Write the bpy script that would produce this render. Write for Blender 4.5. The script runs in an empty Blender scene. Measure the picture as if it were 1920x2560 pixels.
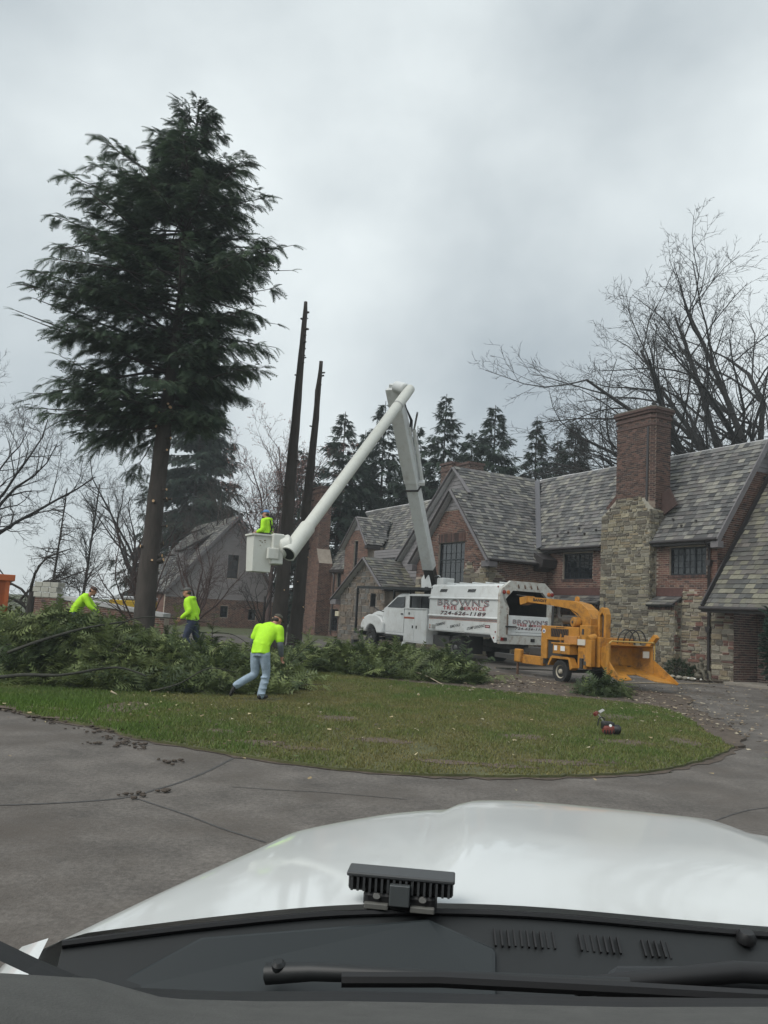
import bpy, bmesh, math, random
import numpy as np
from mathutils import Vector, Matrix, Euler
from mathutils.geometry import tessellate_polygon
R = math.radians
rnd = random.Random(7)
rng = np.random.default_rng(11)
scene = bpy.context.scene
col = scene.collection

# ------------------------------------------------------------------ camera
CAM = Vector((0, 0, 1.88))
ROLL, PITCH = R(3.2), math.atan(252.5 / 2000)
fw = Vector((0, math.cos(PITCH), math.sin(PITCH)))
up0 = Vector((0, -math.sin(PITCH), math.cos(PITCH)))
ri0 = Vector((1, 0, 0))
iu = math.cos(ROLL) * up0 - math.sin(ROLL) * ri0
ir = math.cos(ROLL) * ri0 + math.sin(ROLL) * up0
cd = bpy.data.cameras.new('camera')
cd.sensor_fit = 'VERTICAL'
cd.sensor_height = 36.0
cd.lens = 36.0 * 2000 / 2560
cd.clip_start = 0.05
cd.clip_end = 2000
cam = bpy.data.objects.new('camera', cd)
col.objects.link(cam)
mw = Matrix((ir, iu, -fw)).transposed().to_4x4()
mw.translation = CAM
cam.matrix_world = mw
scene.camera = cam
scene.render.resolution_x, scene.render.resolution_y = 768, 1024

# ------------------------------------------------------------------ sky, sun, exposure
SUN_EL, SUN_AZ = R(48), R(-128)         # overcast: a broad weak glow from behind the viewer's left shoulder
world = bpy.data.worlds.new('World')
scene.world = world
world.use_nodes = True
wn, wl = world.node_tree.nodes, world.node_tree.links
wn.clear()
wout = wn.new('ShaderNodeOutputWorld')
wbg = wn.new('ShaderNodeBackground')
wbg.inputs['Strength'].default_value = 0.1
sky = wn.new('ShaderNodeTexSky')
sky.sky_type = 'NISHITA'
sky.sun_disc = False
sky.sun_elevation = SUN_EL
sky.sun_rotation = SUN_AZ
tc = wn.new('ShaderNodeTexCoord')
mp = wn.new('ShaderNodeMapping')
mp.inputs['Scale'].default_value = (1.0, 1.0, 1.15)
mp.inputs['Location'].default_value = (1.35, 0.4, 0.2)
wl.new(tc.outputs['Generated'], mp.inputs['Vector'])
n1 = wn.new('ShaderNodeTexNoise')
n1.inputs['Scale'].default_value = 1.8
n1.inputs['Detail'].default_value = 6
n1.inputs['Roughness'].default_value = 0.5
n1.inputs['Distortion'].default_value = 0.12
wl.new(mp.outputs['Vector'], n1.inputs['Vector'])
cr = wn.new('ShaderNodeValToRGB')
cr.color_ramp.elements[0].position = 0.32
cr.color_ramp.elements[0].color = (2.9, 3.3, 3.55, 1)
cr.color_ramp.elements[1].position = 0.64
cr.color_ramp.elements[1].color = (6.1, 6.55, 6.6, 1)
wl.new(n1.outputs['Fac'], cr.inputs['Fac'])
mixs = wn.new('ShaderNodeMix')
mixs.data_type = 'RGBA'
mixs.inputs['Factor'].default_value = 0.93
wl.new(sky.outputs['Color'], mixs.inputs['A'])
wl.new(cr.outputs['Color'], mixs.inputs['B'])
wl.new(mixs.outputs['Result'], wbg.inputs['Color'])
wl.new(wbg.outputs['Background'], wout.inputs['Surface'])

sl = bpy.data.lights.new('sun', 'SUN')
sl.energy = 1.5
sl.angle = R(40)
sl.color = (1.0, 0.97, 0.92)
sun = bpy.data.objects.new('sun', sl)
col.objects.link(sun)
sdir = Vector((math.sin(SUN_AZ) * math.cos(SUN_EL), math.cos(SUN_AZ) * math.cos(SUN_EL), math.sin(SUN_EL)))
sun.rotation_euler = sdir.to_track_quat('Z', 'Y').to_euler()
sun.location = (0, 0, 40)

scene.view_settings.view_transform = 'Standard'
scene.view_settings.look = 'None'
scene.view_settings.exposure = 0.62
scene.view_settings.gamma = 1.0
scene.view_settings.use_curve_mapping = False
scene.render.engine = 'CYCLES'
scene.cycles.max_bounces = 5
scene.cycles.diffuse_bounces = 2
scene.cycles.glossy_bounces = 2
scene.cycles.transparent_max_bounces = 8
scene.cycles.use_denoising = True

# ------------------------------------------------------------------ materials
MATS = {}


def mat(name, c=(0.5, 0.5, 0.5), rough=0.6, metal=0.0, spec=0.5, var=0.0, vscale=6.0, attr=False, bump=0.0,
        bscale=40.0, dirt=None, dscale=2.0, damt=0.5, coat=0.0, trans=0.0, two=False, stretch=None):
    if name in MATS:
        return MATS[name]
    m = bpy.data.materials.new(name)
    m.use_nodes = True
    nt = m.node_tree
    N_, L_ = nt.nodes, nt.links
    b = N_['Principled BSDF']
    b.inputs['Roughness'].default_value = rough
    b.inputs['Metallic'].default_value = metal
    b.inputs['Specular IOR Level'].default_value = spec
    if coat:
        b.inputs['Coat Weight'].default_value = coat
        b.inputs['Coat Roughness'].default_value = 0.06
    tcn = N_.new('ShaderNodeTexCoord')
    vec = tcn.outputs['Object']
    if stretch:
        mpn = N_.new('ShaderNodeMapping')
        mpn.inputs['Scale'].default_value = stretch
        L_.new(vec, mpn.inputs['Vector'])
        vec = mpn.outputs['Vector']
    if attr:
        a = N_.new('ShaderNodeVertexColor')
        a.layer_name = 'col'
        src = a.outputs['Color']
    else:
        rgb = N_.new('ShaderNodeRGB')
        rgb.outputs[0].default_value = (*c, 1)
        src = rgb.outputs[0]
    if var:
        nz = N_.new('ShaderNodeTexNoise')
        nz.inputs['Scale'].default_value = vscale
        nz.inputs['Detail'].default_value = 5
        nz.inputs['Roughness'].default_value = 0.65
        L_.new(vec, nz.inputs['Vector'])
        mr = N_.new('ShaderNodeMapRange')
        mr.inputs['From Min'].default_value = 0.25
        mr.inputs['From Max'].default_value = 0.75
        mr.inputs['To Min'].default_value = 1 - var
        mr.inputs['To Max'].default_value = 1 + var
        L_.new(nz.outputs['Fac'], mr.inputs['Value'])
        vm = N_.new('ShaderNodeVectorMath')
        vm.operation = 'SCALE'
        L_.new(src, vm.inputs[0])
        L_.new(mr.outputs['Result'], vm.inputs['Scale'])
        src = vm.outputs['Vector']
    if dirt:
        nz = N_.new('ShaderNodeTexNoise')
        nz.inputs['Scale'].default_value = dscale
        nz.inputs['Detail'].default_value = 7
        nz.inputs['Roughness'].default_value = 0.7
        L_.new(vec, nz.inputs['Vector'])
        mr = N_.new('ShaderNodeMapRange')
        mr.inputs['From Min'].default_value = 0.5
        mr.inputs['From Max'].default_value = 0.72
        mr.inputs['To Max'].default_value = damt
        L_.new(nz.outputs['Fac'], mr.inputs['Value'])
        mx = N_.new('ShaderNodeMix')
        mx.data_type = 'RGBA'
        mx.inputs['B'].default_value = (*dirt, 1)
        L_.new(mr.outputs['Result'], mx.inputs['Factor'])
        L_.new(src, mx.inputs['A'])
        src = mx.outputs['Result']
    L_.new(src, b.inputs['Base Color'])
    if bump:
        nz = N_.new('ShaderNodeTexNoise')
        nz.inputs['Scale'].default_value = bscale
        nz.inputs['Detail'].default_value = 6
        L_.new(vec, nz.inputs['Vector'])
        bp = N_.new('ShaderNodeBump')
        bp.inputs['Strength'].default_value = bump
        bp.inputs['Distance'].default_value = 0.02
        L_.new(nz.outputs['Fac'], bp.inputs['Height'])
        L_.new(bp.outputs['Normal'], b.inputs['Normal'])
    if trans:                                  # thin leaves let some light through
        tr = N_.new('ShaderNodeBsdfTranslucent')
        L_.new(src, tr.inputs['Color'])
        ms = N_.new('ShaderNodeMixShader')
        ms.inputs['Fac'].default_value = trans
        L_.new(b.outputs['BSDF'], ms.inputs[1])
        L_.new(tr.outputs['BSDF'], ms.inputs[2])
        L_.new(ms.outputs['Shader'], N_['Material Output'].inputs['Surface'])
    MATS[name] = m
    return m


# ------------------------------------------------------------------ mesh building
class MB:
    def __init__(s):
        s.v, s.f, s.c, s.m = [], [], [], []

    def add(s, vs, fs, c=(0.5, 0.5, 0.5), mi=0):
        o = len(s.v)
        s.v.extend([tuple(p) for p in vs])
        s.c.extend([c] * len(vs))
        s.f.extend([tuple(i + o for i in f) for f in fs])
        s.m.extend([mi] * len(fs))
        return s

    def box(s, x0, x1, y0, y1, z0, z1, c=(0.5, 0.5, 0.5), mi=0, M=None):
        vs = [Vector(p) for p in ((x0, y0, z0), (x1, y0, z0), (x1, y1, z0), (x0, y1, z0),
                                  (x0, y0, z1), (x1, y0, z1), (x1, y1, z1), (x0, y1, z1))]
        if M is not None:
            vs = [M @ p for p in vs]
        return s.add(vs, [(0, 3, 2, 1), (4, 5, 6, 7), (0, 1, 5, 4), (1, 2, 6, 5), (2, 3, 7, 6), (3, 0, 4, 7)], c, mi)

    def bar(s, a, b, w, h, c=(0.5, 0.5, 0.5), mi=0, upv=(0, 0, 1)):
        a, b = Vector(a), Vector(b)
        d = (b - a)
        ln = d.length
        d.normalize()
        x = Vector(upv).cross(d)
        if x.length < 1e-4:
            x = Vector((1, 0, 0)).cross(d)
        x.normalize()
        y = d.cross(x)
        M = Matrix((x, y, d)).transposed().to_4x4()
        M.translation = a
        return s.box(-w / 2, w / 2, -h / 2, h / 2, 0, ln, c, mi, M)

    def prism(s, poly, ext, c=(0.5, 0.5, 0.5), mi=0):
        n = len(poly)
        e = Vector(ext)
        vs = [Vector(p) for p in poly] + [Vector(p) + e for p in poly]
        nrm = Vector((0, 0, 0))
        for i in range(n):
            nrm += vs[i].cross(vs[(i + 1) % n])
        fl = nrm.dot(e) > 0
        b, t = tuple(range(n)), tuple(range(n, 2 * n))
        fs = [b[::-1] if fl else b, t if fl else t[::-1]]
        for i in range(n):
            j = (i + 1) % n
            fs.append((i, j, j + n, i + n) if fl else (j, i, i + n, j + n))
        return s.add(vs, fs, c, mi)

    def tube(s, pts, rad, n=8, c=(0.5, 0.5, 0.5), mi=0, caps=True, flat=1.0, side=None):
        pts = [Vector(p) for p in pts]
        if not hasattr(rad, '__len__'):
            rad = [rad] * len(pts)
        vs = []
        px = Vector(side) if side is not None else None
        for i, p in enumerate(pts):
            d = (pts[min(i + 1, len(pts) - 1)] - pts[max(i - 1, 0)])
            if d.length < 1e-9:
                d = Vector((0, 0, 1))
            d.normalize()
            if px is None:
                px = d.cross(Vector((0, 0, 1)))
                if px.length < 0.05:
                    px = Vector((1, 0, 0))
            x = px - d * px.dot(d)
            if x.length < 1e-4:
                x = d.orthogonal()
            x.normalize()
            px = x
            y = d.cross(x)
            r = rad[i]
            rx, ry = (r if hasattr(r, '__len__') else (r, r * flat))
            for k in range(n):
                a = 2 * math.pi * k / n
                vs.append(p + x * (rx * math.cos(a)) + y * (ry * math.sin(a)))
        fs = []
        for i in range(len(pts) - 1):
            for k in range(n):
                k2 = (k + 1) % n
                fs.append((i * n + k, i * n + k2, (i + 1) * n + k2, (i + 1) * n + k))
        if caps:
            fs.append(tuple(range(n))[::-1])
            fs.append(tuple(range((len(pts) - 1) * n, len(pts) * n)))
        return s.add(vs, fs, c, mi)

    def lathe(s, prof, o, axis, n=24, c=(0.5, 0.5, 0.5), mi=0):
        ax = Vector(axis).normalized()
        return s.tube([Vector(o) + ax * h for r, h in prof], [max(r, 1e-4) for r, h in prof], n, c, mi, True) if False else s._lathe(prof, Vector(o), ax, n, c, mi)

    def _lathe(s, prof, o, ax, n, c, mi):
        x = ax.orthogonal().normalized()
        y = ax.cross(x)
        vs = []
        for r, h in prof:
            for k in range(n):
                a = 2 * math.pi * k / n
                vs.append(o + ax * h + (x * math.cos(a) + y * math.sin(a)) * max(r, 1e-4))
        fs = []
        for i in range(len(prof) - 1):
            for k in range(n):
                k2 = (k + 1) % n
                fs.append((i * n + k, i * n + k2, (i + 1) * n + k2, (i + 1) * n + k))
        fs.append(tuple(range(n))[::-1])
        fs.append(tuple(range((len(prof) - 1) * n, len(prof) * n)))
        return s.add(vs, fs, c, mi)

    def ball(s, o, r, n=10, c=(0.5, 0.5, 0.5), mi=0, jit=0.0):
        o = Vector(o)
        rx, ry, rz = r if hasattr(r, '__len__') else (r, r, r)
        m = max(4, n // 2)
        vs = [o + Vector((0, 0, -rz))]
        for i in range(1, m):
            t = math.pi * i / m
            for k in range(n):
                a = 2 * math.pi * k / n
                q = 1 + (rnd.uniform(-jit, jit) if jit else 0)
                vs.append(o + Vector((rx * math.sin(t) * math.cos(a) * q, ry * math.sin(t) * math.sin(a) * q, -rz * math.cos(t) * q)))
        vs.append(o + Vector((0, 0, rz)))
        fs = []
        for k in range(n):
            fs.append((0, 1 + (k + 1) % n, 1 + k))
            fs.append((len(vs) - 1, 1 + (m - 2) * n + k, 1 + (m - 2) * n + (k + 1) % n))
        for i in range(m - 2):
            for k in range(n):
                k2 = (k + 1) % n
                fs.append((1 + i * n + k, 1 + i * n + k2, 1 + (i + 1) * n + k2, 1 + (i + 1) * n + k))
        return s.add(vs, fs, c, mi)

    def mesh(s, name, mats, smooth=None):
        me = bpy.data.meshes.new(name)
        me.from_pydata(s.v, [], s.f)
        for m in (mats if isinstance(mats, (list, tuple)) else [mats]):
            me.materials.append(m)
        if len(set(s.m)) > 1:
            me.polygons.foreach_set('material_index', s.m)
        a = me.color_attributes.new('col', 'FLOAT_COLOR', 'POINT')
        cc = np.ones((len(s.v), 4), np.float32)
        cc[:, :3] = np.array(s.c, np.float32).reshape(-1, 3)
        a.data.foreach_set('color', cc.ravel())
        if smooth is not None:
            me.shade_smooth()
            if smooth < 180:
                me.set_sharp_from_angle(angle=R(smooth))
        me.update()
        return me

    def build(s, name, mats, parent=None, smooth=None, bevel=0.0, kind=None, loc=None):
        o = bpy.data.objects.new(name, s.mesh(name, mats, smooth))
        col.objects.link(o)
        if parent is not None:
            o.parent = parent
        if loc is not None:
            o.location = loc
        if bevel:
            b = o.modifiers.new('bevel', 'BEVEL')
            b.width = bevel
            b.segments = 2
            b.limit_method = 'ANGLE'
            b.angle_limit = R(35)
        if kind:
            o['kind'] = kind
        return o


def bigmesh(name, V, F, C, material, parent=None, kind=None):
    """V n x 3, F m x 3 or m x 4 (numpy), C n x 3"""
    me = bpy.data.meshes.new(name)
    k = F.shape[1]
    me.vertices.add(len(V))
    me.vertices.foreach_set('co', np.asarray(V, np.float32).ravel())
    me.loops.add(F.size)
    me.loops.foreach_set('vertex_index', np.asarray(F, np.int32).ravel())
    me.polygons.add(len(F))
    me.polygons.foreach_set('loop_start', np.arange(0, F.size, k, dtype=np.int32))
    me.polygons.foreach_set('loop_total', np.full(len(F), k, np.int32))
    me.update(calc_edges=True)
    a = me.color_attributes.new('col', 'FLOAT_COLOR', 'POINT')
    cc = np.ones((len(V), 4), np.float32)
    cc[:, :3] = C
    a.data.foreach_set('color', cc.ravel())
    me.materials.append(material)
    o = bpy.data.objects.new(name, me)
    col.objects.link(o)
    if parent is not None:
        o.parent = parent
    if kind:
        o['kind'] = kind
    return o


def thing(name, label, cat, loc=(0, 0, 0), rz=0.0, group=None):
    o = bpy.data.objects.new(name, None)
    o.empty_display_size = 0.2
    col.objects.link(o)
    o.location = loc
    o.rotation_euler = (0, 0, rz)
    return tag(o, label, cat, group)


def tag(o, label, cat, group=None):
    o['label'] = label
    o['category'] = cat
    if group:
        o['group'] = group
    return o


def sstep(a, b, x):
    t = min(1, max(0, (x - a) / (b - a)))
    return t * t * (3 - 2 * t)


# the house axes: local x runs along its front towards the viewer's right, local y into the house
HO = Vector((11.99, 32.10, 0.0))
HROT = R(-61.5)
HX = Vector((math.cos(HROT), math.sin(HROT), 0))
HY = Vector((-math.sin(HROT), math.cos(HROT), 0))


def HW(u, v, z):
    return HO - HX * u - HY * v + Vector((0, 0, z))


def tz(x, y):
    v = -(Vector((x, y, 0)) - HO).dot(HY)
    return 0.2 * sstep(18, 26, y) * (0.15 + 0.85 * sstep(1.0, 4.5, v))
# ------------------------------------------------------------------ ground
def drape(name, poly, dz, material, skirt=0.0, smooth=True, step=1.0):
    bm = bmesh.new()
    vs = [bm.verts.new((x, y, 0)) for x, y in poly]
    bm.faces.new(vs)
    ys = [p[1] for p in poly]
    xs = [p[0] for p in poly]
    y = 17.0
    while y < min(60, max(ys)):
        if y > min(ys):
            bmesh.ops.bisect_plane(bm, geom=bm.verts[:] + bm.edges[:] + bm.faces[:], plane_co=(0, y, 0), plane_no=(0, 1, 0))
        y += step
    if max(ys) > 17:
        for v in np.arange(0.5, 5.6, 0.5):
            bmesh.ops.bisect_plane(bm, geom=bm.verts[:] + bm.edges[:] + bm.faces[:], plane_co=HW(0, v, 0), plane_no=HY)
    bmesh.ops.triangulate(bm, faces=bm.faces[:])
    for v in bm.verts:
        v.co.z = tz(v.co.x, v.co.y) + dz
    if skirt:
        be = [e for e in bm.edges if e.is_boundary]
        r = bmesh.ops.extrude_edge_only(bm, edges=be)
        for v in [g for g in r['geom'] if isinstance(g, bmesh.types.BMVert)]:
            v.co.z -= skirt
    bmesh.ops.recalc_face_normals(bm, faces=bm.faces[:])
    if sum(f.normal.z for f in bm.faces) < 0:
        bmesh.ops.reverse_faces(bm, faces=bm.faces[:])
    me = bpy.data.meshes.new(name)
    bm.to_mesh(me)
    bm.free()
    me.materials.append(material)
    o = bpy.data.objects.new(name, me)
    col.objects.link(o)
    return o


def catmull(pts, k=6, closed=True):
    out = []
    n = len(pts)
    for i in range(n if closed else n - 1):
        p0, p1, p2, p3 = (np.array(pts[(i + j) % n] if closed else pts[min(max(i + j, 0), n - 1)], float) for j in (-1, 0, 1, 2))
        for t in np.linspace(0, 1, k, endpoint=False):
            out.append(tuple(0.5 * ((2 * p1) + (-p0 + p2) * t + (2 * p0 - 5 * p1 + 4 * p2 - p3) * t * t + (-p0 + 3 * p1 - 3 * p2 + p3) * t ** 3)))
    if not closed:
        out.append(tuple(pts[-1]))
    return out


def inside(P, poly):
    x, y = P[:, 0], P[:, 1]
    r = np.zeros(len(P), bool)
    n = len(poly)
    for i in range(n):
        x1, y1 = poly[i]
        x2, y2 = poly[(i + 1) % n]
        c = ((y1 > y) != (y2 > y)) & (x < (x2 - x1) * (y - y1) / (y2 - y1 + 1e-12) + x1)
        r ^= c
    return r


def vnoise(P, s, seed=0):
    r = np.random.default_rng(seed)
    t = np.zeros(len(P))
    for k in range(7):
        a = r.uniform(0, 6.28)
        fq = s * r.uniform(0.5, 2.2)
        t += np.sin((P[:, 0] * math.cos(a) + P[:, 1] * math.sin(a)) * fq + r.uniform(0, 6.28))
    return t / 7 * 1.6


def asphalt():
    m = mat('worn_asphalt', (0.120, 0.108, 0.097), rough=0.78, spec=0.3, var=0.42, vscale=1.3, bump=0.35, bscale=55)
    nt = m.node_tree
    b = nt.nodes['Principled BSDF']
    src = b.inputs['Base Color'].links[0].from_socket
    tcn = nt.nodes.new('ShaderNodeTexCoord')
    nz = nt.nodes.new('ShaderNodeTexNoise')
    nz.inputs['Scale'].default_value = 22
    nz.inputs['Detail'].default_value = 8
    nz.inputs['Roughness'].default_value = 0.8
    nt.links.new(tcn.outputs['Object'], nz.inputs['Vector'])
    mr = nt.nodes.new('ShaderNodeMapRange')
    mr.inputs['From Min'].default_value = 0.3
    mr.inputs['From Max'].default_value = 0.7
    mr.inputs['To Min'].default_value = 0.5
    mr.inputs['To Max'].default_value = 1.5
    nt.links.new(nz.outputs['Fac'], mr.inputs['Value'])
    vm = nt.nodes.new('ShaderNodeVectorMath')
    vm.operation = 'SCALE'
    nt.links.new(src, vm.inputs[0])
    nt.links.new(mr.outputs['Result'], vm.inputs['Scale'])
    # damp brown stains and darker wheel-worn patches
    n2 = nt.nodes.new('ShaderNodeTexNoise')
    n2.inputs['Scale'].default_value = 0.55
    n2.inputs['Detail'].default_value = 6
    n2.inputs['Roughness'].default_value = 0.6
    nt.links.new(tcn.outputs['Object'], n2.inputs['Vector'])
    m2 = nt.nodes.new('ShaderNodeMapRange')
    m2.inputs['From Min'].default_value = 0.48
    m2.inputs['From Max'].default_value = 0.66
    m2.inputs['To Max'].default_value = 0.95
    nt.links.new(n2.outputs['Fac'], m2.inputs['Value'])
    mx = nt.nodes.new('ShaderNodeMix')
    mx.data_type = 'RGBA'
    mx.inputs['B'].default_value = (0.088, 0.074, 0.062, 1)
    nt.links.new(m2.outputs['Result'], mx.inputs['Factor'])
    nt.links.new(vm.outputs['Vector'], mx.inputs['A'])
    nt.links.new(mx.outputs['Result'], b.inputs['Base Color'])
    m3 = nt.nodes.new('ShaderNodeMapRange')
    m3.inputs['From Min'].default_value = 0.45
    m3.inputs['From Max'].default_value = 0.7
    m3.inputs['To Min'].default_value = 0.8
    m3.inputs['To Max'].default_value = 0.5
    nt.links.new(n2.outputs['Fac'], m3.inputs['Value'])
    nt.links.new(m3.outputs['Result'], b.inputs['Roughness'])
    return m


g = drape('ground', [(-400, -60), (400, -60), (400, 900), (-400, 900)], -0.03, mat('rough_turf', (0.06, 0.07, 0.028), 0.9, var=0.35, vscale=0.6, bump=0.5, bscale=8), step=1.0)
g['kind'] = 'structure'
g['label'] = 'rough ground beyond the drive and the buildings'
drv_poly = catmull([(-40, -30), (40, -30), (40, 12), (30, 21), (20, 26), (12.6, 29.6), (10.4, 29.8), (6.5, 34.5), (2.0, 42), (-4, 46), (-12, 44), (-14, 36), (-12, 28), (-22, 22), (-40, 18)], 6)
drv = drape('driveway', drv_poly, 0.0, asphalt())
drv['kind'] = 'structure'
drv['label'] = 'worn grey asphalt drive circling the lawn'


def ribbon(name, pts, w, material, parent, dz=0.004):
    pts = catmull(pts, 8, False)
    b = MB()
    for i in range(len(pts) - 1):
        a, c = np.array(pts[i]), np.array(pts[i + 1])
        d = (c - a) / (np.linalg.norm(c - a) + 1e-9)
        n = np.array((-d[1], d[0]))
        wa = w * (0.7 + 0.6 * math.sin(i * 1.7) ** 2) / 2
        wb = w * (0.7 + 0.6 * math.sin((i + 1) * 1.7) ** 2) / 2
        q = [a + n * wa, a - n * wa, c - n * wb, c + n * wb]
        b.add([(p[0], p[1], dz) for p in q], [(0, 1, 2, 3)])
    return b.build(name, material, parent)


tar = mat('tar', (0.06, 0.057, 0.055), 0.7, var=.4, vscale=12)
ribbon('tar_seam', [(-1.65, 10.48), (-1.82, 9.38), (-1.98, 8.71), (-2.15, 8.27), (-2.28, 7.96), (-2.62, 7.69), (-3.26, 7.4), (-4.6, 7.0)], 0.035, tar, drv)
ribbon('tar_seam', [(-2.26, 7.96), (-1.62, 7.43), (-1.22, 7.05), (-0.8, 6.72)], 0.024, tar, drv)
ribbon('tar_seam', [(-1.43, 8.63), (-0.84, 8.6), (-0.46, 8.61), (0.4, 8.5)], 0.014, tar, drv)
ribbon('tar_seam', [(3.1, 7.9), (4.1, 8.9), (5.4, 9.6), (7.5, 11.2)], 0.02, tar, drv)

lawn_edge = [(-14, 17.0), (-10, 15.3), (-7.6, 14.3), (-6.05, 13.33), (-4.85, 12.42), (-3.87, 11.83), (-3.14, 11.16), (-1.87, 10.45), (-0.54, 9.86), (0.56, 9.76),
             (1.68, 9.93), (2.59, 10.23), (3.63, 10.76), (4.6, 11.69), (5.61, 12.96), (6.26, 14.09), (6.75, 15.95), (7.0, 18.5), (6.5, 20.2),
             (4.5, 21.4), (2.2, 23.5), (0.6, 27), (-1.0, 32), (-4, 35), (-9, 35), (-13, 32), (-17, 26), (-17, 20)]
lawn_poly = catmull(lawn_edge, 7)
lawn_poly = [(x + rnd.uniform(-.03, .03), y + rnd.uniform(-.03, .03)) for x, y in lawn_poly]


def soil_mat():
    return mat('damp_soil', (0.075, 0.056, 0.042), 0.9, var=0.45, vscale=3.0, bump=0.9, bscale=14, dirt=(0.16, 0.125, 0.09), dscale=9, damt=0.6)


rim_poly = [(x + (x + 3) * rnd.uniform(.002, .013), y - rnd.uniform(.02, .14) if y < 16 else y) for x, y in lawn_poly]
rim = drape('soil_margin', rim_poly, .008, soil_mat())
rim['kind'] = 'structure'
rim['label'] = 'thin ragged soil margin round the lawn edge'
lawn = drape('lawn', lawn_poly, 0.035, mat('lawn_soil', (0.085, 0.09, 0.036), 0.95, var=0.3, vscale=1.5, bump=0.6, bscale=20, dirt=(0.10, 0.082, 0.05), dscale=1.3, damt=0.7), skirt=0.05)
lawn['kind'] = 'structure'
lawn['label'] = 'oval lawn inside the loop of the drive'
soil_poly = catmull([(-0.5, 22.6), (2.4, 20.9), (4.6, 20.3), (6.4, 19.6), (6.75, 18.0), (6.35, 15.6), (5.9, 13.6), (6.25, 13.7), (6.85, 15.4), (7.35, 17.6),
                     (7.75, 20.0), (8.4, 22.0), (6.2, 23.2), (4.5, 24.6), (3.2, 27.0), (1.5, 29.0), (-0.5, 28)], 5)
soil_poly = [(x + rnd.uniform(-.08, .08), y + rnd.uniform(-.1, .1)) for x, y in soil_poly]
soil = drape('bare_soil', soil_poly, 0.043, soil_mat(), skirt=0.05)
soil['kind'] = 'structure'
soil['label'] = 'churned bare soil between the lawn and the wood chipper'
bare = MB()
for (x, y, rx, ry) in [(-4.25, 14.0, .45, .9), (1.0, 10.55, .5, .16), (1.75, 10.5, .4, .14), (-1.45, 11.2, .4, .25), (-.9, 11.0, .35, .15), (0.15, 12.0, .4, .25), (3.3, 11.3, .4, .18), (-5.5, 13.3, .8, .22), (-4.4, 12.45, .7, .16), (2.4, 13.2, .5, .3), (4.0, 13.2, .5, .3), (-.6, 14.2, .5, .35), (2.6, 11.0, .55, .18), (5.2, 13.6, .3, .5), (4.9, 16.8, .6, .6), (-2.2, 12.0, .3, .25)]:
    pts = []
    for k in range(14):
        a = k / 14 * 2 * math.pi
        q = rnd.uniform(.7, 1.25)
        pts.append((x + rx * q * math.cos(a), y + ry * q * math.sin(a), 0.041 + tz(x, y)))
    bare.add(pts, [tuple(range(14))])
bare.build('bare_patches', mat('bare_earth', (0.105, 0.078, 0.058), 0.95, var=0.3, vscale=8, bump=0.8, bscale=25), lawn, kind='stuff')

# grass blades on the lawn
def grass_blades(n, poly, box, excl, seed):
    r = np.random.default_rng(seed)
    P = np.column_stack([r.uniform(box[0], box[1], n), r.uniform(box[2], box[3], n)])
    P = P[inside(P, poly)]
    if excl is not None:
        P = P[~inside(P, excl)]
    for (x, y, rx, ry) in [(-4.25, 14.0, .4, .8), (1.0, 10.55, .4, .13), (1.75, 10.5, .3, .1), (-1.45, 11.2, .3, .2), (0.15, 12.0, .3, .2), (-5.5, 13.3, .7, .18), (-4.4, 12.45, .6, .12), (2.4, 13.2, .35, .2), (4.0, 13.2, .35, .2), (-.6, 14.2, .35, .25), (2.6, 11.0, .45, .14), (5.2, 13.6, .22, .4), (4.9, 16.8, .45, .45), (-2.2, 12.0, .2, .15)]:
        P = P[(((P[:, 0] - x) / rx) ** 2 + ((P[:, 1] - y) / ry) ** 2 > 1) | (r.uniform(0, 1, len(P)) < .3)]
    patch = vnoise(P, 0.9, 3) + 0.5 * vnoise(P, 3.0, 4)
    P = P[(patch > -0.9) | (r.uniform(0, 1, len(P)) < .4)]
    m = len(P)
    patch = vnoise(P, 0.9, 3) + 0.5 * vnoise(P, 3.0, 4)
    lush = np.clip((-P[:, 0] - 2.5) / 2.5, 0, 1) * np.clip((15.6 - P[:, 1]) / 2, 0, 1)
    h = r.uniform(.025, .06, m) * (1 + .35 * np.clip(patch, -1, 1)) * (1 + .7 * lush)
    az = r.uniform(0, 6.28, m)
    w = r.uniform(.006, .013, m)
    ln = r.uniform(.1, .9, m) * h
    la = r.uniform(0, 6.28, m)
    z0 = np.array([tz(a, b) for a, b in P]) + 0.03
    V = np.zeros((m, 3, 3))
    V[:, 0] = np.column_stack([P[:, 0] - w * np.cos(az), P[:, 1] - w * np.sin(az), z0])
    V[:, 1] = np.column_stack([P[:, 0] + w * np.cos(az), P[:, 1] + w * np.sin(az), z0])
    V[:, 2] = np.column_stack([P[:, 0] + ln * np.cos(la), P[:, 1] + ln * np.sin(la), z0 + h])
    t = np.clip(.5 + .62 * patch + r.normal(0, .18, m), 0, 1)[:, None]
    C = (1 - t) * np.array((.215, .19, .075)) + t * np.array((.105, .165, .040))
    C = C * (1 - .55 * lush[:, None]) + .55 * lush[:, None] * np.array((.11, .205, .028))
    C *= r.uniform(.7, 1.25, m)[:, None]
    return V.reshape(-1, 3), np.repeat(C, 3, 0)


Va, Ca = grass_blades(420000, lawn_poly, (-14, 7.2, 9.6, 24), soil_poly, 5)
Fa = np.arange(len(Va)).reshape(-1, 3)
go = bigmesh('grass', Va, Fa, Ca, mat('grass_blade', attr=True, rough=0.6, spec=0.25, trans=0.3), None, 'stuff')
go['label'] = 'short patchy green and straw coloured grass of the lawn'

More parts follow.
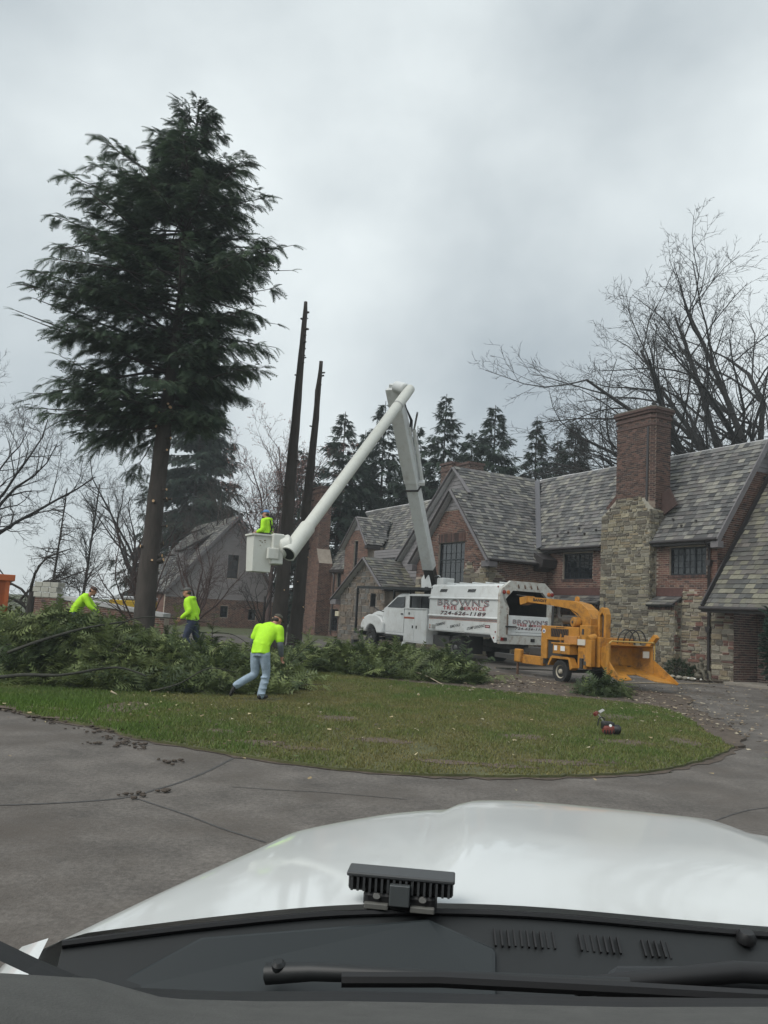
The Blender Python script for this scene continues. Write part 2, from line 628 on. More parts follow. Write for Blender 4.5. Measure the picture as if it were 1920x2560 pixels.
# litter: wood chips, twigs and leaf bits on soil, lawn and drive
V, F, C = [], [], []
def bits(n, cx, cy, sx, sy, lo, hi, cols, poly=None):
    for _ in range(n):
        x, y = rnd.gauss(cx, sx), rnd.gauss(cy, sy)
        s = rnd.uniform(lo, hi)
        a = rnd.uniform(0, 6.28)
        z = tz(x, y) + rnd.uniform(.05, .075)
        k = len(V)
        ca, sa = math.cos(a) * s, math.sin(a) * s
        q = rnd.uniform(.25, .6)
        for (p, w) in ((-1, -q), (1, -q), (1, q), (-1, q)):
            V.append((x + ca * p - sa * w, y + sa * p + ca * w, z + rnd.uniform(-.01, .02)))
            C.append(None)
        cc = rnd.choice(cols)
        f_ = rnd.uniform(.7, 1.2)
        for j in range(4):
            C[-1 - j] = tuple(t * f_ for t in cc)
        F.append((k, k + 1, k + 2, k + 3))
chipc = [(.30, .24, .16), (.2, .15, .1), (.38, .33, .24), (.12, .09, .06)]
bits(700, 4.6, 22.3, 2.0, 1.5, .015, .06, chipc)
bits(350, 7.0, 17.6, .7, 2.2, .015, .05, chipc)
bits(260, 8.6, 21.6, 1.6, 2.0, .015, .06, chipc)
bits(110, 1.0, 14.0, 4.0, 2.5, .012, .035, [(.42, .38, .25), (.35, .27, .15), (.10, .14, .05)])
bits(90, 10.4, 25, 1.6, 1.8, .02, .07, [(.05, .05, .04), (.09, .08, .05), (.2, .16, .11)])
bits(250, -4.0, 13.6, 3.0, 1.2, .012, .04, [(.10, .08, .055), (.4, .34, .2), (.15, .1, .06)])
lit = bigmesh('wood_chip_litter', np.array(V), np.array(F), np.array(C), mat('litter', attr=True, rough=0.85), None, 'stuff')
lit['label'] = 'wood chips and leaf bits strewn over soil and grass'
V, C, cl = [], [], MB()
for (x, y) in [(-3.5, 11.02), (-3.25, 10.91), (-3.02, 10.73), (-2.91, 10.48), (-2.43, 9.76), (-2.27, 9.67), (-2.23, 9.76), (-2.26, 8.04), (-1.97, 8.23), (-2.28, 7.96)] + \
        [(rnd.uniform(-3.7, -2.9), rnd.uniform(10.5, 11.3)) for _ in range(5)] + [(rnd.uniform(-6, -3.2), 0) for _ in range(26)] + [(rnd.uniform(6.6, 7.8), rnd.uniform(15, 20)) for _ in range(22)] + [(rnd.uniform(-.6, 1.9), rnd.uniform(10.1, 10.9)) for _ in range(10)]:
    if y == 0:
        y = 13.33 + (x + 6.05) * -0.745 + rnd.uniform(-.35, .15)
    for _ in range(rnd.randint(2, 6)):
        s = rnd.uniform(.008, .028)
        cl.ball((x + rnd.gauss(0, .07), y + rnd.gauss(0, .05), tz(x, y) + s * .5 + .01), (s * 1.4, s, s * .6), 9, (.1, .1, .1), 0, .35)
o = cl.build('mud_clods', mat('mud', (0.072, 0.056, 0.044), 0.9, var=.4, vscale=30, bump=.8, bscale=60), None, kind='stuff', smooth=180)
o['label'] = 'clods of wet mud dropped along the drive edge'
# ------------------------------------------------------------------ the house
BRICK = mat('brick', attr=True, rough=0.85, spec=0.3, var=0.25, vscale=5, bump=0.4, bscale=60)
MORTAR = mat('mortar', (0.34, 0.29, 0.24), 0.95, var=0.25, vscale=3)
SMORTAR = mat('stone_mortar', (0.33, 0.31, 0.255), 0.95, var=0.2, vscale=3)
STONE = mat('field_stone', attr=True, rough=0.88, spec=0.3, var=0.3, vscale=7, bump=0.8, bscale=25)
SLATE = mat('roof_slate', attr=True, rough=0.55, spec=0.4, var=0.22, vscale=9, bump=0.3, bscale=30)
UNDER = mat('roof_deck', (0.03, 0.03, 0.032), 0.9)
SIDING = mat('grey_siding', (0.20, 0.19, 0.195), 0.6, var=0.1, vscale=2)
TRIM = mat('grey_trim', (0.15, 0.14, 0.145), 0.55, var=0.12, vscale=3)
GUTTER = mat('bronze_gutter', (0.035, 0.03, 0.03), 0.4, spec=0.6)
FRAME = mat('black_steel_frame', (0.012, 0.016, 0.02), 0.4)
GLASS = mat('window_glass', (0.012, 0.014, 0.017), 0.06, spec=0.8)

def brick_col():
    t = rnd.random()
    if t < .55:
        c = (.145, .075, .058)
    elif t < .8:
        c = (.105, .060, .050)
    elif t < .92:
        c = (.18, .105, .078)
    else:
        c = (.06, .04, .038)
    f = rnd.uniform(.8, 1.2)
    return tuple(x * f for x in c)

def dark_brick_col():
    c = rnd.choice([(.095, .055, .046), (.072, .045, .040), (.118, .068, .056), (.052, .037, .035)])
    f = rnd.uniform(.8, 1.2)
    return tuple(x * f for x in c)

def stone_col():
    c = rnd.choice([(.245, .215, .15), (.22, .20, .15), (.275, .245, .175), (.175, .157, .12), (.135, .118, .093), (.22, .18, .122), (.23, .212, .17), (.11, .098, .08)])
    f = rnd.uniform(.75, 1.15)
    return tuple(x * f for x in c)

def slate_col():
    c = rnd.choice([(.122, .122, .117), (.102, .101, .099), (.155, .152, .14), (.175, .170, .15), (.078, .077, .076), (.138, .13, .127), (.20, .192, .165), (.055, .055, .056), (.112, .105, .10)])
    f = rnd.uniform(.8, 1.25)
    return tuple(x * f for x in c)

def green_slate_col():
    c = rnd.choice([(.125, .12, .10), (.10, .10, .09), (.15, .145, .11), (.165, .158, .12), (.075, .075, .072), (.12, .11, .10), (.09, .085, .08)])
    f = rnd.uniform(.75, 1.25)
    return tuple(x * f for x in c)


class Pieces:
    """many small pieces in the house frame; the 300 that show largest become objects, the rest one mesh per owner"""
    def __init__(s, name, material):
        s.name, s.mat, s.items = name, material, []

    def add(s, owner, vs, c):
        s.items.append((owner, vs, c))

    def flush(s, root, keep=300, flip=False):
        M = root.matrix_world_basis if hasattr(root, 'matrix_world_basis') else Matrix.LocRotScale(root.location, root.rotation_euler, None)
        camL = M.inverted() @ CAM
        def score(it):
            v = it[1]
            a = (v[1] - v[0]).cross(v[3] - v[0])
            d = v[0] - camL
            L_ = d.length
            w = M @ ((v[0] + v[2]) * .5)
            w = w - CAM
            zc = w.dot(fw)
            px, py = 960 + 2000 * w.dot(ir) / zc, 1280 - 2000 * w.dot(iu) / zc
            vis = 1.0 if (0 < px < 1915 and py < 1700) else 0.0
            return -max(0, -a.dot(d)) / L_ ** 3 * vis
        order = sorted(range(len(s.items)), key=lambda i: score(s.items[i])) if keep else []
        top = set(order[:keep])
        FS = [(0, 1, 2, 3), (4, 7, 6, 5), (0, 4, 5, 1), (1, 5, 6, 2), (2, 6, 7, 3), (3, 7, 4, 0)]
        rest = {}
        for i, (ow, vs, c) in enumerate(s.items):
            if i in top:
                o = vs[0]
                b = MB().add([p - o for p in vs], FS, c)
                b.build(s.name, s.mat, ow, loc=o)
            else:
                rest.setdefault(ow.name, (ow, MB()))[1].add(vs, FS, c)
        for ow, b in rest.values():
            b.build(s.name + 's', s.mat, ow, kind='stuff')


def piece(fr, a0, a1, b0, b1, t0, t1, jit=0.0):
    """8 corners of a piece lying in frame fr=(origin, A, B, N): front face at height t1 over the plane, back at t0"""
    o, A, B, N_ = fr
    j = lambda: rnd.uniform(-jit, jit)
    q = [(a0 + j(), b0 + j()), (a1 + j(), b0 + j()), (a1 + j(), b1 + j()), (a0 + j(), b1 + j())]
    tt = t1 if hasattr(t1, '__len__') else (t1,) * 4
    return [o + A * a + B * b + N_ * t for (a, b), t in zip(q, tt)] + [o + A * a + B * b + N_ * t0 for a, b in q]


def inpoly(x, y, poly):
    r = False
    n = len(poly)
    for i in range(n):
        x1, y1 = poly[i]
        x2, y2 = poly[(i + 1) % n]
        if (y1 > y) != (y2 > y) and x < (x2 - x1) * (y - y1) / (y2 - y1) + x1:
            r = not r
    return r


def row_spans(poly, z, holes, pad=.0):
    xs = []
    n = len(poly)
    for i in range(n):
        x1, y1 = poly[i]
        x2, y2 = poly[(i + 1) % n]
        if (y1 > z) != (y2 > z):
            xs.append((x2 - x1) * (z - y1) / (y2 - y1) + x1)
    xs.sort()
    sp = [(xs[i], xs[i + 1]) for i in range(0, len(xs) - 1, 2)]
    for h in holes:
        if h[2] - .02 < z < h[3] + .02:
            out = []
            for (p, q) in sp:
                if h[0] > p:
                    out.append((p, min(q, h[0] - pad)))
                if h[1] < q:
                    out.append((max(p, h[1] + pad), q))
            sp = [(p, q) for p, q in out if q - p > .03]
    return sp


def lay_bricks(P, owner, fr, poly, holes, colf=brick_col, L_=.225, H_=.068, J=.019, skip=None):
    bs = [p[1] for p in poly]
    b = min(bs)
    row = 0
    while b < max(bs) - H_ * .5:
        for (p, q) in row_spans(poly, b + H_ / 2, holes, .005):
            a = math.floor(p / (L_ + J)) * (L_ + J) - (L_ / 2 if row % 2 else 0)
            while a < q:
                a0, a1 = max(a, p), min(a + L_, q)
                if a1 - a0 > .03 and not (skip and skip((a0 + a1) / 2, b + H_ / 2)):
                    P.add(owner, piece(fr, a0, a1, b, b + H_, -.01, rnd.uniform(.006, .014), .003), colf())
                a += L_ + J
        b += H_ + J
        row += 1


def lay_stones(P, owner, fr, poly, holes, hmin=.06, hmax=.2, wmin=.14, wmax=.55, colf=stone_col, skip=None, brickp=0.0):
    bs = [p[1] for p in poly]
    b = min(bs)
    while b < max(bs):
        H_ = rnd.uniform(hmin, hmax)
        for (p, q) in row_spans(poly, min(b + H_ * .6, max(bs) - .005), holes):
            a = p - rnd.uniform(0, .15)
            while a < q:
                w = rnd.uniform(wmin, wmax)
                parts = [(b, b + H_)] if H_ < .12 or rnd.random() < .6 else [(b, b + H_ * .46), (b + H_ * .56, b + H_)]
                for (z0, z1) in parts:
                    a0, a1 = max(a, p + .004), min(a + w, q - .004)
                    if q - a1 < .09:
                        a1 = q - .004
                    if a1 - a0 < .06:
                        continue
                    if not (skip and skip((a0 + a1) / 2, (z0 + z1) / 2)):
                        t = rnd.uniform(.014, .05)
                        c = brick_col() if rnd.random() < brickp else colf()
                        P.add(owner, piece(fr, a0, a1, z0, z1, -.02, [t + rnd.uniform(-.012, .012) for _ in range(4)], .013), c)
                a += w + .042
        b += H_ + .036


def lay_slates(P, owner, fr, poly, W_=.30, E_=.225, colf=slate_col):
    bs = [p[1] for p in poly]
    as_ = [p[0] for p in poly]
    b = min(bs)
    while b < max(bs) - .02:
        a = min(as_) - rnd.uniform(0, W_)
        while a < max(as_):
            w = W_ * rnd.uniform(.65, 1.3)
            a0, a1 = max(a, min(as_)), min(a + w, max(as_))
            ca, cb = (a0 + a1) / 2, b + E_ / 2
            if a1 - a0 > .06 and inpoly(ca, cb, poly):
                d = rnd.uniform(0, .02)
                t = rnd.uniform(.030, .052)
                P.add(owner, piece(fr, a0 + .004, a1 - .004, b - d, min(b + E_ + .05, max(bs)), -.01, (t, t + rnd.uniform(-.003, .003), .004, .004), .004), colf())
            a += w
        b += E_


def wall(name, fr, poly, holes, material, parent, th=.3, reveal=None):
    """a wall slab in frame fr with gable outline poly and rectangular openings"""
    o, A, B, N_ = fr
    as_ = sorted({p[0] for p in poly} | {h[0] for h in holes} | {h[1] for h in holes})
    bs = sorted({p[1] for p in poly} | {h[2] for h in holes} | {h[3] for h in holes})
    bm = bmesh.new()
    for i in range(len(as_) - 1):
        for j in range(len(bs) - 1):
            ca, cb = (as_[i] + as_[i + 1]) / 2, (bs[j] + bs[j + 1]) / 2
            if any(h[0] < ca < h[1] and h[2] < cb < h[3] for h in holes):
                continue
            bm.faces.new([bm.verts.new((a, b, 0)) for a, b in ((as_[i], bs[j]), (as_[i + 1], bs[j]), (as_[i + 1], bs[j + 1]), (as_[i], bs[j + 1]))])
    bmesh.ops.remove_doubles(bm, verts=bm.verts[:], dist=1e-5)
    n = len(poly)
    area = sum(poly[i][0] * poly[(i + 1) % n][1] - poly[(i + 1) % n][0] * poly[i][1] for i in range(n))
    for i in range(n):
        x1, y1 = poly[i]
        x2, y2 = poly[(i + 1) % n]
        if abs(x1 - x2) < 1e-6 or abs(y1 - y2) < 1e-6:
            continue
        no = Vector((y2 - y1, -(x2 - x1), 0)) * (1 if area > 0 else -1)
        bmesh.ops.bisect_plane(bm, geom=bm.verts[:] + bm.edges[:] + bm.faces[:], plane_co=(x1, y1, 0), plane_no=no, clear_outer=True)
    r = bmesh.ops.extrude_face_region(bm, geom=bm.faces[:])
    for v in [x for x in r['geom'] if isinstance(x, bmesh.types.BMVert)]:
        v.co.z = -th
    for v in bm.verts:
        v.co = o + A * v.co.x + B * v.co.y + N_ * v.co.z
    bmesh.ops.recalc_face_normals(bm, faces=bm.faces[:])
    me = bpy.data.meshes.new(name)
    bm.to_mesh(me)
    bm.free()
    me.materials.append(material)
    ob = bpy.data.objects.new(name, me)
    col.objects.link(ob)
    ob.parent = parent
    return ob


PANES = {}


def window(fr, h, parent, cols, rows, sashes=1, depth=.12, transom=None, sill=True, label=None):
    """steel casement in opening h=(a0,a1,b0,b1): the frame is the window, each pane and the sill are its pieces"""
    o, A, B, N_ = fr
    a0, a1, b0, b1 = h
    M = Matrix((A, B, N_)).transposed().to_4x4()
    M.translation = o
    b = MB()
    d0, d1 = -depth - .05, -depth + .02
    fwid = .06
    b.box(a0, a1, b0, b0 + fwid, d0, d1, M=M)
    b.box(a0, a1, b1 - fwid, b1, d0, d1, M=M)
    b.box(a0, a0 + fwid, b0 + fwid, b1 - fwid, d0, d1, M=M)
    b.box(a1 - fwid, a1, b0 + fwid, b1 - fwid, d0, d1, M=M)
    sw = (a1 - a0 - 2 * fwid) / sashes
    for k in range(1, sashes):
        x = a0 + fwid + k * sw
        b.box(x - .035, x + .035, b0 + fwid, b1 - fwid, d0, d1 - .003, M=M)
    lo, hi = b0 + fwid, b1 - fwid
    if transom:
        b.box(a0 + fwid, a1 - fwid, transom - .03, transom + .03, d0, d1 - .006, M=M)
    for k in range(sashes):
        s0 = a0 + fwid + k * sw
        for c in range(1, cols):
            x = s0 + sw * c / cols
            b.box(x - .009, x + .009, lo, hi, d0 + .01, d1 - .022, M=M)
    for r in range(1, rows):
        z = lo + (hi - lo) * r / rows
        b.box(a0 + fwid, a1 - fwid, z - .009, z + .009, d0 + .01, d1 - .026, M=M)
    w = b.build('window', FRAME, parent)
    if label:
        w['label'] = label
    pw, ph = sw / cols, (hi - lo) / rows
    key = (round(pw, 3), round(ph, 3))
    for k in range(sashes):
        for c in range(cols):
            for r in range(rows):
                cx, cz = a0 + fwid + k * sw + pw * (c + .5), lo + ph * (r + .5)
                if key not in PANES:
                    PANES[key] = MB().box(-pw / 2, pw / 2, -ph / 2, ph / 2, -.004, .004).mesh('pane', GLASS)
                p = bpy.data.objects.new('pane', PANES[key])
                col.objects.link(p)
                p.parent = w
                tl = Matrix.Rotation(rnd.uniform(-.012, .012), 4, 'X') @ Matrix.Rotation(rnd.uniform(-.012, .012), 4, 'Y')
                p.matrix_local = M @ Matrix.Translation((cx, cz, d0 + .022)) @ tl
    if sill:
        s = MB()
        n = max(3, int((a1 - a0 + .1) / .075))
        for k in range(n):
            x = a0 - .05 + (a1 - a0 + .1) * k / n
            s.box(x, x + (a1 - a0 + .1) / n - .012, b0 - .11, b0 - .003, -.1, .045, dark_brick_col(), M=M)
        s.build('sill', BRICK, w)
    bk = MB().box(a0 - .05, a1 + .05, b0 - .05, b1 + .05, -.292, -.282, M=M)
    bk.build('dark_backing', mat('dark_room', (.02, .02, .022), .9), w)  # dark sheet stands in for the unlit room behind the panes
    return w


def siding(parent, fr, poly, holes=(), H_=.2, mt=None, skip=None):
    o, A, B, N_ = fr
    bs = [p[1] for p in poly]
    b0 = min(bs)
    k = 0
    M = Matrix((A, B, N_)).transposed().to_4x4()
    M.translation = o
    def spans(z):
        xs = []
        n = len(poly)
        for i in range(n):
            x1, y1 = poly[i]
            x2, y2 = poly[(i + 1) % n]
            if (y1 > z) != (y2 > z):
                xs.append((x2 - x1) * (z - y1) / (y2 - y1) + x1)
        xs.sort()
        return xs
    while b0 < max(bs) - .05:
        b1 = min(b0 + H_, max(bs) - .004)
        lo, hi = spans(b0 + .002), spans(b1 - .002)
        if len(lo) >= 2 and len(hi) >= 2:
            segs = [(lo[0], lo[-1], hi[0], hi[-1])]
            for h in holes:
                if h[2] < (b0 + b1) / 2 < h[3]:
                    s0 = segs.pop()
                    segs += [(s0[0], h[0], s0[2], h[0]), (h[1], s0[1], h[1], s0[3])]
            for (l0, l1, h0, h1) in segs:
                b = MB()
                vs = [o + A * a + B * z + N_ * t for a, z, t in ((l0, b0, .034), (l1, b0, .034), (h1, b1 + .015, .006), (h0, b1 + .015, .006), (l0, b0, .0), (l1, b0, .0), (h1, b1 + .015, -.006), (h0, b1 + .015, -.006))]
                b.add(vs, [(0, 1, 2, 3), (4, 7, 6, 5), (0, 4, 5, 1), (1, 5, 6, 2), (2, 6, 7, 3), (3, 7, 4, 0)])
                b.build('siding_board', mt or SIDING, parent)
        b0 += H_


def roof_face(parent, corners, P, colf=slate_col, th=.14, W_=.30, E_=.225, name='roof', grow=.0):
    """corners in the house frame: first two are the eave from left to right as seen from outside"""
    c = [Vector(p) for p in corners]
    A = (c[1] - c[0]).normalized()
    nn = A.cross(c[-1] - c[0]).normalized()
    B = nn.cross(A)
    fr = (c[0], A, B, nn)
    poly = [((p - c[0]).dot(A), (p - c[0]).dot(B)) for p in c]
    deck = MB().prism(c, -nn * th).build(name, UNDER, parent)
    lay_slates(P, deck, fr, poly, W_, E_, colf)
    return deck


def rake(parent, a, b, w=.05, h=.22, name='rake_board', mt=None):
    return MB().bar(a, b, w, h, upv=(0, -1, 0)).build(name, mt or TRIM, parent)


X, Y, Z = Vector((1, 0, 0)), Vector((0, 1, 0)), Vector((0, 0, 1))
house = thing('mansion', 'large brick and stone mansion with steep slate roofs and tall chimney', 'house', HO, HROT)
PS, PB, PT = Pieces('slate', SLATE), Pieces('brick', BRICK), Pieces('stone', STONE)
Z0 = -.25
# main range, front wall y=0 (x = -u)
frF = (Vector((0, 0, 0)), X, Z, -Y)           # frame of a wall facing the drive
RZ, RY, EZ = 9.72, 2.68, 5.42                  # ridge height, ridge depth, eave height
main_holes = [(-.52, 1.3, 4.05, 5.17), (-6.93, -4.93, 3.95, 5.16), (-6.9, -4.9, .9, 2.2)]
wpoly = [(-9.2, Z0), (1.79, Z0), (1.79, 5.35), (-9.2, 5.35)]
wm = wall('front_wall', frF, wpoly, main_holes, MORTAR, house)
lowline = lambda a, b: (b < 3.2 + .25 * math.sin(a * 3.1) and a > -.6) or (b < 2.6 and a <= -.6)
lay_bricks(PB, wm, frF, wpoly, main_holes, skip=lambda a, b: -3.95 < a < -1.2 and b < 7 or (lowline(a, b)) or (-1.2 <= a < .15 and b < 2.75))
lay_stones(PT, wm, frF, [(.15, 0), (1.79, 0), (1.79, 3.4), (.15, 3.4)], [], brickp=.25, skip=lambda a, b: not lowline(a, b))
lay_stones(PT, wm, frF, [(-9.2, 0), (-3.98, 0), (-3.98, 2.6), (-9.2, 2.6)], [(-6.9, -4.9, .9, 2.2)], brickp=.15)
window(frF, main_holes[0], house, 2, 4, 3, label='upper casement window right of the stone chimney')
window(frF, main_holes[1], house, 3, 4, 2, label='upper casement window left of the stone chimney')
window(frF, main_holes[2], house, 3, 4, 2, sill=False)
# soldier course over the lower window
sb = MB()
for k in range(34):
    sb.box(-7.3 + k * .082, -7.3 + k * .082 + .066, -.03, .02, 2.28, 2.62, dark_brick_col())
sb.build('lintel_bricks', BRICK, house, kind='stuff')
# gable end facing right, x = 1.79
frG = (Vector((1.79, 0, 0)), Y, Z, X)
gp = [(0, Z0), (RY * 2, Z0), (RY * 2, 5.3), (RY, RZ - .25), (0, 5.3)]
gh = [(2.75, 4.4, 7.2, 8.25)]
wg = wall('gable_wall', frG, gp, gh, MORTAR, house)
lay_bricks(PB, wg, frG, gp, gh, skip=lambda a, b: b > 8.35)
siding(wg, frG, [(1.7, 8.36), (RY * 2 - 1.7, 8.36), (RY, RZ - .25)])
window(frG, gh[0], house, 2, 4, 2)
sl_ = (RZ - EZ) / (RY + .35)
eL, eR = -8.3, 2.1
main_deck = roof_face(house, [(-8.2, -.35, EZ), (2.1, -.35, EZ), (2.1, RY, RZ), (-12.0, RY, RZ)], PS)
back_deck = MB().prism([(2.1, RY * 2 + .35, EZ), (-33, RY * 2 + .35, EZ), (-33, RY, RZ), (2.1, RY, RZ)], Vector((0, -.08, -.1))).build('roof', SLATE, house)
rake(house, (2.12, -.38, EZ - .12), (2.12, RY, RZ - .12))
MB().box(1.8, 2.15, -.42, -.1, EZ - .38, EZ - .12).build('cornice_return', TRIM, house, bevel=.01)
for (xa, xb) in ((-8.0, -3.98), (-1.16, 2.1)):
    MB().tube([(xa, -.43, EZ - .05), (xb, -.43, EZ - .05)], .075, 8).build('gutter', GUTTER, house, smooth=60)
    MB().box(xa, xb - .05, -.36, -.005, EZ - .2, EZ - .12).build('soffit', GUTTER, house)
MB().tube([(1.5, -.4, EZ - .1), (1.5, -.12, EZ - .35), (1.5, -.12, .1)], .055, 8).build('downspout', GUTTER, house, smooth=60)
for z in (4.6, 2.05):
    MB().prism([(1.38, -.2, z), (1.62, -.2, z), (1.57, -.2, z - .22), (1.43, -.2, z - .22)], (0, .18, 0)).build('rain_head', GUTTER, house)
sg = MB()
for k in range(14):
    x = -7.4 + k * .62
    if not -4 < x < -1:
        zz = EZ + .55 + (k % 3) * .16
        yy = -.35 + (zz - EZ) / sl_
        sg.box(x, x + .06, yy - .09, yy, zz + .03, zz + .12)
sg.build('snow_guards', GUTTER, main_deck, kind='stuff')

# ---- the stone chimney with its brick stack
ch = MB()
cx0, cx1, cyf = -3.95, -1.19, -.44
ch.box(cx0, cx1, cyf, 1.1, Z0, 6.65)
ch.prism([(cx0, cyf, 6.65), (cx1, cyf, 6.65), (-1.6, cyf, 7.3), (-3.13, cyf, 7.3)], (0, 1.45, 0))
ch.box(-1.19, .14, cyf, 0, Z0, 2.9)
chim = ch.build('stone_chimney', SMORTAR, house)
frC = (Vector((0, cyf, 0)), X, Z, -Y)
lay_stones(PT, chim, frC, [(cx0, 0), (cx1, 0), (cx1, 6.62), (-1.62, 7.25), (-3.1, 7.25), (cx0, 6.62)], [])
lay_stones(PT, chim, frC, [(cx1 + .02, 0), (.14, 0), (.14, 2.85), (cx1 + .02, 2.85)], [])
frCs = (Vector((cx1, cyf, 0)), Y, Z, X)
lay_stones(PT, chim, frCs, [(0, 2.9), (.34, 2.9), (.34, 5.3), (1.4, 6.6), (0, 6.6)], [], wmax=.34)
lay_stones(PT, chim, (Vector((.14, cyf, 0)), Y, Z, X), [(0, 0), (.34, 0), (.34, 2.85), (0, 2.85)], [], wmax=.34, brickp=.5)
for (p, q) in (((cx0 - .04, 6.62), (-3.15, 7.36)), ((cx1 + .04, 6.62), (-1.56, 7.36))):
    MB().bar((p[0], .38, p[1]), (q[0], .38, q[1]), 1.55, .09, dark_brick_col(), upv=(0, 1, 0)).build('shoulder_coping', BRICK, chim)
# pent roofs on either side of the chimney foot
for (xa, xb) in ((-1.17, .18), (-9.0, -3.97)):
    pd = roof_face(chim if xa > -2 else house, [(xa, cyf - .2, 2.82), (xb, cyf - .2, 2.82), (xb, -.02, 3.2), (xa, -.02, 3.2)], PS, W_=.36, E_=.21, name='pent_roof', th=.08)
    MB().box(xa, xb, -.03, .04, 3.2, 3.55, (.10, .05, .04)).build('flashing_board', mat('red_flashing', (.085, .04, .034), .7, var=.3), house)
    st = MB()
    n = int((xb - xa) / .082)
    for k in range(n):
        st.box(xa + k * .082, xa + k * .082 + .066, cyf - .06, cyf + .02, 2.64, 2.76, dark_brick_col())
    st.build('dentil_bricks', BRICK, house, kind='stuff')
# brick stack: chamfered plan with a pilaster nib at each corner
stk = MB()
def plan(x0, x1, y0, y1, c):
    return [(x0 + c, y0), (x1 - c, y0), (x1, y0 + c), (x1, y1 - c), (x1 - c, y1), (x0 + c, y1), (x0, y1 - c), (x0, y0 + c)]
SX0, SX1, SY0, SY1 = -3.5, -1.28, -.2, 1.0
stk.prism([(x, y, 6.9) for x, y in plan(SX0, SX1, SY0, SY1, .16)], (0, 0, 4.2))
stack = stk.build('brick_stack', mat('stack_mortar', (.20, .16, .13), .95, var=.3, vscale=6), chim)
lay_bricks(PB, stack, (Vector((0, SY0, 0)), X, Z, -Y), [(SX0 + .16, 7.38), (SX1 - .16, 7.38), (SX1 - .16, 11.0), (SX0 + .16, 11.0)], [], dark_brick_col)
lay_bricks(PB, stack, (Vector((SX1, 0, 0)), Y, Z, X), [(SY0 + .16, 6.9), (SY1 - .16, 6.9), (SY1 - .16, 11.0), (SY0 + .16, 11.0)], [], dark_brick_col)
for (p, A_) in ((Vector((SX0, SY0 + .16, 0)), Vector((.7071, -.7071, 0))), (Vector((SX1 - .16, SY0, 0)), Vector((.7071, .7071, 0)))):
    lay_bricks(PB, stack, (p, A_, Z, Vector((A_.y, -A_.x, 0))), [(0, 7.2), (.226, 7.2), (.226, 11.0), (0, 11.0)], [], dark_brick_col, L_=.2)
for (z0, z1, g_) in ((10.45, 10.55, .03), (10.78, 10.88, .05), (11.0, 11.12, .08), (11.12, 11.22, .13)):
    MB().prism([(x, y, z0) for x, y in plan(SX0 - g_, SX1 + g_, SY0 - g_, SY1 + g_, .16)], (0, 0, z1 - z0), (.105, .05, .042)).build('corbel_course', mat('corbel_brick', (.085, .052, .045), .9, var=.4, vscale=12, bump=.6, bscale=30), stack)
MB().prism([(x, y, 11.22) for x, y in plan(SX0 - .08, SX1 + .08, SY0 - .08, SY1 + .08, .16)], (0, 0, .07)).build('cap_slab', mat('cap_stone', (.12, .11, .09), .9, var=.3), stack)
MB().tube([(-1.55, SY0 - .06, 6.95), (-1.52, SY0 - .05, 10.4)], .05, 6).build('lightning_cable', GUTTER, stack)

# ---- cross wing towards the drive: gable front at y=-3.52
CY = -3.52
frW = (Vector((0, CY, 0)), X, Z, -Y)
PKx, PKz, ERx, ERz, ELx = -11.14, 8.34, -7.72, 4.66, -14.9
s_ = (PKz - ERz) / (ERx - PKx)
cp = [(-14.6, Z0), (-8.05, Z0), (-8.05, 4.85), (PKx, PKz - .16), (-14.6, 4.55)]
chs = [(-12.47, -10.09, 2.6, 5.62)]
wc = wall('wing_gable_wall', frW, cp, chs, MORTAR, house)
stoneq = lambda a, b: (b < 4.35 + .3 * math.sin(a * 5) and a > -9.9) or b < 2.3 or (a < -12.9 and b < 3.9)
lay_bricks(PB, wc, frW, cp, chs, skip=lambda a, b: b > 7.25 or stoneq(a, b) or (-12.5 < a < -10.05 and 5.6 < b < 6.12))
lay_stones(PT, wc, frW, [(-14.6, 0), (-8.05, 0), (-8.05, 4.6), (-14.6, 4.6)], chs, skip=lambda a, b: not stoneq(a, b), hmin=.15, hmax=.3, wmin=.25, wmax=.7)
sv = MB()
for k in range(31):
    sv.box(-12.5 + k * .08, -12.5 + k * .08 + .066, CY - .03, CY + .02, 5.64, 6.08, dark_brick_col())
sv.build('lintel_bricks', BRICK, house, kind='stuff')
siding(wc, frW, [(PKx - 1.0, 7.27), (PKx + 1.02, 7.27), (PKx, PKz - .15)])
window(frW, chs[0], house, 5, 6, 1, transom=4.75, label='tall leaded window in the brick gable behind the boom')
# big gable of grey siding behind it
cwz = lambda x: ERz + s_ * (ERx - x)
BY, BPx, BPz = -2.55, -12.5, ERz + s_ * (ERx + 12.5)
frB = (Vector((0, BY, 0)), X, Z, -Y)
s2 = (BPz - 4.9) / (18.0 - 12.5)
bp = [(-18.0, 2.0), (-8.4, 2.0), (-8.4, 5.2), (BPx, BPz - .16), (-18.0, 4.75)]
wb = wall('rear_gable_wall', frB, bp, [], TRIM, house, th=.2)
siding(wb, frB, [(-17.9, 4.0), (-9.0, 4.0), (-9.0, 5.9), (BPx, BPz - .2), (-17.9, 4.85)], H_=.21)
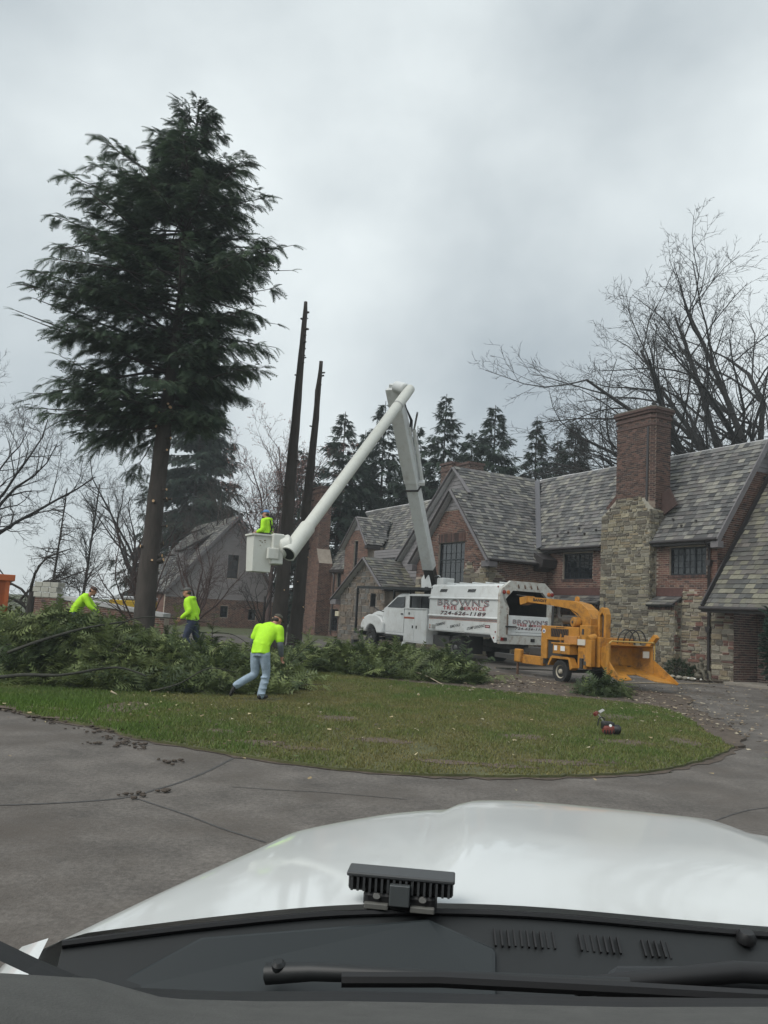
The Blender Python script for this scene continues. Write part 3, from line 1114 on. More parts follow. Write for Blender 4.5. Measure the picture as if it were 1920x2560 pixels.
# roof planes of the wing
jx = PKx - .0
roof_face(house, [(ERx, CY - .3, ERz), (ERx, -.3, ERz), (-8.35, .2, cwz(-8.35)), (-12.2, 2.9, cwz(-12.2)), (BPx, 2.6, BPz), (BPx, BY - .25, BPz), (PKx - .02, BY - .25, cwz(PKx - .02)), (PKx, CY - .3, PKz)], PS)
MB().prism([(PKx, CY - .3, PKz), (ELx, CY - .3, 4.7), (ELx, BY + .4, 4.7), (PKx, BY + .4, PKz)], (0.05, 0, -.12)).build('roof', SLATE, house)
MB().prism([(BPx, BY - .25, BPz), (-18.4, BY - .25, 4.75), (-18.4, 2.5, 4.75), (BPx, 2.5, BPz)], (0.05, 0, -.12)).build('roof', SLATE, house)
for (a, b) in (((ERx, CY - .33, ERz - .1), (PKx, CY - .33, PKz - .08)), ((ELx, CY - .33, 4.6), (PKx, CY - .33, PKz - .08)),
               ((-18.45, BY - .28, 4.65), (BPx, BY - .28, BPz - .08)), ((-10.9, BY - .28, 8.2), (BPx, BY - .28, BPz - .08))):
    rake(house, a, b)
MB().box(-8.25, -7.66, CY - .32, CY + .2, ERz - .36, ERz - .1).build('cornice_return', TRIM, house, bevel=.01)
MB().box(-15.2, -14.55, CY - .32, CY + .2, 4.25, 4.55).build('cornice_return', TRIM, house, bevel=.01)
MB().tube([(ERx + .06, CY - .3, ERz - .03), (ERx + .06, -.2, ERz - .03)], .075, 8).build('gutter', GUTTER, house, smooth=60)
MB().prism([(-8.0, -.9, 4.3), (-7.4, -.9, 4.5), (-7.3, -.9, 4.85), (-8.0, -.9, 5.2)], (0, .9, 0)).build('valley_box', GUTTER, house)
MB().bar((-8.3, -.38, EZ + .05), (-12.2, RY - .1, RZ - .05), .34, .05, upv=(0, -1, 1)).build('valley_flashing', mat('lead', (.1, .1, .11), .5), house)
frWs = (Vector((-8.05, CY, 0)), Y, Z, X)
wsp = [(0, Z0), (3.5, Z0), (3.5, 4.6), (0, 4.6)]
wws = wall('wing_side_wall', frWs, wsp, [], MORTAR, house)
lay_bricks(PB, wws, frWs, wsp, [], skip=lambda a, b: b < 3.0 or a < .7 + .3 * math.sin(b * 4))
lay_stones(PT, wws, frWs, [(0, 0), (3.5, 0), (3.5, 4.55), (0, 4.55)], [], skip=lambda a, b: not (b < 3.0 or a < .7 + .3 * math.sin(b * 4)), brickp=.2)
MB().prism([(-12.2, 3.2, 8.6), (-10.3, 3.2, 8.6), (-11.0, 4.2, 10.15), (-12.0, 4.2, 10.15)], (0, 2.2, .0)).build('rear_hip_roof', SLATE, house)

# ---- rear chimney between the wings
def small_stack(x0, x1, y0, y1, z0, z1, base=None, colf=brick_col):
    o_ = MB().box(x0, x1, y0, y1, z0, z1).build('brick_chimney', MORTAR, house)
    lay_bricks(PB, o_, (Vector((0, y0, 0)), X, Z, -Y), [(x0, z0), (x1, z0), (x1, z1), (x0, z1)], [], colf)
    lay_bricks(PB, o_, (Vector((x1, 0, 0)), Y, Z, X), [(y0, z0), (y1, z0), (y1, z1), (y0, z1)], [], colf)
    for (a, b, g_) in ((z1 - .5, z1 - .38, .05), (z1 - .1, z1 + .04, .08)):
        MB().box(x0 - g_, x1 + g_, y0 - g_, y1 + g_, a, b).build('corbel_course', MATS['corbel_brick'], o_)
    return o_
small_stack(-18.6, -17.4, .3, 1.3, 7.5, 11.15, colf=dark_brick_col)
small_stack(-17.3, -16.0, .6, 1.6, 7.5, 11.0, colf=dark_brick_col)

# ---- left wing: long roof, brick dormer gable, stone porch gable, end chimney
LE_ = -31.6
frL = (Vector((0, -.6, 0)), X, Z, -Y)
lwp = [(-33.2, Z0), (-24.6, Z0), (-24.6, 4.7), (-33.2, 4.7)]
lwh = [(-30.7, -30.0, 3.55, 4.62), (-31.6, -30.1, .4, 1.98)]
wl_ = wall('left_wall', frL, lwp, lwh, MORTAR, house)
lay_bricks(PB, wl_, frL, lwp, lwh)
window(frL, lwh[0], house, 2, 3, 1)
window(frL, lwh[1], house, 4, 5, 1)
roof_face(house, [(-33.0, -.75, 4.85), (-16.4, -.75, 4.85), (-16.4, RY, RZ), (-31.6, RY, RZ)], PS)
MB().box(-33.1, -24.5, -.85, -.7, 4.65, 4.85).build('gutter', GUTTER, house)
frD = (Vector((0, -1.0, 0)), X, Z, -Y)
dp = [(-28.75, Z0), (-25.25, Z0), (-25.25, 6.5), (-26.75, 8.22), (-28.75, 6.4)]
dh = [(-27.35, -26.75, 3.4, 6.75)]
wd = wall('dormer_wall', frD, dp, dh, MORTAR, house)
lay_bricks(PB, wd, frD, dp, dh, skip=lambda a, b: b > 7.45)
siding(wd, frD, [(-27.55, 7.47), (-26.1, 7.47), (-26.75, 8.2)], H_=.17)
window(frD, dh[0], house, 2, 9, 1, sill=False, label='narrow tall window in the brick dormer')
roof_face(house, [(-25.0, -1.25, 6.4), (-25.0, .0, 6.4), (-26.75, 1.55, 8.42), (-26.75, -1.25, 8.42)], PS)
MB().prism([(-26.75, -1.25, 8.42), (-29.1, -1.25, 6.3), (-29.1, .3, 6.3), (-26.75, 1.55, 8.42)], (0, 0, -.12)).build('roof', SLATE, house)
rake(house, (-25.0, -1.28, 6.32), (-26.75, -1.28, 8.36), h=.16)
rake(house, (-29.12, -1.28, 6.22), (-26.75, -1.28, 8.36), h=.16)
MB().box(-25.3, -24.98, -1.25, -.2, 6.1, 6.35).build('soffit', GUTTER, house)
wds = wall('dormer_side_wall', (Vector((-25.25, -1.0, 0)), Y, Z, X), [(0, 4), (1.2, 4), (1.2, 6.3), (0, 6.3)], [], MORTAR, house)
# shed dormer with grey boards
MB().prism([(-24.2, -.95, 5.35), (-20.0, -.95, 5.35), (-20.0, -.95, 5.95), (-24.2, -.95, 5.95)], (0, 1.6, 0)).build('shed_dormer', TRIM, house)
for k in range(3):
    MB().box(-24.3, -19.9, -1.02, -.95, 5.42 + k * .18, 5.58 + k * .18).build('siding_board', SIDING, house)
MB().box(-23.9, -20.4, -.93, -.9, 4.75, 5.34).build('dormer_window', GLASS, house)
# stone porch gable nearer the drive
PYf = -4.6
frP = (Vector((0, PYf, 0)), X, Z, -Y)
pp = [(-21.6, Z0), (-16.0, Z0), (-16.0, 3.35), (-18.2, 4.85), (-21.6, 2.75)]
wp = wall('porch_gable_wall', frP, pp, [], MORTAR, house)
lay_stones(PT, wp, frP, pp, [], hmin=.22, hmax=.42, wmin=.28, wmax=.6, colf=lambda: rnd.choice([(.16, .145, .13), (.14, .12, .10), (.17, .135, .105), (.13, .125, .115), (.115, .10, .085)]))
roof_face(house, [(-15.7, PYf - .3, 3.2), (-15.7, -.8, 3.2), (-18.2, -.8, 5.02), (-18.2, PYf - .3, 5.02)], PS, colf=green_slate_col, W_=.34, E_=.25)
MB().prism([(-18.2, PYf - .3, 5.02), (-22.2, PYf - .3, 2.62), (-22.2, -.9, 2.62), (-18.2, -.9, 5.02)], (0, 0, -.12)).build('roof', SLATE, house)
rake(house, (-15.7, PYf - .33, 3.12), (-18.2, PYf - .33, 4.95), h=.18)
rake(house, (-22.25, PYf - .33, 2.52), (-18.2, PYf - .33, 4.95), h=.18)
MB().box(-22.3, -21.5, PYf - .35, PYf + .1, 2.25, 2.55).build('cornice_return', TRIM, house, bevel=.01)
MB().box(-22.0, -21.5, PYf - .1, PYf + .3, 1.55, 1.85).build('bracket', mat('cream_trim', (.5, .46, .34), .6), house)
MB().tube([(-21.75, PYf + .1, 1.55), (-21.75, PYf + .1, -.2)], .09, 8).build('porch_post', mat('brown_post', (.06, .04, .03), .7, var=.4), house)
wps = wall('porch_side_wall', (Vector((-16.0, PYf, 0)), Y, Z, X), [(0, Z0), (4, Z0), (4, 3.2), (0, 3.2)], [], MORTAR, house)
# end chimney of the left wing
ec = small_stack(-34.6, -32.2, -1.6, -.7, 6.3, 11.1)
eb = MB().prism([(-35.2, -1.7, Z0), (-31.6, -1.7, Z0), (-31.6, -1.7, 5.3), (-32.2, -1.7, 6.4), (-34.6, -1.7, 6.4), (-35.2, -1.7, 5.3)], (0, 1.1, 0)).build('chimney_base', MORTAR, ec)
lay_bricks(PB, eb, (Vector((0, -1.7, 0)), X, Z, -Y), [(-35.2, 0), (-31.6, 0), (-31.6, 5.3), (-32.2, 6.4), (-34.6, 6.4), (-35.2, 5.3)], [])
lay_bricks(PB, eb, (Vector((-31.6, -1.7, 0)), Y, Z, X), [(0, 0), (1.1, 0), (1.1, 5.3), (0, 5.3)], [])
MB().tube([(-31.2, -.75, 4.7), (-31.0, -.7, 4.3), (-31.0, -.7, .1)], .05, 6).build('downspout', GUTTER, house)

# ---- porch at the right: low slate roof over a deep doorway
PE = 2.74
pier = MB().box(1.8, 2.75, -.3, 1.0, Z0, 2.74).build('porch_pier', MORTAR, house)
lay_stones(PT, pier, (Vector((0, -.3, 0)), X, Z, -Y), [(1.8, 0), (2.75, 0), (2.75, 2.72), (1.8, 2.72)], [], brickp=.3)
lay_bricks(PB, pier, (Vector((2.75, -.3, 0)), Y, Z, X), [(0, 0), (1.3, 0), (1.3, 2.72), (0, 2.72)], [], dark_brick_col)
roof_face(house, [(2.1, -1.1, PE), (8.0, -1.1, PE), (8.0, 3.3, PE + 6.1), (2.1, 3.3, PE + 6.1)], PS, colf=green_slate_col)
MB().bar((2.0, -1.1, PE + .05), (2.0, 3.3, PE + 6.15), .2, .06, upv=(1, 0, 0)).build('roof_flashing', GUTTER, house)
MB().tube([(1.95, -1.17, PE - .02), (8.0, -1.17, PE - .02)], .075, 8).build('gutter', GUTTER, house, smooth=60)
MB().box(1.95, 8.0, -1.1, -.5, PE - .16, PE - .06).build('soffit', GUTTER, house)
bkw = MB().box(2.4, 8.0, 1.0, 1.2, Z0, 2.8).build('porch_back_wall', MORTAR, house)
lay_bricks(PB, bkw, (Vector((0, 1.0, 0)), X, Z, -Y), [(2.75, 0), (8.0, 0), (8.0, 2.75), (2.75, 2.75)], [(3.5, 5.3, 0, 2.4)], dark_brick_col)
MB().box(3.65, 5.15, .93, 1.0, .1, 2.25).build('door', mat('dark_green_door', (.012, .018, .017), .5), house)
MB().box(3.5, 3.65, .9, 1.0, .1, 2.35).build('door_frame', GUTTER, house)
MB().box(5.15, 5.3, .9, 1.0, .1, 2.35).build('door_frame', GUTTER, house)
MB().box(2.78, 8, -.9, .9, -.2, .12).build('doorstep', mat('step_stone', (.22, .2, .17), .9, var=.2), house, bevel=.02)

PS.flush(house)
PB.flush(house)
PT.flush(house)

# ---- the cottage on the left
cot = thing('cottage', 'grey sided gable cottage with slate roof behind the bare trunks', 'house', HO, HROT)
CU = -36.0
frK = (Vector((CU, 0, 0)), Y, Z, X)          # gable end facing the viewer's right: a = y = -v
kp = [(-11.65, Z0), (-3.2, Z0), (-3.2, 2.35), (-6.65, 8.5), (-11.65, 2.6)]
kh = [(-7.2, -6.35, 3.85, 5.7)]
kl = [(-9.9, -9.2, .9, 1.9), (-7.5, -6.9, .9, 1.75), (-5.3, -4.7, .8, 1.6)]
PB2, PS2 = Pieces('brick', BRICK), Pieces('slate', SLATE)
kw = wall('gable_wall', frK, kp, kh + kl, MORTAR, cot)
lay_bricks(PB2, kw, frK, [(-11.65, -.1), (-3.2, -.1), (-3.2, 2.2), (-11.65, 2.2)], kl)
siding(kw, frK, [(-11.65, 2.22), (-3.2, 2.22), (-3.2, 2.35), (-6.65, 8.45), (-11.65, 2.6)], kh, H_=.26, mt=mat('cottage_siding', (.235, .215, .215), .65, var=.12, vscale=2))
window(frK, kh[0], cot, 2, 4, 1, sill=False)
for h in kl:
    window(frK, h, cot, 2, 2, 1, sill=False)
roof_face(cot, [(-47.5, -11.85, 2.5), (CU + .25, -11.85, 2.5), (CU + .25, -6.65, 8.62), (-47.5, -6.65, 8.62)], PS2, W_=.4, E_=.28)
MB().prism([(CU + .25, -3.0, 2.2), (-47.5, -3.0, 2.2), (-47.5, -6.65, 8.62), (CU + .25, -6.65, 8.62)], (0, 0, -.12)).build('roof', SLATE, cot)
rake(cot, (CU + .28, -11.9, 2.4), (CU + .28, -6.65, 8.55))
rake(cot, (CU + .28, -2.95, 2.1), (CU + .28, -6.65, 8.55))
dm = MB()
dm.prism([(-40.5, -9.9, 4.6), (-38.6, -9.9, 4.6), (-38.6, -9.9, 5.9), (-40.5, -9.9, 5.9)], (0, 2.4, 0))
dmo = dm.build('dormer', SIDING, cot)
roof_face(cot, [(-40.7, -10.1, 5.85), (-38.4, -10.1, 5.85), (-38.4, -7.4, 7.6), (-40.7, -7.4, 7.6)], PS2, W_=.4, E_=.28)
MB().box(-47.3, -47.1, -11.65, -3.2, Z0, 2.4).build('rear_wall', MORTAR, cot)
MB().box(-47.2, CU - .3, -11.6, -11.4, Z0, 2.45).build('side_wall', mat('plain_brick', (.13, .065, .048), .9, var=.35, vscale=14), cot)
PB2.flush(cot, 60)
PS2.flush(cot, 150)

# ---- garden wall with a block-topped pier, left of the cottage
gw = thing('garden_wall', 'low brick garden wall with pale stone coping sloping down towards the conifer', 'wall', (-14.3, 34.2, 0))
PB3 = Pieces('brick', BRICK)
wlen = 6.2
wd_ = Vector((.94, -.34, 0)).normalized()
wn_ = Vector((-.34, -.94, 0)).normalized()
frV = (Vector((0, 0, 0)), wd_, Z, wn_)
gwp = [(0.9, -.2), (wlen, -.2), (wlen, 1.22), (.9, 1.72)]
gwo = wall('wall_body', frV, gwp, [], MORTAR, gw, th=.35)
lay_bricks(PB3, gwo, frV, gwp, [])
MB().bar(wd_ * .9 - wn_ * .17 + Z * 1.80, wd_ * wlen - wn_ * .17 + Z * 1.30, .5, .17, upv=(0, 0, 1)).build('coping', mat('pale_coping', (.42, .42, .42), .8, var=.15), gw, bevel=.02)
pm = MB()
pm.box(-.1, 1.0, -.25, .45, -.2, 1.75, M=Matrix((wd_, -wn_, Z)).transposed().to_4x4())
po = pm.build('pier', MORTAR, gw)
lay_bricks(PB3, po, (wn_ * .25, wd_, Z, wn_), [(-.1, 0), (1.0, 0), (1.0, 1.74), (-.1, 1.74)], [])
for r_ in range(3):
    for k in range(3):
        q = Matrix((wd_, -wn_, Z)).transposed().to_4x4()
        off = .14 if r_ == 1 else 0
        MB().box(-.16 + k * .42 - off * .5, -.16 + k * .42 + .4 - off * .5, -.3, .1, 1.76 + r_ * .215, 1.76 + r_ * .215 + .2, M=q).build('coping_block', mat('pale_block', (.38, .375, .33), .85, var=.2, vscale=5), gw, bevel=.012)
PB3.flush(gw, 120)
# ------------------------------------------------------------------ trees
def feather(n=5, w=.07, sweep=.75, droop=.3, ln=.42):
    """a flat evergreen spray along +x: pairs of narrow leaflets"""
    T = []
    for i in range(n):
        x = .08 + .84 * i / (n - 1)
        l = ln * (1 - .62 * x)
        for sgn in (-1, 1):
            x1, y1 = x + l * sweep, sgn * l
            T.append([(x - w * .5, 0, -droop * x * x), (x + w, 0, -droop * (x + w) ** 2), (x1, y1, -droop * x1 * x1 - .10 * l)])
    T.append([(0, -w * .4, 0), (0, w * .4, 0), (1.0, 0, -droop)])
    return np.array(T).reshape(-1, 3)


FE_HEM = feather(7, .075, .7, .42, .42)
FE_SPR = feather(5, .15, .9, .3, .38)
FE_PILE = feather(6, .085, .62, .3, .40)


def sprays(tmpl, P, D, U, L_, C):
    """instances of tmpl at P, axis D, rough normal U, length L_, colour C"""
    D = D / (np.linalg.norm(D, axis=1, keepdims=True) + 1e-9)
    S = np.cross(U, D)
    S /= (np.linalg.norm(S, axis=1, keepdims=True) + 1e-9)
    N_ = np.cross(D, S)
    t = tmpl[None] * L_[:, None, None]
    V = P[:, None] + t[..., 0:1] * D[:, None] + t[..., 1:2] * S[:, None] + t[..., 2:3] * N_[:, None]
    # tips droop with gravity rather than with the spray normal
    Cc = np.repeat(C, tmpl.shape[0], 0)
    return V.reshape(-1, 3), Cc


def segs_mesh(name, S, material, parent, colr=(.05, .045, .04), big=None):
    """S rows: x0 y0 z0 r0 x1 y1 z1 r1 -> tapered prisms"""
    S = np.array(S)
    Vs, Fs, o = [], [], 0
    Fl4 = []
    for lo, hi, n in ((0, .02, 3), (.02, .07, 4), (.07, 9, 8)):
        q = S[(S[:, 3] >= lo) & (S[:, 3] < hi)]
        if not len(q):
            continue
        p0, r0, p1, r1 = q[:, :3], q[:, 3], q[:, 4:7], q[:, 7]
        d = p1 - p0
        d /= (np.linalg.norm(d, axis=1, keepdims=True) + 1e-9)
        ref = np.where(np.abs(d[:, 2:3]) > .9, np.array([[1., 0, 0]]), np.array([[0, 0, 1.]]))
        x = np.cross(d, ref)
        x /= np.linalg.norm(x, axis=1, keepdims=True)
        y = np.cross(d, x)
        a = np.arange(n) * 2 * np.pi / n
        ring = np.cos(a)[None, :, None] * x[:, None] + np.sin(a)[None, :, None] * y[:, None]
        v = np.concatenate([p0[:, None] + ring * r0[:, None, None], p1[:, None] + ring * r1[:, None, None]], 1)
        m = len(q)
        k = np.arange(n)
        f = np.stack([k, (k + 1) % n, n + (k + 1) % n, n + k], 1)[None] + (np.arange(m) * 2 * n)[:, None, None] + o
        Vs.append(v.reshape(-1, 3))
        Fl4.append(f.reshape(-1, 4))
        o += m * 2 * n
    V = np.concatenate(Vs)
    F = np.concatenate(Fl4)
    C = np.tile(np.array(colr), (len(V), 1))
    ob = bigmesh(name, V, F, C, material, parent)
    ob.data.shade_smooth()
    return ob


BARK = mat('dark_bark', (0.050, 0.042, 0.037), 0.95, var=0.45, vscale=4, bump=1.0, bscale=11, stretch=(1, 1, .25))
BARK2 = mat('grey_bark', (0.026, 0.024, 0.023), 0.95, var=0.3, vscale=5, bump=.6, bscale=12)
REDBARK = mat('reddish_twig', (0.075, 0.05, 0.046), 0.95, var=0.3, vscale=3)
NEEDLE = mat('evergreen_needles', attr=True, rough=0.65, spec=0.2, trans=0.25)
CUT = mat('fresh_cut_wood', (0.55, 0.36, 0.20), 0.8, var=.2, vscale=25)


def cyl_trunk(name, pts, rads, parent, material=BARK, n=14, wob=.06, seed=0):
    r = random.Random(seed)
    P = catmull([tuple(p) for p in pts], 6, False)
    rr = np.interp(np.linspace(0, 1, len(P)), np.linspace(0, 1, len(rads)), rads)
    b = MB().tube(P, list(rr), n)
    b.v = [(x + r.gauss(0, wob * .18), y + r.gauss(0, wob * .18), z) for x, y, z in b.v]
    return b.build(name, material, parent, smooth=180)


def conifer(name, label, base, top, ext, zlo, nbr, seed, tmpl, cols, rise=(.15, -.1), spr=(.35, .6), dens=1.0, trunk_r=.35, group=None, sub=1.0, hang=0.0, stubs=0, prof=1.0, rsd=.08, gaps=0, stems=True):
    r = np.random.default_rng(seed)
    rr = random.Random(seed)
    base, top = np.array(base, float), np.array(top, float)
    t = thing(name, label, 'tree', tuple(base), group=group)
    H_ = top[2] - base[2]
    npt = 6
    tp = [tuple((top - base) * k / (npt - 1) + np.array([rr.gauss(0, .05), rr.gauss(0, .05), 0]) * (1 if 0 < k < npt - 1 else 0)) for k in range(npt)]
    cyl_trunk('trunk', tp, [trunk_r * 1.15, trunk_r * .95, trunk_r * .75, trunk_r * .5, trunk_r * .27, .02], t, seed=seed)
    S, P, D, U, L_ = [], [], [], [], []
    for i in range(nbr):
        f = (i + rr.random()) / nbr
        z = zlo + (top[2] - .25 - zlo) * f ** prof
        az = rr.uniform(0, 2 * math.pi) if i % 3 else (math.pi if rr.random() < .5 else 0) + rr.gauss(0, .5)
        ln = ext(z, az) * rr.uniform(.6, 1.12)
        if ln < .15:
            continue
        tt = (z - base[2]) / H_
        q = base * 0 + (top - base) * tt
        e0 = rise[0] + (rise[1] - rise[0]) * (1 - f) + rr.gauss(0, rsd)
        p = q.copy()
        d = np.array([math.cos(az), math.sin(az), e0])
        d /= np.linalg.norm(d)
        ns = 9
        st = ln / ns
        r0 = max(.02, .012 + .016 * ln * .6)
        for k in range(ns):
            bend = (-.035 + .05 * k / ns * (1 - hang)) if hang < .5 else (-.06 + .13 * k / ns)
            d = d + np.array([rr.gauss(0, .05), rr.gauss(0, .05), bend + rr.gauss(0, .02)])
            d /= np.linalg.norm(d)
            p2 = p + d * st
            S.append((*p, r0 * (1 - .78 * k / ns), *p2, r0 * (1 - .78 * (k + 1) / ns)))
            fr_ = (k + 1) / ns
            if fr_ > .18:
                nb = max(1, int(round(dens * (2.2 + 1.2 * st))))
                if gaps and math.sin(i * 3.7 + k * .9) > gaps:
                    nb = 0
                for _ in range(nb):
                    sg = 1 if rr.random() < .5 else -1
                    side = np.array([-d[1], d[0], 0]) * sg
                    bd = d * rr.uniform(.35, 1.0) + side * rr.uniform(.5, 1.0) + np.array([0, 0, rr.uniform(-.25, .12) - hang * .6])
                    bd /= np.linalg.norm(bd)
                    bl = sub * rr.uniform(.35, 1.0) * min(1.3, .25 + .42 * ln * (1.15 - fr_))
                    bp = p + (p2 - p) * rr.random()
                    be = bp + bd * bl
                    if stems:
                        S.append((*bp, .012, *be, .004))
                    nsp = max(1, int(bl / .24 * dens))
                    for j in range(nsp):
                        s_ = (j + .6) / nsp
                        P.append(bp + (be - bp) * s_)
                        dd = bd + np.array([rr.gauss(0, .35), rr.gauss(0, .35), rr.gauss(-.12, .18) - hang])
                        D.append(dd)
                        U.append((rr.gauss(0, .3), rr.gauss(0, .3), 1))
                        L_.append(rr.uniform(*spr) * min(1, .4 + .3 * ln))
            p = p2
        for _ in range(2):
            P.append(p)
            D.append(d + np.array([rr.gauss(0, .3), rr.gauss(0, .3), rr.gauss(.05, .2)]))
            U.append((rr.gauss(0, .3), rr.gauss(0, .3), 1))
            L_.append(rr.uniform(*spr) * min(1, .4 + .3 * ln))
    segs_mesh('limbs', S, BARK, t)['kind'] = 'stuff'
    P, D, U, L_ = map(np.array, (P, D, U, L_))
    m = len(P)
    k = r.random(m)[:, None]
    C = (np.array(cols[0]) * (1 - k) + np.array(cols[1]) * k) * r.uniform(.7, 1.25, m)[:, None]
    V, C = sprays(tmpl, P, D, U, L_, C)
    bigmesh('crown', V, np.arange(len(V)).reshape(-1, 3), C, NEEDLE, t)
    return t


def stubs(t, pts, seed, rad):
    """pale sawn branch stubs on a limbed trunk"""
    r = random.Random(seed)
    for (x, y, z, az, ln, rs) in pts:
        d = Vector((math.cos(az), math.sin(az), r.uniform(.0, .35))).normalized()
        a = Vector((x, y, z)) + d * (rad * .75)
        b = a + d * (ln + rad * .25)
        o = MB().tube([a, b], [rs * 1.15, rs], 8).build('branch_stub', BARK, t)
        MB().tube([b, b + d * .006], [rs * .93, rs * .93], 8).build('cut_face', CUT, o)


# the tall hemlock: measured half-spreads to the left and right at each height
zk = [7.2, 8.0, 8.8, 9.6, 10.6, 11.8, 12.8, 13.8, 14.8, 15.7, 16.5, 17.4, 18.2, 19.0, 20.0]
lk = [1.8, 4.0, 5.2, 4.9, 4.7, 4.7, 4.7, 5.0, 4.7, 4.2, 3.4, 2.5, 1.9, 1.3, .5]
rk = [.5, 1.6, 2.6, 3.2, 3.6, 3.9, 4.6, 3.9, 3.3, 3.2, 2.7, 1.8, 1.2, 1.0, .5]
def hem_ext(z, az):
    l, r_ = np.interp(z, zk, lk), np.interp(z, zk, rk)
    c = math.cos(az)
    m = .5 * (l + r_) * .85
    return m + (r_ - m) * max(0, c) ** 1.5 + (l - m) * max(0, -c) ** 1.5
HB = (-7.95, 27.5, tz(-7.95, 27.5) - .05)
hem = conifer('hemlock_tree', 'tall dark hemlock with its lower trunk limbed and pale saw cuts', HB, (-7.66, 27.5, 20.1), hem_ext, 7.9, 225, 3, FE_HEM,
              ((.045, .074, .050), (.088, .128, .074)), rise=(.42, .04), rsd=.22, gaps=.45, spr=(.24, .48), dens=1.9, trunk_r=.33, prof=1.18)
sp = []
for k in range(26):
    z = rnd.uniform(2.0, 9.6)
    az = rnd.uniform(-2.9, .9)
    sp.append((.3 * z / 20, 0, z, az, rnd.uniform(.04, .2), rnd.uniform(.035, .075)))
stubs(hem, sp, 4, .31)

# two limbed trunks
for (bx, by, tx, tzp, r0, r1, lab, sd) in ((-3.82, 31.0, -3.62, 14.0, .27, .075, 'taller of the two stripped dark trunks with branch stubs', 21), (-3.3, 32.2, -2.95, 11.95, .25, .07, 'shorter of the two stripped dark trunks beside the boom', 22)):
    t = thing('stripped_trunk', lab, 'tree', (bx, by, tz(bx, by) - .05), group='stripped trunks')
    dx = tx - bx
    cyl_trunk('trunk', [(0, 0, 0), (dx * .25 + .03, 0, tzp * .25), (dx * .5 - .02, .04, tzp * .5), (dx * .75, 0, tzp * .75), (dx, 0, tzp)], [r0 * 1.25, r0 * .95, r0 * .8, r0 * .55, r1], t, n=12, seed=sd)
    rr = random.Random(sd)
    pts = []
    for k in range(34):
        z = rr.uniform(1.2, tzp - .2)
        f_ = z / tzp
        rad = r0 * (1 - f_) + r1 * f_
        pts.append((dx * f_, 0, z, rr.choice([0, math.pi]) + rr.gauss(0, .9), rr.uniform(.05, .16) + rad * .25, rr.uniform(.018, .042)))
    for (x, y, z, az, ln, rs) in pts:
        f_ = z / tzp
        rad = r0 * (1 - f_) + r1 * f_
        d = Vector((math.cos(az), math.sin(az), .25)).normalized()
        a = Vector((x, y, z))
        b = a + d * (rad * .8 + ln)
        o = MB().tube([a, b], [rs * 1.2, rs], 7).build('branch_stub', BARK, t)
        if z < 6 and rr.random() < .5:
            MB().tube([b, b + d * .006], [rs * .9, rs * .9], 7).build('cut_face', CUT, o)


def cone_ext(z0, z1, rad, p=.85):
    def f_(z, az):
        return rad * max(0.04, 1 - (z - z0) / (z1 - z0)) ** p
    return f_

def spr_at(px, py, Yd, rad, seed, lab, zlo=1.5, nbr=120, dens=.7):
    """place a spruce from its apex direction at distance Yd"""
    d = fw * 2000 + ir * (px - 960) + iu * (1280 - py)
    P = CAM + d * (Yd / d.y)
    conifer('spruce_tree', lab, (P.x, Yd, -.1), (P.x, Yd, P.z), cone_ext(zlo, P.z + .25, rad, .95), zlo, int(nbr * 1.35), seed, FE_SPR,
            ((.024, .040, .032), (.052, .074, .052)), rise=(.25, -.25), spr=(.5, .85), dens=dens * 1.15, trunk_r=.2, sub=.8, hang=.12, stems=False, group='spruces behind the house')
for a in ((760, 1120, 74, 6.0, 41, 'lowest spruce left of the boom, behind the end chimney', 2, 110, .8), (915, 1075, 72, 6.0, 42, 'spruce between the two left of the boom elbow', 2, 110, .8), (1180, 1075, 68, 6.0, 43, 'spruce filling the gap above the valley of the slate roofs', 2, 110, .8), (1395, 1095, 66, 5.0, 44, 'small spruce between the narrow and the rounded spruce', 2, 100, .8),
          (520, 850, 76, 7.6, 31, 'broad dark spruce directly behind the tall hemlock', 4, 230, .95),
          (864, 1029, 66, 6.6, 32, 'dark spruce left of the boom, behind the long slate roof', 2, 130, .75),
          (965, 1003, 70, 6.8, 33, 'spruce directly behind the boom elbow', 2, 130, .75),
          (1045, 1065, 66, 6.2, 39, 'lower spruce just right of the boom, behind the rear chimney', 2, 110, .75),
          (1117, 985, 64, 5.6, 34, 'tallest thin-topped spruce above the grey siding gable', 2, 130, .7),
          (1239, 1013, 62, 6.4, 35, 'widest dark spruce above the main roof ridge', 2, 150, .8),
          (1343, 1040, 62, 4.0, 36, 'narrow spruce left of the short rounded spruce', 2, 110, .7),
          (1440, 1052, 58, 5.2, 37, 'short rounded spruce beside the tall brick chimney', 2, 130, .8)):
    spr_at(a[0], a[1], a[2], a[3], a[4], a[5], a[6], a[7], a[8])


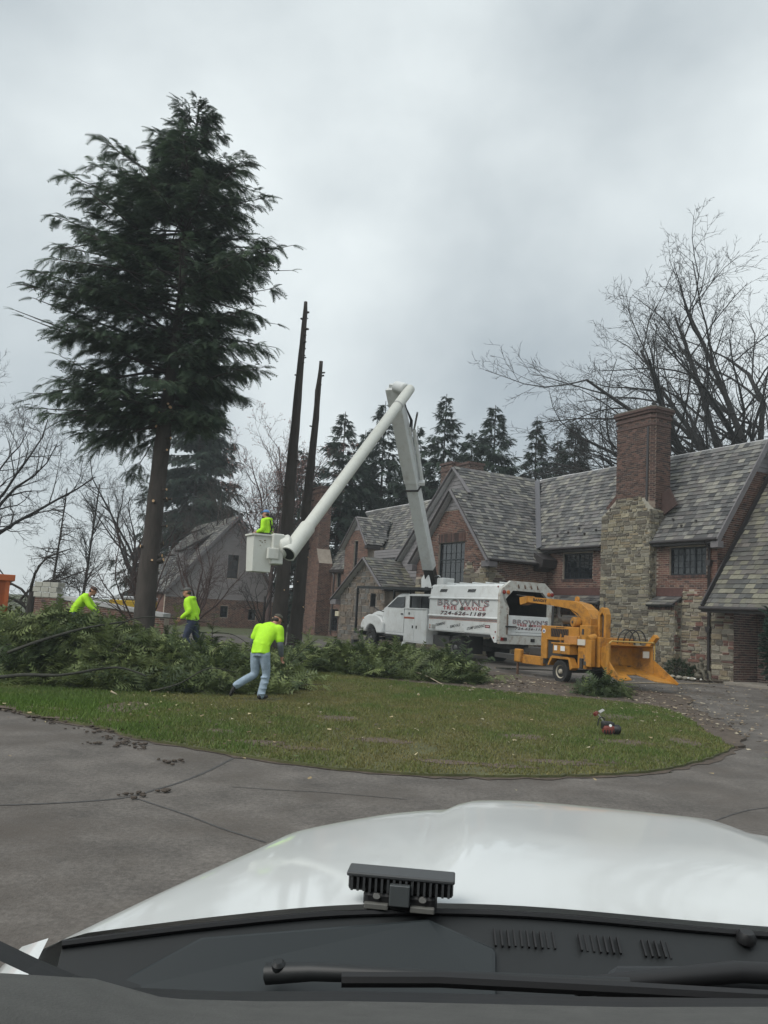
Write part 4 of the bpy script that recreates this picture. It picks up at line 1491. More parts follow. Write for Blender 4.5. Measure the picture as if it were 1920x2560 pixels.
def bare_tree(name, label, base, limbs, seed, levels=4, kids=(7, 6, 5, 4), ratio=.48, trunk=None, material=BARK2, up=.10, wander=.16, twig_r=.006, group=None, ang=(.45, .95), buds=None):
    """limbs: list of (start xyz, direction, length, radius) in tree coordinates"""
    rr = random.Random(seed)
    t = thing(name, label, 'tree', base, group=group)
    S, tips = [], []
    def grow(p, d, ln, r0, lv):
        ns = (6, 5, 4, 3, 2)[min(lv, 4)]
        st = ln / ns
        pts = [p]
        dirs = []
        for k in range(ns):
            d = (d + Vector((rr.gauss(0, wander), rr.gauss(0, wander), rr.gauss(0, wander) + up))).normalized()
            p2 = p + d * st
            a, b = r0 * (1 - .72 * k / ns), r0 * (1 - .72 * (k + 1) / ns)
            S.append((*p, a, *p2, b))
            p = p2
            pts.append(p)
            dirs.append(d)
        if lv >= levels:
            tips.append(p)
            return
        n = kids[min(lv, len(kids) - 1)]
        for i in range(n):
            f_ = .22 + .78 * (i + rr.random()) / n
            k = min(ns - 1, int(f_ * ns))
            q = pts[k] + (pts[k + 1] - pts[k]) * (f_ * ns - k if f_ < 1 else 1)
            dd = dirs[k]
            o = dd.orthogonal().normalized()
            o.rotate(Matrix.Rotation(rr.uniform(0, 6.28), 3, dd))
            an = rr.uniform(*ang)
            nd = (dd * math.cos(an) + o * math.sin(an)).normalized()
            rad = max(twig_r, r0 * (1 - .72 * f_) * rr.uniform(.45, .65))
            grow(q, nd, ln * ratio * rr.uniform(.7, 1.25) * (1.15 - .45 * f_), rad, lv + 1)
    for (p, d, ln, r0) in limbs:
        grow(Vector(p), Vector(d).normalized(), ln, r0, 0)
    if trunk:
        cyl_trunk('trunk', trunk[0], trunk[1], t, material, seed=seed)
    cr_ = segs_mesh('crown', S, material, t)
    if buds:
        q = np.array(tips)
        q = q[np.random.default_rng(seed).random(len(q)) < .8]
        rg = np.random.default_rng(seed)
        D_ = rg.normal(0, 1, (len(q), 3))
        V, C = sprays(np.array([(-.5, -.5, 0), (.5, -.4, 0), (0, .6, .1)]), q, D_, rg.normal(0, 1, (len(q), 3)), rg.uniform(.04, .1, len(q)), np.tile(np.array(buds), (len(q), 1)))
        bigmesh('buds', V, np.arange(len(V)).reshape(-1, 3), C, mat('bud', attr=True, rough=.7), t, 'stuff')
    return t


def ring_limbs(n, z0, z1, ln, r0, inc, seed, bias=None):
    rr = random.Random(seed)
    L_ = []
    for i in range(n):
        az = (i + rr.random() * .8) / n * 2 * math.pi
        if bias is not None and rr.random() < .45:
            az = bias + rr.gauss(0, .6)
        a = rr.uniform(*inc)
        L_.append(((0, 0, rr.uniform(z0, z1)), (math.cos(az) * math.sin(a), math.sin(az) * math.sin(a), math.cos(a)), ln * rr.uniform(.8, 1.15), r0 * rr.uniform(.7, 1.1)))
    return L_


bare_tree('oak_tree', 'large bare tree with fanning limbs rising behind the right roof', (25.5, 50, 0),
          ring_limbs(6, 4.0, 7.0, 16, .34, (.3, 1.2), 5) + [((0, 0, 4.5 + k * .25), (-math.sin(th), .35 * math.sin(k * 2.3), math.cos(th)), 21.2 - 6.8 * th / 1.4, .34 - .08 * th / 1.4) for k, th in enumerate((.05, .2, .34, .48, .6, .72, .84, .96, 1.08, 1.2, 1.32, 1.42))], 51,
          levels=4, kids=(10, 7, 5, 3), ratio=.45, trunk=([(0, 0, 0), (0, 0, 4), (0, 0, 9)], [.75, .62, .4]), up=.012, wander=.15, twig_r=.013, ang=(.4, .95))
def at(px, py, Yd):
    d = fw * 2000 + ir * (px - 960) + iu * (1280 - py)
    P = CAM + d * (Yd / d.y)
    return P.x, P.z
bare_tree('budding_tree', 'bare tree with pinkish buds between the cut trunks', (at(680, 1400, 60)[0], 60, 0), ring_limbs(9, 2.0, 5.0, 8.2, .13, (.1, .65), 6), 61, kids=(8, 6, 4, 3), levels=4,
          trunk=([(0, 0, 0), (0, 0, 6)], [.2, .13]), up=.10, material=REDBARK, twig_r=.010, buds=(.30, .16, .14))
bare_tree('bare_tree', 'bare tree at the picture edge above the crooked tree', (at(-60, 1400, 36)[0], 36, 0), ring_limbs(8, 3.0, 5.5, 6.5, .09, (.25, 1.0), 8, 0.2), 63, kids=(8, 6, 4, 3), levels=4, trunk=([(0, 0, 0), (0, 0, 5.5)], [.25, .16]), up=.06, wander=.2, twig_r=.007)
bare_tree('crooked_tree', 'low crooked bare tree with twisting dark limbs behind the garden wall', (at(75, 1500, 38)[0], 38, 0), ring_limbs(9, .6, 2.0, 4.0, .09, (.5, 1.35), 9), 64, kids=(7, 6, 4, 3), levels=4, trunk=([(0, 0, 0), (.1, 0, 2)], [.22, .16]), up=.04, wander=.32, material=BARK, twig_r=.007)
bare_tree('larch_tree', 'slim bare larch with sparse level branches left of the poplar', (at(125, 1480, 45)[0], 45, 0),
          [((.35 * z / 8, 0, z), (math.cos(z * 2.4), math.sin(z * 2.4), .12), 2.6 * (1.15 - z / 8.2), .03) for z in np.arange(1.4, 7.4, .17)], 65, levels=2, kids=(9, 5), trunk=([(0, 0, 0), (.35, 0, 7.9)], [.1, .015]), ratio=.3, up=.0, twig_r=.006, material=BARK)
bare_tree('poplar_tree', 'slim upright bare tree standing above the wall', (at(205, 1480, 46)[0], 46, 0),
          [((.3 * z / 8, 0, z), (math.cos(z * 2.4) * .55, math.sin(z * 2.4) * .55, .9), 2.7 * (1.1 - z / 10), .028) for z in np.arange(1.5, 7.2, .16)], 66, levels=2, kids=(8, 5), trunk=([(0, 0, 0), (.4, 0, 8.4)], [.11, .015]), ratio=.35, up=.06, twig_r=.006)
bare_tree('bare_shrub', 'bare twiggy shrub tree just left of the hemlock trunk', (at(350, 1520, 33)[0], 33, 0), ring_limbs(10, .3, .8, 3.6, .05, (.15, .8), 12), 67, kids=(7, 6, 4), levels=3, up=.08, twig_r=.006, material=REDBARK)
bare_tree('bare_shrub', 'small bare tree in front of the grey cottage gable', (at(495, 1530, 40)[0], 40, 0), ring_limbs(9, .9, 1.5, 3.4, .06, (.15, .9), 13), 68, kids=(6, 5, 4), levels=3, trunk=([(0, 0, 0), (0, 0, 1.5)], [.1, .07]), up=.08, twig_r=.006, material=REDBARK)
bare_tree('bare_shrub', 'thin bare sapling at the right corner of the cottage gable', (at(660, 1530, 42)[0], 42, 0), ring_limbs(6, .6, 2.0, 2.6, .04, (.1, .6), 14), 69, kids=(6, 5, 4), levels=3, trunk=([(0, 0, 0), (0, 0, 2.4)], [.07, .04]), up=.08, twig_r=.006)
bare_tree('bare_tree', 'pale bare tree showing left of the spruce behind the hemlock', (at(330, 1480, 62)[0], 62, 0), ring_limbs(9, 3, 5, 7.5, .12, (.2, .9), 15), 70, kids=(7, 5, 4, 3), levels=4, trunk=([(0, 0, 0), (0, 0, 5)], [.25, .16]), up=.06, twig_r=.009)
bare_tree('bare_tree', 'bare tree standing behind the cottage roof and boom bucket', (at(560, 1400, 64)[0], 64, 0), ring_limbs(8, 3, 5, 7.0, .12, (.2, .9), 16), 71, kids=(7, 5, 4, 3), levels=4, trunk=([(0, 0, 0), (0, 0, 5)], [.25, .16]), up=.06, twig_r=.009, material=BARK)

# ------------------------------------------------------------------ brush piles
def pile(name, label, hfun, box, n, seed, ln=(.35, .85)):
    r = np.random.default_rng(seed)
    x0, x1, y0, y1 = box
    nx, ny = 46, 26
    gx, gy = np.meshgrid(np.linspace(x0, x1, nx), np.linspace(y0, y1, ny), indexing='ij')
    P2 = np.column_stack([gx.ravel(), gy.ravel()])
    bump = vnoise(P2, 2.2, seed) * .16 + vnoise(P2, 5.5, seed + 1) * .09
    h = np.array([hfun(x, y) for x, y in P2])
    zb = np.array([tz(x, y) for x, y in P2])
    z = zb - .05 + np.where(h > .02, np.maximum(.0, h * (1 + bump) - .22), -.05)
    V = np.column_stack([P2, z])
    idx = np.arange(nx * ny).reshape(nx, ny)
    F = np.stack([idx[:-1, :-1], idx[1:, :-1], idx[1:, 1:], idx[:-1, 1:]], -1).reshape(-1, 4)
    keep = (h[F] > .03).any(1)
    t = thing(name, label, 'brush pile', (0, 0, 0))
    t['kind'] = 'stuff'
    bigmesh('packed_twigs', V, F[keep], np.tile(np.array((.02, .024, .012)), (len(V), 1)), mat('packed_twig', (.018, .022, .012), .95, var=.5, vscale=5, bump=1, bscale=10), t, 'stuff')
    Q = np.column_stack([r.uniform(x0, x1, n * 3), r.uniform(y0, y1, n * 3)])
    hq = np.array([hfun(x, y) for x, y in Q])
    w = (hq > .04)
    Q, hq = Q[w][:n], hq[w][:n]
    m = len(Q)
    bq = vnoise(Q, 2.2, seed) * .16 + vnoise(Q, 5.5, seed + 1) * .09
    zq = np.array([tz(x, y) for x, y in Q]) + hq * (1 + bq) - r.uniform(.0, .32, m)
    zq = np.maximum(zq, np.array([tz(x, y) for x, y in Q]) + .05)
    e = .15
    gx_ = np.array([(hfun(x + e, y) - hfun(x - e, y)) / (2 * e) for x, y in Q])
    gy_ = np.array([(hfun(x, y + e) - hfun(x, y - e)) / (2 * e) for x, y in Q])
    out = np.column_stack([-gx_, -gy_, np.full(m, .2)])
    cl_ = np.column_stack([vnoise(Q, 1.6, seed + 5), vnoise(Q, 1.6, seed + 6), np.zeros(m)])     # branches lie in bundles
    D_ = out * .7 + cl_ * 1.1 + r.normal(0, .4, (m, 3)) + np.array((0, -.25, .1))
    U_ = np.column_stack([-gx_, -gy_, np.ones(m)]) + r.normal(0, .35, (m, 3))
    k = np.clip(.48 + .5 * vnoise(Q, 2.6, seed + 9) + r.normal(0, .22, m), 0, 1)[:, None]
    C = (np.array((.052, .078, .032)) * (1 - k) + np.array((.185, .225, .085)) * k) * r.uniform(.7, 1.25, m)[:, None]
    LN_ = r.uniform(*ln, m)
    P3 = np.column_stack([Q, zq])
    # whole boughs that stick out of the heap at all angles
    nb = max(4, n // 130)
    bi = r.integers(0, m, nb)
    Bp, Bd, Bu, Bl, Bc_, Sg = [], [], [], [], [], []
    for i in bi:
        d = np.array([r.normal(0, .8), r.normal(-.25, .6), r.uniform(.05, .75)])
        d /= np.linalg.norm(d)
        L0 = r.uniform(.5, 1.25)
        p = P3[i].copy()
        cc = (np.array((.06, .09, .035)) if r.random() < .5 else np.array((.19, .23, .085))) * r.uniform(.8, 1.15)
        for j in range(9):
            q = p + d * L0 / 9
            d = d + np.array([r.normal(0, .08), r.normal(0, .08), -.06])
            d /= np.linalg.norm(d)
            Sg.append((*p, .016 * (1 - j / 10), *q, .016 * (1 - (j + 1) / 10)))
            for sg in (-1, 1):
                s_ = np.cross(d, (0, 0, 1)) * sg
                Bp.append(q); Bd.append(d * .7 + s_ * r.uniform(.5, 1) + np.array([0, 0, r.normal(-.15, .2)])); Bu.append((r.normal(0, .3), r.normal(0, .3), 1)); Bl.append(r.uniform(.18, .4) * (1.2 - j / 12)); Bc_.append(cc * r.uniform(.8, 1.2))
            p = q
    segs_mesh('twigs', Sg, BARK, t)['kind'] = 'stuff'
    P3, D_, U_, LN_, C = np.concatenate([P3, Bp]), np.concatenate([D_, Bd]), np.concatenate([U_, Bu]), np.concatenate([LN_, Bl]), np.concatenate([C, Bc_])
    V, C = sprays(FE_PILE, P3, D_, U_, LN_, C)
    V[:, 2] = np.maximum(V[:, 2], .03)
    bigmesh('foliage', V, np.arange(len(V)).reshape(-1, 3), C, mat('cut_foliage', attr=True, rough=.55, spec=.3, trans=.25), t, 'stuff')
    return t

def hl(x, y):
    H_ = np.interp(x, [-13, -11, -8.5, -6.5, -5.2, -4.2, -3.2, -2.4, -1.9], [1.1, 1.3, 1.18, 1.22, .9, .62, .55, .4, 0])
    yf = np.interp(x, [-13, -8, -5, -2.4], [17.6, 16.7, 16.2, 16.9])
    return float(H_ * sstep(yf - .1, yf + 1.9, y) * (1 - sstep(19.6, 22.6, y)))
def hr(x, y):
    H_ = np.interp(x, [-3.2, -2.3, -1.2, 0, 1.2, 2.3, 3.0], [0, .35, .5, .58, .55, .4, 0])
    yf = np.interp(x, [-3, 0, 3], [23.2, 22.0, 21.4])
    return float(H_ * sstep(yf, yf + 1.4, y) * (1 - sstep(yf + 2.6, yf + 4.6, y)))
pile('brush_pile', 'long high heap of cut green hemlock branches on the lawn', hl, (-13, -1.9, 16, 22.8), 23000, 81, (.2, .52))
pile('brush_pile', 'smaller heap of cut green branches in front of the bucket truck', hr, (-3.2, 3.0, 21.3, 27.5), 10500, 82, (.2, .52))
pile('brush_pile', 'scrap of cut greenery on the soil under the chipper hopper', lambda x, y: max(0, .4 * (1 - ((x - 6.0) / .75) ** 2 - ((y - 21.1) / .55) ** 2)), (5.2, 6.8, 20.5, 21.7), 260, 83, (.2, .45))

def limb(label, pts, r0, seed, pale=False):
    rw = random.Random(seed + 50)
    pts = [(x + rw.gauss(0, .05), y + rw.gauss(0, .05), z + rw.gauss(0, .04) - (.22 if z > .3 else 0)) for x, y, z in pts]
    P = catmull(pts, 6, False)
    r0 *= .6
    rr = np.linspace(r0, r0 * .35, len(P))
    b = MB().tube([(x, y, z) for x, y, z in P], list(rr), 9)
    rd = random.Random(seed)
    b.v = [(x + rd.gauss(0, r0 * .07), y + rd.gauss(0, r0 * .07), z + rd.gauss(0, r0 * .07)) for x, y, z in b.v]
    o = tag(b.build('cut_limb', mat('peeled_wood', (.30, .25, .18), .8, var=.3, vscale=8) if pale else mat('green_grey_bark', (.036, .036, .028), .9, var=.4, vscale=6, bump=.7, bscale=20), None, smooth=180), label, 'branch', 'cut limbs in the brush')
    d = (Vector(P[0]) - Vector(P[1])).normalized()
    MB().tube([Vector(P[0]), Vector(P[0]) + d * .01], [r0 * .92] * 2, 9).build('cut_face', CUT, o)
    return o
limb('longest dark limb arching out of the heap at its left', [(-8.2, 16.9, .55), (-7.3, 17.0, 1.0), (-6.4, 17.6, 1.35), (-5.6, 18.3, 1.62)], .07, 1)
limb('curved limb low at the left front of the heap', [(-8.0, 16.1, .12), (-7.0, 15.9, .3), (-6.1, 16.0, .55), (-5.2, 16.3, .6), (-4.6, 16.5, .58)], .07, 3)
limb('upper branch lying along the crest of the heap', [(-6.2, 18.6, 1.35), (-5.6, 18.5, 1.66), (-4.9, 18.7, 1.78), (-4.1, 19.0, 1.7)], .035, 4)
limb('branch held out by the worker in the dark jeans', [(-5.1, 20.6, 1.28), (-4.4, 20.4, 1.42), (-3.6, 20.2, 1.38), (-2.9, 20.0, 1.12)], .035, 5)
limb('bent stem low at the right front of the heap', [(-4.5, 16.3, .35), (-3.9, 16.25, .6), (-3.3, 16.3, .82), (-2.8, 16.5, .85)], .03, 6)
limb('thin pale stick poking from the front of the smaller heap', [(.9, 22.6, .5), (1.3, 21.9, .3), (1.75, 21.2, .1), (2.0, 21.0, .07)], .028, 7, True)
limb('short log on the soil behind the chipper wheel', [(4.2, 28.2, .26), (5.2, 27.4, .26), (6.2, 26.6, .26)], .06, 8)
limb('pale sawn stick lying on the lawn edge of the heap', [(-5.05, 15.6, .09), (-4.85, 15.55, .1)], .035, 9, True)
limb('long pale pole on the drive beyond the chipper hopper', [(7.6, 24.6, .2), (9.0, 25.1, .22), (10.6, 25.6, .22)], .045, 10, True)
# ------------------------------------------------------------------ bucket truck
WHITE = mat('truck_white', (.68, .70, .69), .38, spec=.5, var=.06, vscale=2.5, dirt=(.36, .33, .27), dscale=2.2, damt=.45, coat=.25)
RUSTW = mat('rusty_white', (.50, .50, .46), .6, var=.1, vscale=4, dirt=(.20, .10, .05), dscale=5, damt=.85)
BLACK = mat('black_plastic', (.012, .012, .013), .5)
TYRE = mat('tyre_rubber', (.018, .018, .018), .85, var=.3, vscale=8)
STEEL = mat('dark_steel', (.04, .038, .036), .6, var=.3, vscale=6)
RUST = mat('rusty_steel', (.09, .05, .03), .85, var=.4, vscale=9)
DGLASS = mat('tinted_glass', (.008, .01, .011), .08, spec=.4)
REDL = mat('red_lens', (.22, .015, .012), .25)
AMBL = mat('amber_lens', (.45, .13, .02), .3)
REDP = mat('red_paint', (.32, .02, .03), .5)
ORP = mat('orange_stripe', (.35, .08, .04), .5)
DKP = mat('black_paint', (.012, .014, .016), .5)
GRYP = mat('grey_paint', (.40, .42, .42), .5)
FIBRE = mat('fibreglass_white', (.60, .61, .56), .45, var=.08, vscale=3, dirt=(.33, .31, .25), dscale=3, damt=.4)
TR = thing('bucket_truck', 'white bucket truck with chip box and raised folding boom', 'truck', HW(1.6, 6.55, .2), HROT + math.pi)
TM = Matrix.LocRotScale(TR.location, TR.rotation_euler, None)
TI = TM.inverted()


def wheel(parent, x, y, z, r, w, side, rimmat, dual=False):
    """side = +1: outer face towards +y"""
    o = Vector((x, y, z))
    a = Vector((0, side, 0))
    t = MB()
    t.lathe([(r * .60, -w), (r * .93, -w), (r, -w * .88), (r, -w * .12), (r * .94, 0), (r * .62, -.01), (r * .6, -.06)], o, a, 36)
    for k in range(36):                       # tread blocks
        an = 2 * math.pi * k / 36
        c, s = math.cos(an), math.sin(an)
        M = Matrix(((c, 0, s), (0, 1, 0), (-s, 0, c))).to_4x4()
        M.translation = o
        y0, y1 = sorted((-side * w * .1, -side * w * .9))
        t.box(r * .985, r * 1.012, y0, y1, -r * .055, r * .055, M=M)
    wo = t.build('wheel', TYRE, parent, smooth=40)
    ri = MB()
    ri.lathe([(r * .61, -.07), (r * .6, -.03), (r * .52, -.05), (r * .45, -.11), (r * .25, -.12), (r * .22, -.03), (r * .16, .0), (.01, .01)], o, a, 28)
    rm = ri.build('rim', rimmat, wo, smooth=40)
    for k in range(8):
        an = 2 * math.pi * k / 8
        p = o + Vector((math.cos(an) * r * .33, 0, math.sin(an) * r * .33)) - a * .11
        MB().tube([p, p + a * .03], .016, 6).build('lug_nut', STEEL, rm) if r > .4 else None
    return wo


RIMW = mat('rim_dirty', (.10, .10, .098), .6, var=.3, vscale=6)
for (x, y, sd) in ((10.0, 1.17, 1), (10.0, -1.17, -1), (2.75, 1.2, 1), (2.75, -1.2, -1)):
    wheel(TR, x, y, .48, .48, .28 if x > 5 else .56, sd, RIMW)
ch_ = MB()
ch_.box(.2, 11.0, .28, .44, .62, .86)
ch_.box(.2, 11.0, -.44, -.28, .62, .86)
ch_.box(9.85, 10.15, -1.0, 1.0, .42, .55)
ch_.box(2.6, 2.9, -.8, .8, .38, .6)
for x in (.4, 2, 4.5, 6.5, 8.5):
    ch_.box(x, x + .12, -.28, .28, .64, .84)
ch_.build('chassis', STEEL, TR)
MB().box(3.4, 4.6, .5, 1.05, .45, .9).build('tool_tray', STEEL, TR)
MB().box(.05, 2.1, .95, 1.2, 1.0, 1.1).build('skirt_rail', STEEL, TR)
MB().box(1.75, 1.79, .55, 1.2, .3, 1.05).build('mud_flap', BLACK, TR)

# chip box
bx = MB()
sec = [(1.22, 1.12), (1.22, 2.41), (1.14, 2.92), (1.02, 3.0)]
for sg in (1, -1):
    for i in range(3):
        (ya, za), (yb, zb) = sec[i], sec[i + 1]
        q = [(-.1, sg * ya, za), (4.75, sg * ya, za), (4.75, sg * yb, zb), (-.1, sg * yb, zb)]
        bx.prism(q, (0, -sg * .04, 0))
bx.prism([(-.1, -1.02, 3.0), (4.75, -1.02, 3.0), (4.75, 0, 3.06), (-.1, 0, 3.06)], (0, 0, -.04))
bx.prism([(-.1, 0, 3.06), (4.75, 0, 3.06), (4.75, 1.02, 3.0), (-.1, 1.02, 3.0)], (0, 0, -.04))
bx.prism([(4.72, -1.2, 1.12), (4.72, 1.2, 1.12), (4.72, 1.2, 2.41), (4.72, 1.12, 2.92), (4.72, 0, 3.04), (4.72, -1.12, 2.92), (4.72, -1.2, 2.41)], (.04, 0, 0))
bx.box(-.1, 4.75, -1.2, 1.2, 1.08, 1.14)
body = bx.build('chip_box', WHITE, TR, bevel=.012)
MB().box(0.0, 4.70, -1.15, 1.15, 1.141, 1.16).build('box_floor', RUST, body)
LIN = mat('shade_lining', (.035, .03, .026), .9, var=.4, vscale=3)  # dark inner panels added to paint the shade inside the white box
for sg in (1, -1):
    MB().prism([(-.05, sg * 1.165, 1.16), (4.68, sg * 1.165, 1.16), (4.68, sg * 1.165, 2.40), (-.05, sg * 1.165, 2.40)], (0, -sg * .01, 0)).build('shade_panel', LIN, body)
    MB().prism([(-.05, sg * 1.165, 2.40), (4.68, sg * 1.165, 2.40), (4.68, sg * 1.0, 2.92), (-.05, sg * 1.0, 2.92)], (0, -sg * .01, 0)).build('shade_panel', LIN, body)
MB().box(-.05, 4.68, -1.0, 1.0, 2.92, 2.93).build('shade_panel', LIN, body)
MB().box(4.67, 4.7, -1.16, 1.16, 1.16, 2.9).build('shade_panel', LIN, body)
for z in (2.43, 1.71):
    MB().prism([(-.1, 1.22, z - .05), (-.1, 1.275, z - .025), (-.1, 1.275, z + .015), (-.1, 1.22, z + .05)], (4.85, 0, 0)).build('rib', WHITE, body, bevel=.008)
for z in (1.575, 1.605, 1.635):
    MB().box(-.08, 4.74, 1.221, 1.2235, z - .009, z + .009).build('stripe', ORP if z != 1.605 else DKP, body)
MB().prism([(.0, 1.22, 1.12), (.42, 1.22, 1.12), (.15, 1.22, .83), (.0, 1.22, .83)], (0, -.05, 0)).build('corner_skirt', WHITE, body)
for x in (3.55, 1.55):
    v_ = MB()
    for k in range(7):
        a = x + k * .075
        v_.prism([(a, 1.175, 2.68), (a + .035, 1.175, 2.68), (a - .025, 1.16, 2.80), (a - .06, 1.16, 2.80)], (0, .02, 0))
    v_.build('vent_slots', DKP, body, kind='stuff')
for (x, z, m_) in ((.18, 1.0, REDL), (.08, 1.22, REDL), (.1, 2.9, REDL), (4.62, 1.3, AMBL), (4.62, 1.2, REDL)):
    MB().lathe([(.035, 0), (.035, .012), (.02, .02)], (x, 1.222 if z < 2.5 else 1.15, z), (0, 1, 0), 14).build('marker_light', m_, body)
MB().box(4.2, 4.45, 1.222, 1.25, 1.17, 1.33).build('side_lamp', mat('lamp_grey', (.3, .3, .28), .4), body)
# top tarpaulin bars
for k in range(5):
    MB().bar((.5 + k * .85, -.7, 3.05), (.62 + k * .9, .7, 3.09), .03, .05).build('roof_batten', WHITE, body)
# rear frame
def ring(outer, inner, x, th, name, m_, parent):
    b = MB()
    n = len(outer)
    vo = [(x, y, z) for y, z in outer]
    vi = [(x, y, z) for y, z in inner]
    vo2 = [(x + th, y, z) for y, z in outer]
    vi2 = [(x + th, y, z) for y, z in inner]
    fs = []
    for i in range(n - 1):
        fs += [(i, i + 1, n + i + 1, n + i), (2 * n + i + 1, 2 * n + i, 3 * n + i, 3 * n + i + 1), (i + 1, i, 2 * n + i, 2 * n + i + 1), (n + i, n + i + 1, 3 * n + i + 1, 3 * n + i)]
    b.add(vo + vi + vo2 + vi2, fs)
    return b.build(name, m_, parent)
outer = [(1.28, .95), (1.28, 2.62), (1.22, 2.82), (.8, 3.14), (-.8, 3.14), (-1.22, 2.82), (-1.28, 2.62), (-1.28, .95)]
inner = [(.86, .95), (.86, 2.12), (1.10, 2.38), (.70, 2.78), (-.70, 2.78), (-1.02, 2.5), (-1.04, 2.2), (-1.04, .95)]
ring(outer, inner, -.22, .14, 'rear_frame', RUSTW, body)
MB().box(-.2, -.06, -.5, .62, 3.0, 3.2).build('hinge_plate', RUST, body)
for k in range(4):
    MB().tube([(-.26, -.45 + k * .3, 2.88), (-.1, -.42 + k * .3, 3.22)], .03, 6).build('hinge_pin', RUST, body)
for (y, z) in ((1.12, 2.7), (.93, 2.7), (-1.0, 2.72), (-1.16, 2.72)):
    MB().lathe([(.075, 0), (.075, .03), (.05, .045)], (-.22, y, z), (-1, 0, 0), 18).build('tail_light', REDL if abs(y) > 1.05 else AMBL, body)
tg = MB().box(-.2, -.12, -1.08, .84, 1.14, 1.86).build('tailgate', WHITE, body, bevel=.012)
MB().box(-.2, -.1, -1.25, 1.25, .80, 1.12).build('rear_bumper', RUSTW, body, bevel=.01)
for (y, z, m_) in ((1.12, .98, REDL), (1.0, .98, STEEL), (-.3, .97, BLACK), (-1.0, .98, BLACK)):
    MB().box(-.225, -.2, y - .09, y + .09, z - .06, z + .06).build('tail_light', m_, body)
MB().tube([(-.26, .95, 1.15), (-.26, .95, 1.9)], .02, 6).build('latch_rod', RUST, body)
MB().box(-.3, -.22, .55, 1.0, 1.42, 1.47).build('latch_handle', BLACK, body)
MB().tube([(-.22, -1.2, 1.0), (-.24, -1.22, 2.3)], .05, 8).build('exhaust_stack', STEEL, body)
MB().box(-.6, -.1, -.06, .06, .55, .7).build('hitch', STEEL, TR)

# tool lockers
for sg in (1, -1):
    y0, y1 = sorted((sg * .62, sg * 1.22))
    lk_ = MB().box(4.92, 6.8, y0, y1, .48, 1.95).build('tool_locker', WHITE, TR, bevel=.012)
    if sg > 0:
        for (a, b, z0, z1) in ((4.98, 5.86, .55, 1.86), (5.9, 6.74, .55, 1.86)):
            d_ = MB().box(a, b, 1.221, 1.234, z0, z1).build('locker_door', WHITE, lk_, bevel=.006)
            MB().box((b - .2) if a < 5 else (a + .08), (b - .12) if a < 5 else (a + .16), 1.234, 1.252, 1.1, 1.22).build('handle', BLACK, d_)
        MB().box(5.9, 6.78, 1.235, 1.237, 1.5, 1.58).build('stripe', ORP, lk_)
        MB().box(6.3, 6.42, 1.235, 1.238, 1.68, 1.78).build('badge', DKP, lk_)
        MB().box(4.9, 6.82, .6, 1.26, 1.93, 1.975).build('locker_lid', WHITE, lk_, bevel=.01)
MB().prism([(6.55, 1.2, .48), (6.9, 1.2, .48), (7.05, 1.2, .28), (6.9, 1.2, .28)], (0, -.5, 0)).build('step', WHITE, TR)
MB().box(5.0, 6.75, -.95, .95, 1.97, 2.5).build('crew_glass', DGLASS, TR)
MB().box(4.9, 6.85, -1.0, 1.0, 2.5, 2.6).build('crew_roof', WHITE, TR, bevel=.02)
for x in (4.95, 5.85, 6.75):
    MB().box(x - .03, x + .03, .93, .99, 1.97, 2.52).build('crew_pillar', BLACK, TR)

